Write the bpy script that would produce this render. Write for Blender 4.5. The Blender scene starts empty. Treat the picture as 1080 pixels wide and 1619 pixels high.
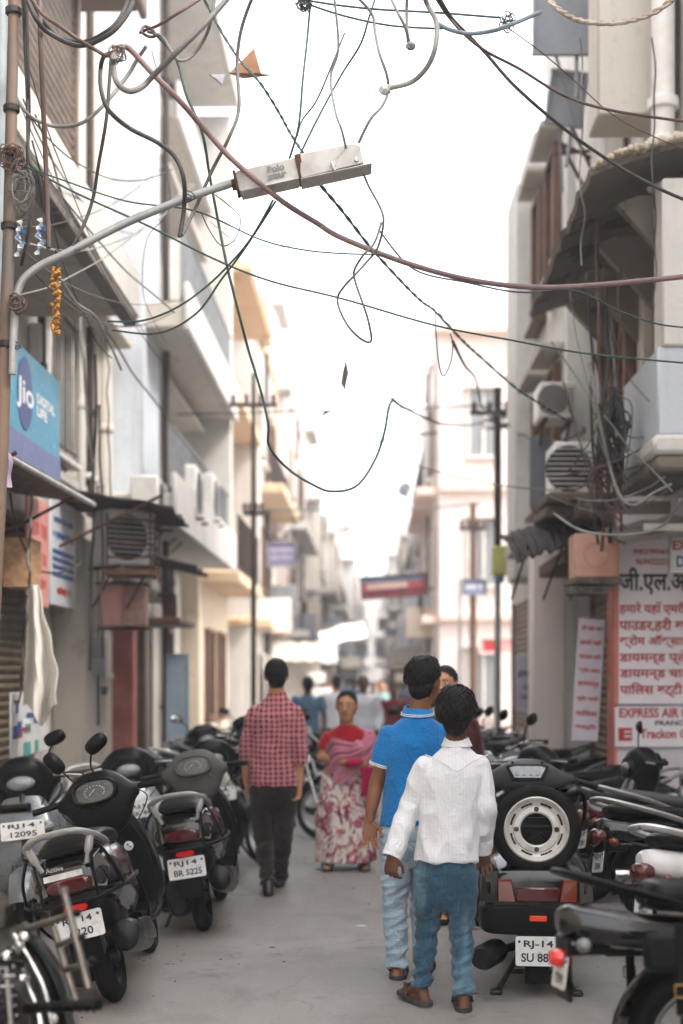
import bpy, bmesh, math, random, re
from mathutils import Vector as V, Matrix as MX, noise
R = math.radians
SC = bpy.context.scene
COL = SC.collection
# ------------------------------------------------------------------ camera, sky, sun, exposure
F, CX, HY, EYE = 2250.0, 540.0, 1070.0, 1.6          # focal length in photo pixels, horizon row, eye height
cd = bpy.data.cameras.new('camera'); cam = bpy.data.objects.new('camera', cd); COL.objects.link(cam)
cam.location = (0, 0, EYE); cam.rotation_euler = (R(90), 0, 0)
cd.sensor_fit = 'VERTICAL'; cd.sensor_height = 36.0; cd.lens = F/1619*36.0
cd.shift_y = (HY-809.5)/1619.0
cd.clip_start = .1; cd.clip_end = 2000
cd.dof.use_dof = True; cd.dof.focus_distance = 7.1; cd.dof.aperture_fstop = 1.2
SC.camera = cam
W = bpy.data.worlds.new('World'); SC.world = W; W.use_nodes = True
SUN_EL, SUN_ROT = R(50), R(118)
nt = W.node_tree; bg = nt.nodes['Background']
sky = nt.nodes.new('ShaderNodeTexSky'); sky.sky_type = 'NISHITA'; sky.sun_disc = False
sky.sun_elevation = SUN_EL; sky.sun_rotation = SUN_ROT; sky.air_density = 1.0; sky.dust_density = 6.0; sky.ozone_density = .6
hs = nt.nodes.new('ShaderNodeMixRGB'); hs.inputs[0].default_value = .72; hs.inputs[2].default_value = (3.8, 3.8, 3.8, 1)    # a hazy, milky sky
nt.links.new(sky.outputs[0], hs.inputs[1]); nt.links.new(hs.outputs[0], bg.inputs[0]); bg.inputs[1].default_value = .15
sl = bpy.data.lights.new('sun', 'SUN'); sun = bpy.data.objects.new('sun', sl); COL.objects.link(sun)
sl.energy = .7; sl.angle = R(14); sl.color = (1, .97, .93)
sun.rotation_euler = (V((math.sin(SUN_ROT)*math.cos(SUN_EL), math.cos(SUN_ROT)*math.cos(SUN_EL), math.sin(SUN_EL)))).to_track_quat('Z', 'Y').to_euler()
SC.view_settings.view_transform = 'Standard'; SC.view_settings.look = 'None'; SC.view_settings.gamma = 1
SC.view_settings.exposure = 2.5
HAZE = .0045
SC.cycles.max_bounces = 6; SC.cycles.diffuse_bounces = 4; SC.cycles.use_denoising = True

# ------------------------------------------------------------------ helpers
def P(px, py, Y): return V(((px-CX)*Y/F, Y, EYE-(py-HY)*Y/F))     # where a point seen in the photo stands at distance Y
def rot(rx=0, ry=0, rz=0): return (MX.Rotation(R(rz), 4, 'Z') @ MX.Rotation(R(ry), 4, 'Y') @ MX.Rotation(R(rx), 4, 'X'))
def TR(x, y, z): return MX.Translation((x, y, z))
def crom(pts, n):
    """Catmull-Rom through tuples of numbers, n steps per span."""
    out = []
    for i in range(len(pts)-1):
        p0 = pts[max(i-1, 0)]; p1 = pts[i]; p2 = pts[i+1]; p3 = pts[min(i+2, len(pts)-1)]
        for k in range(n):
            t = k/n; t2 = t*t; t3 = t2*t
            out.append(tuple(.5*(2*b+(c-a)*t+(2*a-5*b+4*c-d)*t2+(3*b-a-3*c+d)*t3) for a, b, c, d in zip(p0, p1, p2, p3)))
    out.append(tuple(pts[-1])); return out
class MB:
    def __init__(s): s.v = []; s.f = []; s.m = []; s.s = []
    def add(s, vs, fs, mat=0, smooth=True, T=None):
        b = len(s.v)
        s.v += [(T @ V(v)) if T is not None else V(v) for v in vs]
        for f in fs: s.f.append([b+i for i in f]); s.m.append(mat); s.s.append(smooth)
        return s
    def box(s, c, d, b=0.0, T=None, mat=0):
        """chamfered box: centre c, full size d, chamfer b"""
        hx, hy, hz = d[0]/2, d[1]/2, d[2]/2; b = min(b, hx*.9, hy*.9, hz*.9)
        if b <= 0:
            vs = [(c[0]+i*hx, c[1]+j*hy, c[2]+k*hz) for i in (-1, 1) for j in (-1, 1) for k in (-1, 1)]
            return s.add(vs, [(0, 1, 3, 2), (4, 6, 7, 5), (0, 4, 5, 1), (2, 3, 7, 6), (0, 2, 6, 4), (1, 5, 7, 3)], mat, False, T)
        vs = []; ix = {}
        for i in (-1, 1):
            for j in (-1, 1):
                for k in (-1, 1):
                    for a in range(3):
                        h = [hx-b, hy-b, hz-b]; h[a] += b
                        ix[i, j, k, a] = len(vs); vs.append((c[0]+i*h[0], c[1]+j*h[1], c[2]+k*h[2]))
        fs = []
        for a in range(3):
            u, w = (a+1) % 3, (a+2) % 3
            for sg in (-1, 1):
                q = []
                for (p, r_) in ((-1, -1), (1, -1), (1, 1), (-1, 1)):
                    t = [0, 0, 0]; t[a] = sg; t[u] = p; t[w] = r_; q.append(ix[t[0], t[1], t[2], a])
                fs.append(q if sg > 0 else q[::-1])
            for p in (-1, 1):
                for r_ in (-1, 1):
                    q = []
                    for sg, ax in ((-1, u), (1, u), (1, w), (-1, w)):
                        t = [0, 0, 0]; t[a] = sg; t[u] = p; t[w] = r_; q.append(ix[t[0], t[1], t[2], ax])
                    fs.append(q if p*r_ > 0 else q[::-1])
        for i in (-1, 1):
            for j in (-1, 1):
                for k in (-1, 1):
                    q = [ix[i, j, k, a] for a in range(3)]; fs.append(q if i*j*k > 0 else q[::-1])
        return s.add(vs, fs, mat, False, T)
    def tube(s, pts, r, n=8, T=None, mat=0, cap=True, flat=1.0):
        pts = [V(p) for p in pts]; m = len(pts)
        rs = list(r) if isinstance(r, (list, tuple)) else [r]*m
        t = [(pts[min(i+1, m-1)]-pts[max(i-1, 0)]).normalized() for i in range(m)]
        u = t[0].orthogonal().normalized() if abs(t[0].z) > .95 else V((0, 0, 1)).cross(t[0]).normalized()
        vs = []; fs = []
        for i in range(m):
            u = (u-t[i]*u.dot(t[i]));
            u = u.normalized() if u.length > 1e-6 else t[i].orthogonal().normalized()
            w = t[i].cross(u)
            for k in range(n):
                a = 2*math.pi*k/n; vs.append(pts[i]+(u*math.cos(a)+w*math.sin(a)*flat)*rs[i])
        for i in range(m-1):
            for k in range(n):
                k2 = (k+1) % n; fs.append((i*n+k, i*n+k2, (i+1)*n+k2, (i+1)*n+k))
        if cap: fs.append(tuple(range(n))[::-1]); fs.append(tuple(range((m-1)*n, m*n)))
        return s.add(vs, fs, mat, True, T)
    def caps(s, a, b, ra, rb, n=12, mat=0, T=None):
        """tapered capsule with round ends"""
        a = V(a); b = V(b); d = (b-a).normalized(); pts = []; rs = []
        for k in range(5):
            th = math.pi/2*(1-k/4.0); pts.append(a-d*ra*math.sin(th)); rs.append(max(ra*math.cos(th), ra*.05))
        for k in range(5):
            th = math.pi/2*k/4.0; pts.append(b+d*rb*math.sin(th)); rs.append(max(rb*math.cos(th), rb*.05))
        return s.tube(pts, rs, n, T, mat)
    def loft(s, rings, mat=0, cap=True, T=None, smooth=True):
        n = len(rings[0]); vs = [p for r in rings for p in r]; fs = []
        for i in range(len(rings)-1):
            for k in range(n):
                k2 = (k+1) % n; fs.append((i*n+k, i*n+k2, (i+1)*n+k2, (i+1)*n+k))
        if cap: fs.append(tuple(range(n))[::-1]); fs.append(tuple(range((len(rings)-1)*n, len(rings)*n)))
        return s.add(vs, fs, mat, smooth, T)
    def body(s, secs, n=24, sub=4, mat=0, T=None, axis='y'):
        """sections (t, c, half width, lo, hi, exponent) lofted along an axis as smooth superellipses"""
        rings = []
        for (t, c, hw, lo, hi, e) in crom(secs, sub):
            ring = []
            for k in range(n):
                a = 2*math.pi*k/n; ca, sa = math.cos(a), math.sin(a)
                x = c+hw*math.copysign(abs(ca)**(2/e), ca); z = (lo+hi)/2+(hi-lo)/2*math.copysign(abs(sa)**(2/e), sa)
                ring.append((x, t, z) if axis == 'y' else (x, z, t) if axis == 'z' else (t, x, z))
            rings.append(ring)
        return s.loft(rings, mat, True, T)
    def lathe(s, prof, n=24, T=None, mat=0, closed=False):
        """profile of (radius, height along local z)"""
        vs = []; fs = []; m = len(prof)
        for r, z in prof:
            for k in range(n):
                a = 2*math.pi*k/n; vs.append((r*math.cos(a), r*math.sin(a), z))
        for i in range(m if closed else m-1):
            j = (i+1) % m
            for k in range(n):
                k2 = (k+1) % n; fs.append((i*n+k, i*n+k2, j*n+k2, j*n+k))
        if not closed: fs.append(tuple(range(n))[::-1]); fs.append(tuple(range((m-1)*n, m*n)))
        return s.add(vs, fs, mat, True, T)
    def prism(s, poly, h, T=None, mat=0, smooth=False):
        n = len(poly)
        vs = [(x, y, 0) for x, y in poly]+[(x, y, h) for x, y in poly]
        fs = [tuple(range(n))[::-1], tuple(range(n, 2*n))]+[(k, (k+1) % n, n+(k+1) % n, n+k) for k in range(n)]
        return s.add(vs, fs, mat, smooth, T)
    def ell(s, c, r, T=None, mat=0, n=16, m=10):
        vs = []; fs = []
        for i in range(1, m):
            th = math.pi*i/m
            for k in range(n):
                a = 2*math.pi*k/n; vs.append((c[0]+r[0]*math.sin(th)*math.cos(a), c[1]+r[1]*math.sin(th)*math.sin(a), c[2]+r[2]*math.cos(th)))
        top = len(vs); vs += [(c[0], c[1], c[2]+r[2]), (c[0], c[1], c[2]-r[2])]
        for i in range(m-2):
            for k in range(n):
                k2 = (k+1) % n; fs.append((i*n+k, (i+1)*n+k, (i+1)*n+k2, i*n+k2))
        for k in range(n):
            k2 = (k+1) % n; fs.append((top, k, k2)); fs.append((top+1, (m-2)*n+k2, (m-2)*n+k))
        return s.add(vs, fs, mat, True, T)
    def quad(s, a, b, c, d, mat=0): return s.add([a, b, c, d], [(0, 1, 2, 3)], mat, False)
    def sheet(s, g, th=.004, mat=0, smooth=True):
        """a grid of points g[row][col] given a little thickness"""
        nr, nc = len(g), len(g[0]); g = [[V(p) for p in r] for r in g]; nm = []
        for i in range(nr):
            for j in range(nc):
                du = g[i][min(j+1, nc-1)]-g[i][max(j-1, 0)]; dv = g[min(i+1, nr-1)][j]-g[max(i-1, 0)][j]
                q = du.cross(dv); nm.append(q.normalized() if q.length > 1e-9 else V((0, 0, 1)))
        fl = [p for r in g for p in r]; N = nr*nc
        vs = fl+[p-q*th for p, q in zip(fl, nm)]; fs = []
        for i in range(nr-1):
            for j in range(nc-1):
                a, b, c, d = i*nc+j, i*nc+j+1, (i+1)*nc+j+1, (i+1)*nc+j; fs += [(a, b, c, d), (N+d, N+c, N+b, N+a)]
        for j in range(nc-1):
            fs.append((j, N+j, N+j+1, j+1)); a = (nr-1)*nc+j; fs.append((a, a+1, N+a+1, N+a))
        for i in range(nr-1):
            a, b = i*nc, (i+1)*nc; fs.append((a, b, N+b, N+a)); a += nc-1; b += nc-1; fs.append((a, N+a, N+b, b))
        return s.add(vs, fs, mat, smooth)
    def text(s, body, size, T, mat=0, align='CENTER', w=None, h=None, bold=0.0, depth=0.0):
        """lettering in the local xy plane; w/h squeeze it to a given width/height"""
        c = bpy.data.curves.new('txt', 'FONT'); c.body = re.sub('([\u0915-\u0939])\u093f', '\u093f\\1', body); c.size = size; c.align_x = align; c.align_y = 'CENTER'; c.offset = bold; c.resolution_u = 3; c.extrude = depth
        o = bpy.data.objects.new('txt', c); COL.objects.link(o); bpy.context.view_layer.update()
        me = bpy.data.meshes.new_from_object(o.evaluated_get(bpy.context.evaluated_depsgraph_get()))
        vs = [v.co.copy() for v in me.vertices]
        if vs:
            x0 = min(v.x for v in vs); x1 = max(v.x for v in vs); y0 = min(v.y for v in vs); y1 = max(v.y for v in vs)
            kx = w/(x1-x0) if w else 1; ky = h/(y1-y0) if h else 1
            ox = (x0+x1)/2 if align == 'CENTER' else x0
            vs = [V(((v.x-ox)*kx, (v.y-(y0+y1)/2)*ky, v.z)) for v in vs]
            s.add(vs, [tuple(p.vertices) for p in me.polygons], mat, False, T)
        bpy.data.objects.remove(o); bpy.data.curves.remove(c); bpy.data.meshes.remove(me)
        return s
    def mesh(s, name, mats, sharp=38):
        me = bpy.data.meshes.new(name); me.from_pydata([tuple(v) for v in s.v], [], s.f); me.update()
        for m in (mats if isinstance(mats, (list, tuple)) else [mats]): me.materials.append(m)
        me.polygons.foreach_set('material_index', s.m); me.polygons.foreach_set('use_smooth', s.s)
        b = bmesh.new(); b.from_mesh(me); bmesh.ops.recalc_face_normals(b, faces=b.faces); b.to_mesh(me); b.free()
        me.set_sharp_from_angle(angle=R(sharp)); me.update(); return me
    def build(s, name, mats, parent=None, label=None, sharp=38):
        return link(name, s.mesh(name, mats, sharp), parent, label)
def link(name, me, parent=None, label=None):
    o = bpy.data.objects.new(name, me); COL.objects.link(o)
    if parent is not None: o.parent = parent
    if label: o['label'] = label
    return o
def tag(o, label, cat, group=None, kind=None):
    o['label'] = label; o['category'] = cat
    if group: o['group'] = group
    if kind: o['kind'] = kind
    return o
def struct(o): o['kind'] = 'structure'; return o
def thing(name, label, cat, loc=(0, 0, 0), rz=0, group=None, lean=0):
    o = bpy.data.objects.new(name, None); COL.objects.link(o); o.location = loc; o.rotation_euler = (0, R(lean), R(rz)); o.empty_display_size = .2
    return tag(o, label, cat, group)
KIDS = {}
def dup(root, label, loc=None, rz=0, lean=0, group=None, scale=None):
    """copy of a thing with copies of its parts and sub-parts"""
    ch = {}
    for o in SC.objects:
        if o.parent: ch.setdefault(o.parent.name, []).append(o)
    def cp(o, par):
        c = o.copy(); COL.objects.link(c)
        if par is not None: c.parent = par
        for k in ch.get(o.name, []): cp(k, c)
        return c
    r = cp(root, None); r['label'] = label
    if loc is not None: r.location = loc; r.rotation_euler = (0, R(lean), R(rz))
    if group: r['group'] = group
    if scale: r.scale = (scale,)*3
    return r
def remesh(mb, voxel, smooth=3, fac=.5):
    """join overlapping solids of a builder into one continuous skin"""
    me = mb.mesh('t', [], 180); o = bpy.data.objects.new('t', me); COL.objects.link(o)
    m = o.modifiers.new('r', 'REMESH'); m.mode = 'VOXEL'; m.voxel_size = voxel; m.use_smooth_shade = True
    if smooth: q = o.modifiers.new('s', 'SMOOTH'); q.factor = fac; q.iterations = smooth
    bpy.context.view_layer.update()
    r = bpy.data.meshes.new_from_object(o.evaluated_get(bpy.context.evaluated_depsgraph_get()))
    bpy.data.objects.remove(o); bpy.data.meshes.remove(me); return r

# ------------------------------------------------------------------ materials
def srgb(c):
    if isinstance(c, str): c = [int(c[i:i+2], 16)/255 for i in (0, 2, 4)]; c = [x/12.92 if x <= .04045 else ((x+.055)/1.055)**2.4 for x in c]
    return (c[0], c[1], c[2], 1)
class NT:
    def __init__(s, name):
        s.m = bpy.data.materials.new(name); s.m.use_nodes = True; s.t = s.m.node_tree; s.b = s.t.nodes['Principled BSDF']; s.tc = s.t.nodes.new('ShaderNodeTexCoord')
    def n(s, typ, **kw):
        q = s.t.nodes.new('ShaderNode'+typ)
        for k, v in kw.items(): setattr(q, k, v)
        return q
    def put(s, sock, v):
        if hasattr(v, 'is_linked') or isinstance(v, bpy.types.NodeSocket): s.t.links.new(v, sock)
        else: sock.default_value = v
    def vec(s, sc=(1, 1, 1), loc=(0, 0, 0), space='Object'):
        q = s.n('Mapping'); q.inputs['Scale'].default_value = sc; q.inputs['Location'].default_value = loc
        s.t.links.new(s.tc.outputs[space], q.inputs[0]); return q.outputs[0]
    def noise(s, sc, detail=5, rough=.55, vec=None, dist=0):
        q = s.n('TexNoise'); q.inputs['Scale'].default_value = sc; q.inputs['Detail'].default_value = detail; q.inputs['Roughness'].default_value = rough; q.inputs['Distortion'].default_value = dist
        s.put(q.inputs['Vector'], vec if vec is not None else s.tc.outputs['Object']); return q.outputs['Fac']
    def ramp(s, f, a, b, ca=(0, 0, 0, 1), cb=(1, 1, 1, 1)):
        q = s.n('ValToRGB'); q.color_ramp.elements[0].position = a; q.color_ramp.elements[1].position = b
        q.color_ramp.elements[0].color = ca; q.color_ramp.elements[1].color = cb; s.put(q.inputs[0], f); return q.outputs[0]
    def mix(s, f, a, b, mode='MIX'):
        q = s.n('MixRGB', blend_type=mode); s.put(q.inputs[0], f); s.put(q.inputs[1], a); s.put(q.inputs[2], b); return q.outputs[0]
    def math(s, op, a, b=0.0):
        q = s.n('Math', operation=op); s.put(q.inputs[0], a); s.put(q.inputs[1], b); return q.outputs[0]
    def sep(s, space='Object'):
        q = s.n('SeparateXYZ'); s.t.links.new(s.tc.outputs[space], q.inputs[0]); return q.outputs
    def bump(s, h, strength=.3, dist=.01):
        q = s.n('Bump'); q.inputs['Strength'].default_value = strength; q.inputs['Distance'].default_value = dist; s.put(q.inputs['Height'], h); s.t.links.new(q.outputs[0], s.b.inputs['Normal'])
    def out(s, col, rough=.6, metal=0.0, coat=0.0, spec=None):
        s.put(s.b.inputs['Base Color'], col); s.put(s.b.inputs['Roughness'], rough); s.put(s.b.inputs['Metallic'], metal)
        if coat: s.b.inputs['Coat Weight'].default_value = coat; s.b.inputs['Coat Roughness'].default_value = .08
        if spec is not None: s.b.inputs['Specular IOR Level'].default_value = spec
        return s.m
MATS = {}
def mat(name, c, c2=None, sc=6, rough=.6, metal=0.0, bump=0.0, bsc=60, coat=0.0, stretch=(1, 1, 1), lo=.35, hi=.7, rvar=.15, detail=6, dist=.004, spec=None):
    """plain aged surface: two colours by noise, a little gloss variation and bump"""
    if name in MATS: return MATS[name]
    t = NT(name); v = t.vec(stretch); f = t.noise(sc, detail, .6, v); a = srgb(c); b = srgb(c2) if c2 else tuple(x*.8 for x in a[:3])+(1,)
    col = t.mix(t.ramp(f, lo, hi), a, b)
    r = t.math('MULTIPLY_ADD', t.noise(sc*2.3, 4), rvar*2); t.t.nodes[-1].inputs[2].default_value = rough-rvar
    if bump: t.bump(t.noise(bsc, 4, .6, v), bump, dist)
    MATS[name] = t.out(col, r, metal, coat, spec); return MATS[name]
def plaster(name, c, stain='6b5f52', amt=.5, peel=None, pamt=.6, rough=.85):
    """lime-washed wall: vertical rain streaks, blotches, flaking patches"""
    if name in MATS: return MATS[name]
    t = NT(name); base = t.mix(t.ramp(t.noise(1.3, 6, .6), .3, .75), srgb(c), tuple(x*.86 for x in srgb(c)[:3])+(1,))
    st = t.ramp(t.noise(1.0, 8, .65, t.vec((5, 5, .45))), .52, .78); st2 = t.ramp(t.noise(.8, 6, .7), .4, .7)
    base = t.mix(t.math('MULTIPLY', t.math('MULTIPLY', st, st2), amt), base, srgb(stain))
    gr = t.ramp(t.noise(9, 6, .7), .55, .8); base = t.mix(t.math('MULTIPLY', gr, amt*.35), base, srgb(stain))
    h = t.noise(30, 6, .6)
    if peel: pm = t.ramp(t.noise(2.2, 9, .68), pamt, pamt+.03); base = t.mix(pm, base, srgb(peel))
    t.bump(h, .35, .012); MATS[name] = t.out(base, rough); return MATS[name]
def glassy(name, c, rough=.06, trans=.0, alpha=1.0, coat=.0, spec=.5):
    if name in MATS: return MATS[name]
    t = NT(name); m = t.out(srgb(c), rough, 0.0, coat, spec); t.b.inputs['Transmission Weight'].default_value = trans; MATS[name] = m; return m
# ------------------------------------------------------------------ ground
def frame(o, ux, uy):
    ux = V(ux).normalized(); uy = V(uy).normalized(); uz = ux.cross(uy)
    return MX(((ux.x, uy.x, uz.x, o[0]), (ux.y, uy.y, uz.y, o[1]), (ux.z, uy.z, uz.z, o[2]), (0, 0, 0, 1)))
def ground_mat():
    t = NT('worn_concrete_road')
    a = t.mix(t.ramp(t.noise(.55, 7, .62), .32, .7), srgb('807c78'), srgb('928e8a'))
    a = t.mix(t.math('MULTIPLY', t.ramp(t.noise(2.6, 8, .7), .5, .72), .5), a, srgb('605e5c'))
    a = t.mix(t.math('MULTIPLY', t.ramp(t.noise(1.1, 6, .6, t.vec((3.5, .5, 1))), .5, .75), .45), a, srgb('9c9a97'))
    a = t.mix(t.math('MULTIPLY', t.ramp(t.noise(70, 3, .6), .5, .8), .35), a, srgb('5b5753'))
    a = t.mix(t.math('MULTIPLY', t.ramp(t.noise(160, 2, .5), .62, .7), .3), a, srgb('c4beb6'))
    vo = t.n('TexVoronoi', feature='DISTANCE_TO_EDGE'); vo.inputs['Scale'].default_value = .55
    qn = t.n('TexNoise'); qn.inputs['Scale'].default_value = 1.3; qn.inputs['Detail'].default_value = 6; t.t.links.new(t.tc.outputs['Object'], qn.inputs['Vector']); wv = t.mix(.35, t.tc.outputs['Object'], qn.outputs['Color']); t.put(vo.inputs['Vector'], wv)
    ck = t.ramp(vo.outputs['Distance'], .0, .0028, (1, 1, 1, 1), (0, 0, 0, 1))
    a = t.mix(t.math('MULTIPLY', t.math('MULTIPLY', ck, t.ramp(t.noise(.9, 4), .46, .58)), .25), a, srgb('3f3c39'))
    sp = t.ramp(t.noise(1.7, 9, .72, t.vec((1, 1, 1), (5, 2, 0))), .58, .66); a = t.mix(t.math('MULTIPLY', sp, .55), a, srgb('4c4a48'))
    sp2 = t.ramp(t.noise(14, 5, .7, t.vec((1, 1, 1), (1, 7, 0))), .66, .72); a = t.mix(t.math('MULTIPLY', sp2, .5), a, srgb('45423f'))
    t.bump(t.noise(60, 8, .75), .7, .01)
    return t.out(a, t.math('ADD', t.math('MULTIPLY', t.noise(3, 4), .3), .55))
g = MB(); n_ = 2
g.quad((-400, -40, 0), (400, -40, 0), (400, 900, 0), (-400, 900, 0)); struct(g.build('ground', mat('packed_earth', '9b9287', '857c72', .6, .95)))
g = MB(); rows = [[(x, y, .006) for x in (-2.35+.022*y, -1+.022*y, .6+.022*y, 2.9+.022*y)] for y in range(-5, 150, 5)]
g.sheet(rows, .004, smooth=False); struct(g.build('road', ground_mat()))
g = MB()
for k in range(0, 60):      # raised plinth along the left fronts
    y = 5+k*1.6; g.box((-2.75+.022*y, y, .07), (.8, 1.585, .14+.01*(k % 3)), .015, rot(0, 0, 0))
struct(g.build('pavement', mat('plinth_stone', 'a39a8e', '7f776c', 3, .9, bump=.5, bsc=25)))
random.seed(5)
def patch(px, py, rx, ry, c, name, label, cat, group, h=.004, seed=0):
    rn = random.Random(seed); Y = EYE*F/(py-HY); c0 = P(px, py, Y); m = MB(); n = 18; ring = []; r0 = []
    for k in range(n):
        a = 2*math.pi*k/n; q = .75+.5*rn.random(); ring.append((c0.x+rx*q*math.cos(a), Y+ry*q*math.sin(a), .0075+h)); r0.append((c0.x, Y, .0075+h*1.6))
    lo = [(x, y, .0066) for x, y, z in ring]
    m.loft([lo, ring], cap=False); m.add(ring, [tuple(range(n))], 0, False); return tag(m.build(name, c), label, cat, group)

# ------------------------------------------------------------------ buildings
class Bld:
    """a building front along the street; d = how far out of the wall plane, y = along the street, z = height"""
    def __init__(s, name, label, side, b, ybase, cat='building', group=None):
        s.side = side; s.b = b; s.yb = ybase
        s.root = thing(name, label, cat, group=group); s.fr = TR(b, 0, 0) @ rot(0, 0, -math.degrees(math.atan(.022)))
        s.kids = []
    def Y(s, px, d=0): return (s.b+s.side*d)*F/(px-590)
    def z(s, py, y): return EYE-(py-HY)*y/F
    def bx(s, mb, d0, d1, y0, y1, z0, z1, bev=.01, mat=0):
        x0, x1 = s.side*d0, s.side*d1; mb.box(((x0+x1)/2, (y0+y1)/2, (z0+z1)/2), (abs(x1-x0), abs(y1-y0), abs(z1-z0)), bev, None, mat); return mb
    def part(s, name, mb, mats, parent=None, label=None):
        o = mb.build(name, mats, parent or s.root, label); s.kids.append(o); return o
    def slab(s, name, d0, d1, y0, y1, z0, z1, m, bev=.012, label=None, parent=None):
        return s.part(name, s.bx(MB(), d0, d1, y0, y1, z0, z1, bev), m, parent, label)
    def window(s, y0, y1, z0, z1, fm, pm, d=0, grid=(2, 2), dep=.09, sill=True, fw=.06):
        m = MB(); s.bx(m, d, d+dep, y0, y0+fw, z0, z1, .006); s.bx(m, d, d+dep, y1-fw, y1, z0, z1, .006)
        s.bx(m, d, d+dep-.003, y0+fw, y1-fw, z0, z0+fw, .006); s.bx(m, d, d+dep-.003, y0+fw, y1-fw, z1-fw, z1, .006)
        if sill: s.bx(m, d, d+dep+.07, y0-.05, y1+.05, z0-.06, z0-.002, .008)
        w = s.part('window', m, fm)
        s.part('pane', s.bx(MB(), d+.005, d+.02, y0+fw, y1-fw, z0+fw, z1-fw, .001), pm, w)
        b = MB()
        for k in range(1, grid[0]):
            y = y0+fw+(y1-y0-2*fw)*k/grid[0]; s.bx(b, d+.02, d+.05, y-.015, y+.015, z0+fw, z1-fw, .002)
        for k in range(1, grid[1]):
            z = z0+fw+(z1-z0-2*fw)*k/grid[1]; s.bx(b, d+.02, d+.047, y0+fw, y1-fw, z-.012, z+.012, .002)
        if b.v: s.part('glazing_bar', b, fm, w)
        return w
    def shutter(s, y0, y1, z0, z1, m, d=.02, pitch=.075, label=None, lock=True):
        mb = MB(); g = []; n = int((z1-z0)/pitch)
        for i in range(n+1):
            for q, dd in ((0, 0), (.28, .022), (.55, .026), (.85, .004)):
                z = z0+min(i+q, n)*pitch; g.append([(s.side*(d+dd), y0, z), (s.side*(d+dd), y1, z)])
                if i == n: break
        mb.sheet(g, .004*(-s.side)); sh = s.part('rolling_shutter', mb, m, None, label)
        s.part('guide_rail', s.bx(MB(), d-.01, d+.06, y0-.05, y0, z0, z1, .006), m, sh); s.part('guide_rail', s.bx(MB(), d-.01, d+.06, y1, y1+.05, z0, z1, .006), m, sh)
        return sh
    def railing(s, y0, y1, z0, h, d, m, step=.12, r=.01, ends=None, name='railing'):
        mb = MB(); sx = s.side*d
        mb.tube([(sx, y0, z0+h), (sx, y1, z0+h)], r*2, 6); mb.tube([(sx, y0, z0+.08), (sx, y1, z0+.08)], r*1.4, 6)
        k = y0
        while k <= y1: mb.tube([(sx, k, z0), (sx, k, z0+h)], r, 5); k += step
        return s.part(name, mb, m)
    def pipe(s, pts, r, m, name='drain_pipe'):
        mb = MB(); mb.tube([(s.side*d, y, z) for d, y, z in pts], r, 10)
        for d, y, z in pts[::1]: mb.lathe([(r*1.25, -.04), (r*1.35, -.03), (r*1.35, .03), (r*1.25, .04)], 10, TR(s.side*d, y, z))
        return s.part(name, mb, m)
    def done(s):
        x = MX.Translation((0, -s.yb, 0))
        for o in s.kids:
            o.data.transform(x)
        s.root.matrix_world = s.fr @ TR(0, s.yb, 0)
        l = s.root.matrix_world.to_translation(); e = s.root.matrix_world.to_euler(); s.root.location = l; s.root.rotation_euler = e
    def W(s, d, y, z): return s.fr @ V((s.side*d, y, z))     # a wall point in the world
lw = plaster('cream_limewash', 'cfc9be', '6f6457', .85, 'b7aa97', .66)
bw = plaster('pale_blue_limewash', 'c4cad2', '6e6d70', .85, 'c3c0bb', .68)
ww = plaster('white_limewash', 'd2cfca', '6d6459', .9, 'bdb3a6', .67)
pk = plaster('pale_pink_limewash', 'efe2dd', '957a6c', .5, 'e7ded6', .62)
oc = plaster('ochre_limewash', 'dccdb8', '8f7350', .5, 'cdb698', .6)
og = plaster('orange_ochre_paint', 'd8bf9f', '8d6236', .5, 'c48a4c', .6)
gs = plaster('bare_cement', 'bcb5ab', '716960', .55, 'a39b90', .6)
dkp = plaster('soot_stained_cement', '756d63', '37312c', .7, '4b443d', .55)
bwn = mat('brown_painted_wood', '6b4a33', '4c3526', 5, .6, stretch=(8, 8, 1))
shm = mat('dusty_brown_shutter', '8f7e70', '6c5d52', 3, .55, .2, stretch=(1, 1, 5), bump=.15)
shd = mat('dark_olive_shutter', '6c5f47', '4c4232', 3, .55, .3, stretch=(1, 1, 4))
wf = mat('white_window_paint', 'e4e2dd', 'c5c0b7', 6, .5)
gl = glassy('dark_window_glass', '3c4246', .08)
gl2 = glassy('grey_window_glass', '87898a', .12)
irn = mat('dark_iron', '2b2826', '4a3a30', 12, .6, .6)
gry = mat('grey_painted_metal', '8d9093', '72757a', 4, .5, .3)
rust = mat('rusty_iron', '6a4532', '3b2a22', 9, .8, .3, bump=.4)
wht = mat('off_white_enamel', 'e6e5e1', 'cfccc5', 5, .4)
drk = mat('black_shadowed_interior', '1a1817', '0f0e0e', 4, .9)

# ---- nearest left building: shuttered balcony over the shops
A = Bld('shop_house', 'cream shop house with brown shuttered upper balcony beside the street lamp pole', 1, -3.12, 9)
A.slab('wall', -5, 0, -9, 16.2, 0, 11.5, lw)  # near stretch runs on out of view, added to enclose the street's light
A.slab('balcony_slab', 0, .98, 5, 12.75, 4.82, 5.0, gs, .02)
A.slab('balcony_edge', .98, 1.03, 5, 12.78, 4.80, 5.22, ww, .02)
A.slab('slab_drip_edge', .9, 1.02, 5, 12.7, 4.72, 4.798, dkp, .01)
A.slab('end_wall', 0, .47, 12.7, 12.95, 5.0, 9.5, ww)
A.shutter(6, 12.66, 5.0, 9.2, shm, .44, .085)
A.slab('eave_beam', .0, .95, 9.5, 13.2, 7.75, 8.05, bwn, .02); A.slab('eave_board', .95, 1.02, 9.4, 13.3, 7.72, 8.5, bwn, .02)
for y in (13.4, 15.0): A.window(y, y+1.05, 3.75, 5.1, wf, gl2, .0, (3, 1))
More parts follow.
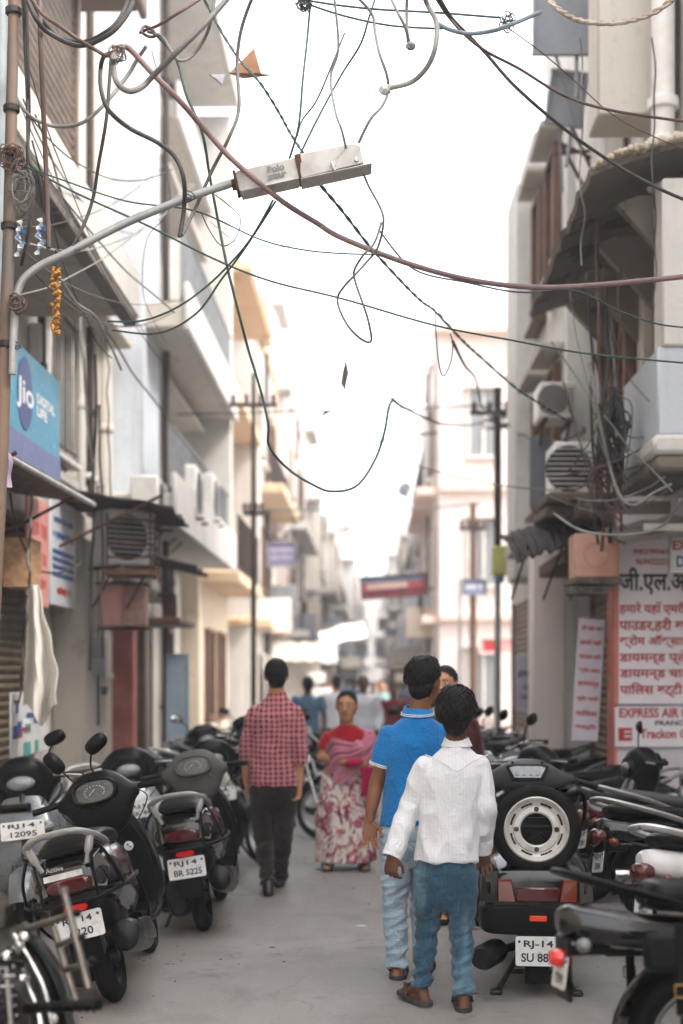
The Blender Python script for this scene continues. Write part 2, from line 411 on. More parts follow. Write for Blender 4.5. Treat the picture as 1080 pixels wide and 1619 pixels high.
A.window(13.3, 14.5, 5.9, 7.4, wf, gl, .0, (2, 2))
for y in (12.9, 14.65, 15.1): A.pipe([(.12, y, 3.3), (.12, y, 4.4), (.12, y, 6.2), (.12, y, 9)], .04, (irn, gs, ww)[int(y) % 3])
for y in (13.35, 14.95): A.railing(y, y+1.1, 3.75, 1.35, .12, irn, .12, .008, name='window_grille')
A.slab('sunshade', 0, .4, 13.2, 16.1, 5.3, 5.37, gs, .01); A.slab('string_course', 0, .1, 12.8, 16.15, 3.5, 3.62, ww, .02)
A.slab('pilaster', 0, .16, 15.3, 16.2, 0, 11.5, lw, .02)
A.slab('pilaster', 0, .14, 12.85, 13.2, 0, 4.8, ww, .02)
A.slab('pilaster', 0, .34, 13.75, 14.55, .1, 2.95, gs, .03, 'beige plastered pillar between two shop fronts')
A.shutter(10.2, 12.7, .2, 2.9, shd, .03)
A.shutter(14.62, 15.25, .2, 2.9, shd, .03)
A.slab('lintel', 0, .2, 9, 15.3, 2.96, 3.25, lw, .02)
A.pipe([(.2, 15.5, .2), (.2, 15.5, 1.6), (.2, 15.5, 2.5), (.2, 15.5, 4.3), (.2, 15.5, 6.5)], .075, lw)
A.pipe([(.1, 16.1, .2), (.1, 16.1, 3), (.1, 16.1, 6), (.1, 16.1, 9)], .05, wht)
A.done()
# ---- second left building: pale blue with two white balconies
B = Bld('apartment_house', 'pale blue and white house with two long concrete balconies left of the street', 1, -3.12, 18)
B.slab('wall', -5, -.004, 16.2, 22.6, 0, 11.2, bw)
B.slab('wall', 0, .5, 16.25, 17.5, 3.2, 11.0, bw, .02, 'smooth pale blue projecting bay')
for zb, zt, y0, d in ((3.28, 3.62, 15.6, .92), (5.62, 5.92, 16.4, .95), (8.9, 9.15, 18.6, .55), (10.5, 10.95, 16.0, .98)):
    B.slab('balcony_slab', 0, d, y0, 22.3, zb, zt, gs if zb in (5.62, 8.9) else ww, .02); B.slab('balcony_edge', d, d+.06, y0-.04, 22.34, zb-.03, zt+.22, ww, .015)
for z0, z1 in ((3.95, 5.35), (6.3, 7.9), (9.4, 10.4)):
    for y in (17.75, 19.1, 20.4, 21.5): B.window(y, y+.72, z0, z1, wf, gl2 if z0 < 9 else gl, 0, (2, 3), .1)
B.railing(16.5, 22.2, 5.92, .95, .9, gry, .16, .012); B.railing(15.8, 22.2, 3.62, .8, .86, gry, .16, .012)
for y in (17.7, 19.05, 20.35, 21.45):
    for z in (3.95, 6.3): B.railing(y, y+.78, z, 1.3, .14, irn, .11, .008, name='window_grille')
for y, d in ((17.62, .56), (18.95, .1), (20.3, .1), (21.35, .1), (16.22, .1)): B.pipe([(d, y, .3), (d, y, 3), (d, y, 6), (d, y, 9), (d, y, 11)], .045, (gs, irn, ww)[int(y*3) % 3])
B.slab('sunshade', 0, .55, 17.6, 22.2, 8.05, 8.13, gs, .01); B.slab('sunshade', 0, .5, 17.6, 22.2, 5.4, 5.46, gs, .01)
B.slab('end_wall', 0, .9, 22.3, 22.55, 3.3, 10.4, ww, .02)
B.slab('wall', 0, .08, 19.6, 22.5, 0, 3.2, lw, .02, 'cream plastered ground floor wall')
B.shutter(17.15, 18.1, .2, 2.45, shd, .05); B.shutter(18.5, 19.45, .2, 2.45, shd, .05)
B.slab('pillar', 0, .3, 16.75, 17.05, .1, 2.5, mat('salmon_red_paint', 'd5847b', 'bd655c', 3, .7), .015, 'salmon red painted door pillar')
B.slab('pillar', 0, .22, 18.16, 18.44, .1, 2.5, mat('brown_door_wood', '6f5a45', '54432f', 4, .6), .015)
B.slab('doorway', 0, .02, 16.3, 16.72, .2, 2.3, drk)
B.slab('lintel', 0, .35, 16.3, 19.55, 2.5, 2.72, dkp, .02)
B.window(20.3, 21.1, 1.2, 2.3, bwn, gl, .085, (2, 1))
B.done()
# ---- ochre building
C = Bld('ochre_house', 'orange ochre house with pitched tiled eave behind the tall dark pole', 1, -3.12, 25)
C.slab('wall', -4, .35, 22.7, 27.2, 0, 8.3, oc)
C.slab('balcony_slab', .35, 1.0, 22.8, 27.2, 6.0, 6.2, og, .02); C.slab('balcony_slab', .35, 1.0, 22.8, 27.2, 3.1, 3.3, og, .02)
m = MB(); m.prism([(-.3, 0), (1.15, 0), (1.2, .08), (-.3, .75)], 4.7, frame((0, 22.6, 8.05), (1, 0, 0), (0, 0, 1)) @ TR(0, 0, -4.7)); C.part('eave', m, og)
for z0, z1 in ((3.7, 5.4), (6.6, 7.9)):
    for y in (23.2, 24.7, 26.1):
        C.window(y, y+.75, z0, z1, bwn, mat('orange_shutter_wood', 'a5643a', '82492a', 5, .6, stretch=(1, 1, 6)), .35, (2, 1))
for y in (23.4, 25.2): C.window(y, y+.9, .9, 2.4, bwn, gl, .35, (2, 1))
C.railing(22.9, 27.1, 3.3, .9, .95, irn, .14)
C.slab('end_wall', .35, .98, 27.0, 27.25, 3.3, 6, ww, .02)
C.done()
# ---- houses further down on the left
def far_house(label, side, b, y0, y1, h, out, wall, trim, seed, floors, roof=None, step=1.5, tower=None):
    rn = random.Random(seed); D = Bld('old_house', label, side, b, y0)
    D.slab('wall', -6, out, y0, y1, 0, h, wall, .03)
    fh = (h-.6)/floors
    for fl in range(floors):
        z = fl*fh
        if fl: D.slab('balcony_slab', out, out+.35+.3*rn.random(), y0+.1, y1-.1, z-.1, z+.08, trim, .02)
        y = y0+.4
        while y+.9 < y1:
            D.window(y, y+.75, z+.75, z+.75+fh*.5, (wf, bwn)[rn.random() < .45], (gl, gl2)[rn.random() < .4], out, (2, 2)); y += step
        # the end that faces the viewer
        m = MB(); xs = out-1.0
        while xs > out-3.2:
            m.box((side*xs, y0-.03, z+.75+fh*.25), (.6, .06, fh*.5), .01); fr_ = MB(); zc = z+.75+fh*.25
            for dx in (-.33, 0, .33): fr_.box((side*xs+dx, y0-.05, zc), (.06, .1, fh*.5+.1), .008)
            fr_.box((side*xs, y0-.09, z+.72+fh*.0), (.82, .18, .06), .01); fr_.box((side*xs, y0-.14, z+.82+fh*.5), (.9, .3, .05), .01); D.part('end_window', fr_, wf); xs -= 1.3
        D.part('end_pane', m, gl2)
        m = MB(); m.box((side*(out-1.6), y0-.12, z+.02), (3.2, .24, .14), .02); D.part('string_course', m, trim)
        if fl and rn.random() < .8: D.railing(y0+.2, y1-.2, z+.08, .8, out+.35, irn, .2)
    for q in range(5):
        m = MB(); yq = y0+.5+(y1-y0-1)*q/5+rn.uniform(0, .6); hq = rn.uniform(.5, 1.7); m.box((side*(out-rn.uniform(.4, 1.8)), yq, h+hq/2), (rn.uniform(.5, 1.5), rn.uniform(.6, 1.4), hq), .03); D.part('roof_block', m, (wall, trim, gs, bwn)[q % 4])
    m = MB()
    for q in range(4): yq = rn.uniform(y0, y1); xq = side*(out-rn.uniform(0, 2)); m.tube([(xq, yq, h), (xq, yq, h+rn.uniform(1, 2.6))], .025, 5)
    D.part('roof_mast', m, irn)
    for q in range(3): D.pipe([(out+.06, y0+.2+(y1-y0-.4)*q/2, .2), (out+.06, y0+.2+(y1-y0-.4)*q/2, h*.5), (out+.06, y0+.2+(y1-y0-.4)*q/2, h)], .045, (gs, irn, trim)[q])
    for q in range(2): D.slab('sign_board', out+.02, out+.7, y0+1+2.2*q, y0+1.06+2.2*q, 2.5+.4*q, 3.2+.4*q, (bw, pk, gry, oc)[(seed+q) % 4], .01)
    if roof: D.slab('parapet', out-.15, out+.05, y0, y1, h, h+.7, trim, .02)
    m = MB(); m.box((side*(out-1.6), y0-.15, h+.05), (3.5, .5, .16), .02); D.part('cornice', m, trim)
    if tower:
        m = MB(); m.box((side*(out-1.2), y0+1.5, h+tower/2), (1.8, 2.2, tower), .03); D.part('roof_room', m, wall)
        m = MB(); m.box((side*(out-1.2), y0+1.5, h+tower+.06), (2.3, 2.7, .12), .02); D.part('roof_slab', m, trim)
        m = MB(); m.box((side*(out-1.2)+.2, y0+.38, h+tower*.5), (.6, .06, tower*.5), .01); D.part('end_window', m, gl)
    D.done(); return D
LB_ = -3.12
far_house('narrow white house with ochre cornice just beyond the tall dark pole', 1, LB_, 28, 34, 8.6, .75, ww, og, 1, 3, True)
far_house('pink washed old house with arched terraces and a roof room, left side far down', 1, LB_, 35, 43, 8.6, 1.0, pk, ww, 2, 3, True, 1.5, 2.2)
far_house('cream house with brown roof turret, far down the left side', 1, LB_, 44, 52, 7.0, 1.4, lw, gs, 3, 3, None, 1.4, 2.2)
far_house('grey cement house with rough balconies, deep down the left side', 1, LB_, 53, 64, 6.9, 1.6, gs, lw, 4, 3, True, 1.6)
far_house('pale far house at the left of the street end', 1, LB_, 66, 85, 7.0, 2.2, ww, pk, 6, 3, None, 1.8, 1.6)
RB_ = 2.03
# ---- right far pink building: side faces the camera
far_house('long pale pink building with peach corner behind the grey lamp pole', -1, RB_-.35, 32, 41, 9.3, .2, pk, plaster('peach_paint', 'e6cdbf', '9c6d55', .4, 'd2a795', .6), 11, 3, None, 1.6)
far_house('white and lavender house with flat roof, far down the right side', -1, RB_-.35, 42, 54, 7.6, .2, plaster('lavender_limewash', 'd9d5e2', '8d8994', .4, 'c6c2cd', .65), ww, 12, 3, True)
far_house('cream narrow house near the far end of the right side', -1, RB_-.35, 55, 66, 7.0, .5, oc, ww, 13, 3, True)
far_house('pale plastered house closing the right side of the street', -1, RB_-.35, 68, 90, 7.4, .9, ww, pk, 14, 3, None)
far_house('washed out white house where the street bends away', -1, 1.2, 95, 110, 7.4, 4.4, ww, lw, 15, 3, None)
# ---- right middle building
Dm = Bld('white_house', 'white washed house with brown recessed windows on the right behind hanging wires', -1, RB_, 17)
Dm.slab('wall', -5, .05, 14.6, 20.4, 0, 7.6, ww); Dm.slab('wall', -5, -.05, 14.6, 17.2, 7.6, 9.6, ww); Dm.slab('wall', .05, .3, 17.3, 18.4, 2.8, 7.6, ww, .02, 'white projecting bay')
for z0, z1 in ((3.5, 4.9), (5.7, 7.2)):
    for y in (14.9, 16.2, 18.7): Dm.window(y, y+.8, z0, z1, bwn, mat('brown_shutter_board', '7a5a44', '57402f', 4, .6), .055, (2, 1))
for z, y in ((5.0, 14.85), (5.0, 16.15), (7.3, 14.85), (7.3, 16.15)): Dm.slab('sunshade', .05, .3, y-.1, y+.95, z, z+.08, gs, .015)
Dm.slab('sunshade', .05, .45, 14.6, 17.0, 3.0, 3.12, ww, .02)
Dm.slab('parapet', -.15, .1, 17.2, 20.4, 7.6, 8.2, ww, .02)
Dm.shutter(15.0, 17.0, .2, 2.6, shm, .06); Dm.shutter(17.4, 19.6, .2, 2.6, shm, .06)
Dm.slab('pilaster', .05, .4, 14.6, 14.95, 0, 2.9, pk, .02)
Dm.done()

# ---- right near building
E_ = Bld('corner_house', 'weathered white corner house with ragged concrete canopy and painted sign wall at right', -1, RB_, 11)
E_.slab('wall', -5, -.25, 12.05, 14.5, 0, 9.5, ww)                      # the recessed front, sign wall faces the camera
E_.slab('wall', -8, -2.1, -9, 9.9, 0, 10, ww); E_.slab('wall', -5, -.36, 10.05, 12.0, 3.15, 11, ww, .02, 'white plastered upper bay with worn ledge')  # first wall is out of view, added to keep sun off the foreground
E_.slab('sign_wall', -3.5, -.005, 12.001, 12.3, 0, 3.1, plaster('lilac_grey_wall', 'e0dae0', '8d858a', .35), .01)
m = MB(); m.box((-(-.012), 12.15, 1.55), (.03, .34, 3.05), .005); E_.part('door_jamb', m, mat('salmon_jamb', 'd98577', 'b96a5c', 4, .7))
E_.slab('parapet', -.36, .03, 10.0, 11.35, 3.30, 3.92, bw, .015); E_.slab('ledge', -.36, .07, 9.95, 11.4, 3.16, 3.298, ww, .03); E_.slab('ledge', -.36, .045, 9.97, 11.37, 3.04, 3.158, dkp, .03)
E_.slab('corner_column', -.36, .0, 9.98, 10.28, 3.92, 5.1, ww, .015)
E_.slab('corner_column', -1.6, -.366, 9.97, 10.9, 3.0, 11, plaster('flaking_white_wall', 'eceae7', '8b6d55', .7, 'a98d76', .6), .015)
E_.slab('cornice', -.5, .3, 12.0, 14.4, 2.95, 3.1, dkp, .02)
# the wooden shuttered windows in the recess under the canopy
for y in (10.7, 11.5, 12.3, 13.1):
    E_.window(y, y+.62, 3.95 if y > 11.4 else 4.1, 5.0, bwn, mat('old_tan_board', 'b39a7c', '7d6850', 4, .7, stretch=(6, 6, 1)), -.24 if y > 12 else -.35, (2, 1), sill=False)
m = MB(); rn = random.Random(3); rows = []
for i in range(24):
    y = 9.95+i*.17; r = []
    for j in range(10):
        q = j/9; r.append((-(-.4+.92*q+(.018*rn.uniform(-1, 1) if j == 9 else 0)), y+.02*rn.uniform(-1, 1), 5.36-.22*q*q+.012*math.sin(y*23)+.008*rn.uniform(-1, 1)))
    rows.append(r)
m.sheet(rows, -.05); E_.part('canopy', m, dkp, None, 'grey concrete canopy with broken ragged edge')
m = MB()
for j in range(26):
    q = j/26; x = -(-.42+.9*q); h = .05+.05*rn.random()
    m.box((x, 9.92+.02*rn.random(), 5.375-.2*q*q+rn.uniform(-.01, .01)), (.045, .12+.03*rn.random(), h*.6), .012, None)
for k in range(22):
    y = 10+k*.17; m.box((-.5+.03*rn.random(), y, 5.17+rn.uniform(-.02, .02)), (.04, .12+.06*rn.random(), .03+.015*rn.random()), .01)
E_.part('canopy_rubble_edge', m, plaster('crumbled_mortar', 'cfc3b0', '7a6a58', .6, 'a89982', .55))
for k, y in enumerate((10.35, 11.3, 12.2, 13.1)):
    m = MB(); m.prism([(-.36, 0), (.1, 0), (.25, -.06), (-.36, -.75)], .09, frame((0, y, 5.1), (-1, 0, 0), (0, 0, 1))); E_.part('canopy_bracket', m, dkp)
E_.slab('upper_box', -.3, .29, 11.0, 11.5, 5.95, 9.6, lw, .015, 'cream boxed shaft above the canopy')
E_.pipe([(-.15, 10.7, 5.3), (-.15, 10.7, 5.6), (-.15, 10.7, 5.9), (-.15, 10.7, 9)], .09, wht)
E_.slab('upper_bay', -.2, -.02, 12.6, 14.4, 5.6, 8.6, ww, .02)
E_.slab('awning_beam', -.3, .35, 12.4, 14.4, 2.6, 2.72, rust, .01)
E_.shutter(12.5, 14.2, .2, 2.6, shm, -.2)
E_.done()
# ------------------------------------------------------------------ two-wheelers
def black_paint():
    t = NT('black_scooter_paint'); d = t.math('MULTIPLY', t.ramp(t.noise(4, 7, .68), .45, .72), .6); sc_ = t.ramp(t.noise(16, 5, .7, t.vec((1, 1, 9))), .62, .7)
    col = t.mix(t.math('MULTIPLY', d, .5), srgb('050506'), srgb('3b3733')); col = t.mix(t.math('MULTIPLY', sc_, .3), col, srgb('5a5651'))
    t.b.inputs['Coat Weight'].default_value = .5; t.b.inputs['Coat Roughness'].default_value = .1; t.bump(t.noise(50, 3), .04, .004); return t.out(col, t.math('ADD', t.math('MULTIPLY', d, .5), .12), spec=.4)
pb = black_paint()
pbd = mat('dusty_black_plastic', '090909', '121212', 7, .36, bump=.12, bsc=220, lo=.4, hi=.75, spec=.14)
pgr = mat('faded_grey_plastic', '454442', '545250', 8, .62, bump=.12, bsc=220, spec=.25)
psv = mat('silver_grey_paint', '8f9499', '7c8187', 6, .3, .35, coat=.5)
psl = mat('steel_grey_paint', '6a6f75', '585d62', 6, .3, .3, coat=.5)
rub = mat('tyre_rubber', '0a0909', '171513', 11, .85, bump=.2, bsc=120, spec=.2)
alu = mat('dull_aluminium', 'b9b9b8', '8d8c8a', 8, .38, .8)
chm = mat('worn_chrome', 'd5d5d6', '9a9896', 6, .14, 1.0)
stl = mat('dirty_steel', '4a4744', '2b2927', 14, .5, .7, bump=.2)
eng = mat('oily_engine_metal', '3a3836', '22201f', 16, .55, .5, bump=.3)
vin = mat('black_seat_vinyl', '060606', '0e0e0e', 8, .36, bump=.25, bsc=260, spec=.18)
vin2 = mat('worn_grey_vinyl', '36383c', '4a4c50', 5, .42, bump=.2, bsc=200)
rlens = glassy('dark_red_lens', '4a0d0c', .12, coat=.8)
blens = glassy('bright_red_reflector', 'd9201b', .2, coat=.8)
alens = glassy('amber_lens', '6a2a12', .25, coat=.2)
def lens_mat():
    t = NT('clear_lamp_lens'); v = t.n('TexVoronoi'); v.inputs['Scale'].default_value = 26; col = t.mix(v.outputs['Distance'], srgb('b4b7b9'), srgb('4b4e50')); t.bump(v.outputs['Distance'], .5, .01); t.b.inputs['Coat Weight'].default_value = 1; t.b.inputs['Coat Roughness'].default_value = .04; return t.out(col, .16, .85)
clens = lens_mat()
slens = glassy('smoked_clear_lens', '5f5b58', .1, coat=.8)
mirg = mat('mirror_glass', 'e8ecee', 'dfe3e6', 3, .05, 1.0, rvar=.02)
plw = mat('number_plate_white', 'd6d6d5', '8f887d', 14, .5, lo=.52, hi=.85, bump=.2, bsc=25)
plk = mat('number_plate_black_ink', '15161a', '202126', 9, .5)
inst = mat('instrument_dial', '3a3d40', '1f2123', 40, .25, coat=.8)
spk = mat('speckled_white', 'd6d6d3', 'a09f9b', 20, .5)
grn = mat('dark_green_tank_paint', '1d2a26', '131b18', 5, .2, coat=.8)
mrn = mat('maroon_tank_paint', '4b1216', '330c10', 5, .22, coat=.8)

def tyre(mb, c, ro, w, T=None, tread=True, n=84, mat=0):
    """road tyre round the local x axis with grooved tread"""
    prof = []; m = 14
    for j in range(m+1):
        a = math.pi*(-.86+1.72*j/m); prof.append((w/2*math.sin(a)*(1.0), (ro-w*.5)+w*.5*math.cos(a)*1.0, a))
    vs = []; fs = []
    for i in range(n):
        th = 2*math.pi*i/n
        for j, (x, r, a) in enumerate(prof):
            g = 0
            if tread and abs(a) < 1.25:
                ph = (i+abs(j-m/2)*.9) % 4
                if ph < 1.0 and j not in (m//2,): g = .0075
                if j in (m//2-2, m//2+2): g = max(g, .005)
            r2 = r-g; vs.append((c[0]+x, c[1]+r2*math.cos(th), c[2]+r2*math.sin(th)))
    q = m+1
    for i in range(n):
        i2 = (i+1) % n
        for j in range(m): fs.append((i*q+j, i*q+j+1, i2*q+j+1, i2*q+j))
    return mb.add(vs, fs, mat, False, T)
def wheel(root, y, ro, w, style='disc', rimmat=None, x=0, z=None, name='wheel', tread=True):
    z = ro if z is None else z; rimmat = rimmat or alu; TX = TR(x, y, z) @ rot(0, 90, 0)
    h = MB(); h.lathe([(.035, -w*.62), (.04, -w*.55), (.04, w*.55), (.035, w*.62)], 14, TX); wh = h.build(name, stl, root)
    t = MB(); tyre(t, (x, y, z), ro, w, None, tread); t.build('tyre', rub, wh)
    ri = ro-w*.78; r = MB()
    r.lathe([(ri-.012, -w*.36), (ri+.01, -w*.4), (ri+.012, -w*.3), (ri-.02, -w*.2), (ri-.02, w*.2), (ri+.012, w*.3), (ri+.01, w*.4), (ri-.012, w*.36), (ri-.03, w*.1), (ri-.03, -w*.1)], 36, TX, closed=True)
    if style == 'disc':
        for k in range(5):
            a = k*72; r.prism([(.03, -.03), (ri-.018, -.02), (ri-.018, .02), (.03, .03)], w*.22, TX @ rot(0, 0, a) @ TR(0, 0, -w*.11))
    elif style == 'spoke':
        for k in range(18):
            a = 2*math.pi*k/18; sgn = (-1)**k
            r.tube([TX @ V((.035*math.cos(a+.5*sgn), .035*math.sin(a+.5*sgn), sgn*w*.3)), TX @ V(((ri-.01)*math.cos(a), (ri-.01)*math.sin(a), 0))], .0025, 4)
    r.build('rim', rimmat, wh); return wh
def plate(root, T, w, h, lines, name='number_plate', mats=None, hang=True):
    m = MB(); b = .012; poly = []
    for sx, sy, a0 in ((1, 1, 0), (-1, 1, 90), (-1, -1, 180), (1, -1, 270)):
        for k in range(4): a = R(a0+30*k); poly.append((sx*(w/2-b)+b*math.cos(a), sy*(h/2-b)+b*math.sin(a)))
    m.prism(poly, .003, T); p = m.build(name, plw, root)
    q = MB(); nl = len(lines)
    for i, l in enumerate(lines):
        txt, wd = (l if isinstance(l, tuple) else (l, .62))
        q.text(txt, .05, T @ TR(w*.02*(1 if i else -1), h*(.5-(i+.5)/nl)*.86, .0045), 0, w=w*wd, h=h*.3, bold=.0012)
    q.build('lettering', plk, p)
    b_ = MB()
    for sx in (-1, 1): b_.lathe([(.007, 0), (.007, .004), (.003, .006)], 8, T @ TR(sx*w*.42, h*.32, .003))
    b_.build('bolt', stl, p); return p
def mirror(root, p0, p1, p2, head, tilt, glass_dir=-1, sc=1.0):
    """stem p0-p1-p2, head centre, roll of the head"""
    m = MB(); m.tube(crom([p0, p1, p2, head], 5), .0055, 7); s = m.build('mirror', pbd, root)
    T = TR(*head) @ rot(0, tilt, 0); h = MB(); h.body([(-.028, 0, .02, -.012, .012, 2), (-.022, 0, .045*sc, -.025*sc, .025*sc, 2.4), (-.004, 0, .066*sc, -.041*sc, .041*sc, 2.6), (.012, 0, .068*sc, -.043*sc, .043*sc, 2.8), (.013, 0, .06*sc, -.036*sc, .036*sc, 2.8)], 24, 3, 0, T @ rot(0, 0, 180 if glass_dir < 0 else 0))
    h.build('mirror_housing', pbd, s)
    g = MB(); g.body([(.0135, 0, .06*sc, -.037*sc, .037*sc, 2.8), (.0145, 0, .058*sc, -.035*sc, .035*sc, 2.8)], 24, 1, 0, T @ rot(0, 0, 180 if glass_dir < 0 else 0)); g.build('mirror_glass', mirg, s)
    return s
def scooter(label, paint=None, dash=None, lines=None, front_lines=None, mirrors='std', rails=True, lean=0, loc=(0, 0, 0), rz=0, tag_txt=None, group='scooters parked along the street', steer=0):
    paint = paint or pb; dash = dash or pbd
    r = thing('scooter', label, 'scooter', loc, rz, group, lean)
    wheel(r, 0, .222, .098, 'disc', pbd); wheel(r, 1.24, .222, .092, 'disc', pbd, name='wheel')
    m = MB(); m.body([(-.43, 0, .09, .60, .70, 2.4), (-.40, 0, .165, .545, .745, 2.6), (-.28, 0, .205, .50, .785, 2.8), (-.05, 0, .215, .43, .80, 2.8), (.2, 0, .2, .36, .79, 2.7), (.40, 0, .165, .33, .74, 2.6), (.50, 0, .13, .32, .62, 2.5)], 28, 5); m.build('body_cowl', paint, r)
    m = MB(); m.body([(-.40, 0, .10, .41, .60, 3), (-.34, 0, .15, .38, .60, 3), (-.15, 0, .15, .34, .60, 3), (.1, 0, .14, .3, .6, 3)], 20, 3); m.build('tail_apron', pbd, r)
    m = MB()                                                       # shallow side crease panels
    for sx in (-1, 1): m.tube(crom([(sx*.12, -.425, .60), (sx*.2, -.30, .585), (sx*.222, -.05, .56), (sx*.2, .25, .52)], 6), .012, 8)
    m.build('side_trim', pbd, r)
    m = MB(); m.body([(-.36, 0, .10, .79, .815, 2.6), (-.30, 0, .135, .775, .845, 2.8), (-.05, 0, .15, .77, .865, 2.8), (.25, 0, .145, .755, .835, 2.8), (.47, 0, .115, .73, .79, 2.6), (.52, 0, .08, .72, .755, 2.4)], 24, 5); m.build('seat', vin, r)
    m = MB(); m.tube(crom([(-.165, -.18, .79), (-.17, -.30, .82), (-.155, -.42, .86), (-.08, -.47, .895), (.08, -.47, .895), (.155, -.42, .86), (.17, -.30, .82), (.165, -.18, .79)], 6), .0195, 10, flat=.75)
    for sx in (-1, 1): m.tube(crom([(sx*.15, -.42, .86), (sx*.13, -.43, .80), (sx*.105, -.43, .735)], 5), [.018]*3+[.02]*4+[.012]*4, 8)
    m.build('grab_rail', mat('grey_cast_rail', 'a09f9c', '878582', 9, .42, .25), r)
    # tail lamp cluster
    m = MB(); m.body([(-.452, 0, .085, .625, .675, 3), (-.43, 0, .11, .61, .685, 3), (-.36, 0, .12, .6, .69, 3)], 20, 3); m.build('tail_lamp', rlens, r)
    for sx in (-1, 1):
        m = MB(); m.loft([[(sx*(.105+.0), -.44, .625), (sx*.165, -.405, .605), (sx*.19, -.35, .69), (sx*.165, -.385, .76), (sx*.125, -.43, .745)], [(sx*.11, -.38, .635), (sx*.16, -.37, .615), (sx*.17, -.33, .69), (sx*.15, -.36, .74), (sx*.12, -.37, .73)]]); m.build('turn_signal', slens, r)
    if tag_txt:
        m = MB(); m.text(tag_txt, .05, frame((-.05, -.425, .735), (1, 0, 0), (0, .25, 1)) @ TR(0, 0, .004), w=.085, h=.02, bold=.0006); m.build('lettering', alu, r)
        m = MB(); m.quad((-.11, -.436, .685), (.075, -.436, .685), (.075, -.428, .712), (-.11, -.428, .712)); m.build('sticker', spk, r)
    if rails:
        for zz, nm in ((.575, 'guard_rail'),):
            m = MB(); m.tube(crom([(-.225, .12, zz+.01), (-.255, -.12, zz+.02), (-.235, -.36, zz+.015), (-.12, -.478, zz), (.12, -.478, zz), (.235, -.36, zz+.015), (.255, -.12, zz+.02), (.225, .12, zz+.01)], 7), .0095, 8)
            for sx in (-1, 1):
                m.tube(crom([(sx*.235, -.35, zz+.015), (sx*.215, -.40, .70), (sx*.17, -.40, .80), (sx*.135, -.44, .765), (sx*.13, -.475, zz)], 6), .008, 8)
                m.tube(crom([(sx*.255, -.1, zz+.02), (sx*.27, -.05, .45), (sx*.24, .05, .36)], 6), .008, 8)
            m.build(nm, pbd, r)
    # plate, reflector, mudflap
    m = MB(); m.body([(-.425, 0, .055, .545, .57, 4), (-.41, 0, .058, .54, .575, 4)], 12, 1, 0, TR(0, -.005, -.02)); m.build('reflector', blens, r)
    TP = frame((0, -.425, .455), (1, 0, 0), (0, .22, 1))
    plate(r, TP, .225, .125, lines or ['RJ 14', '4417'])
    m = MB(); m.box((0, -.40, .40), (.15, .012, .26), .005, rot(0, 0, 0)); m.build('plate_bracket', pbd, r)
    m = MB(); m.loft([[(x, -.405+.03*abs(x)/.08, .42) for x in (-.085, -.05, 0, .05, .085)]+[(x, -.39, .42) for x in (.085, 0, -.085)], [(x, -.36+.05*abs(x)/.08, .33) for x in (-.08, -.05, 0, .05, .08)]+[(x, -.345, .33) for x in (.08, 0, -.08)], [(x, -.315+.02*abs(x)/.05, .275) for x in (-.05, -.03, 0, .03, .05)]+[(x, -.30, .275) for x in (.05, 0, -.05)]]); m.build('mudflap', mat('grey_rubber_flap', '46494d', '35373a', 8, .6), r)
    # engine side and exhaust
    m = MB(); m.body([(-.14, -.12, .045, .15, .3, 2.6), (-.08, -.125, .075, .12, .34, 2.8), (.12, -.12, .08, .13, .36, 2.8), (.36, -.10, .07, .17, .33, 2.6), (.48, -.08, .04, .2, .3, 2.4)], 20, 4)
    for k in range(6): m.box((-.125, .02+.05*k, .24), (.165, .012, .15), .004)
    m.build('engine_case', eng, r)
    m = MB(); m.tube(crom([(.06, .42, .22), (.12, .3, .2), (.16, .15, .24)], 5), .018, 8); m.tube([(.165, .18, .25), (.17, .14, .262), (.175, -.28, .345), (.176, -.33, .352), (.176, -.345, .355)], [.03, .062, .072, .064, .03], 18, flat=1.15); m.build('exhaust', mat('sooty_exhaust_steel', '1b1b1c', '0f0f10', 9, .35, .5), r)
    m = MB(); m.body([(-.22, .235, .012, .31, .40, 2.6), (0, .245, .014, .26, .37, 2.6), (.12, .235, .012, .24, .31, 2.6)], 12, 4); m.build('exhaust_shield', mat('scuffed_dark_shield', '55555a', '2c2b2b', 6, .3, .8), r)
    m = MB(); m.tube([(.13, -.05, .24), (.13, -.20, .58)], .012, 6); m.tube([V((.13, -.06, .26)).lerp(V((.13, -.19, .55)), k/60)+V((.026*math.cos(k*.9), .026*math.sin(k*.9), 0)) for k in range(60)], .006, 5); m.build('rear_shock', stl, r)
    # floorboard and front
    m = MB(); m.body([(.40, 0, .15, .27, .36, 4), (.62, 0, .165, .26, .32, 5), (.86, 0, .165, .27, .33, 5), (.96, 0, .14, .3, .38, 4)], 20, 3)
    for sx in (-1, 1): m.tube(crom([(sx*.165, .42, .30), (sx*.18, .65, .285), (sx*.17, .93, .32)], 6), .018, 8)
    m.build('floorboard', pbd, r)
    m = MB(); m.body([(.28, 0, .13, .98, 1.03, 2.6), (.36, 0, .2, .94, 1.06, 2.8), (.5, 0, .215, .93, 1.075, 2.8), (.66, 0, .2, .90, 1.055, 2.7), (.8, 0, .15, .86, .99, 2.6), (.90, 0, .09, .83, .93, 2.4)], 26, 4, 0, None, 'z'); m.build('front_apron', paint, r)
    m = MB(); m.body([(.34, 0, .17, .90, .96, 3), (.5, 0, .19, .885, .95, 3), (.68, 0, .17, .85, .93, 3), (.82, 0, .11, .80, .9, 3)], 20, 3, 0, None, 'z'); m.build('inner_panel', pbd, r)
    m = MB(); m.lathe([(.026, 0), (.026, .006), (.018, .008)], 18, frame((.09, .846, .66), (1, 0, 0), (0, .15, 1))); k_ = m.build('ignition_lock', spk, r)
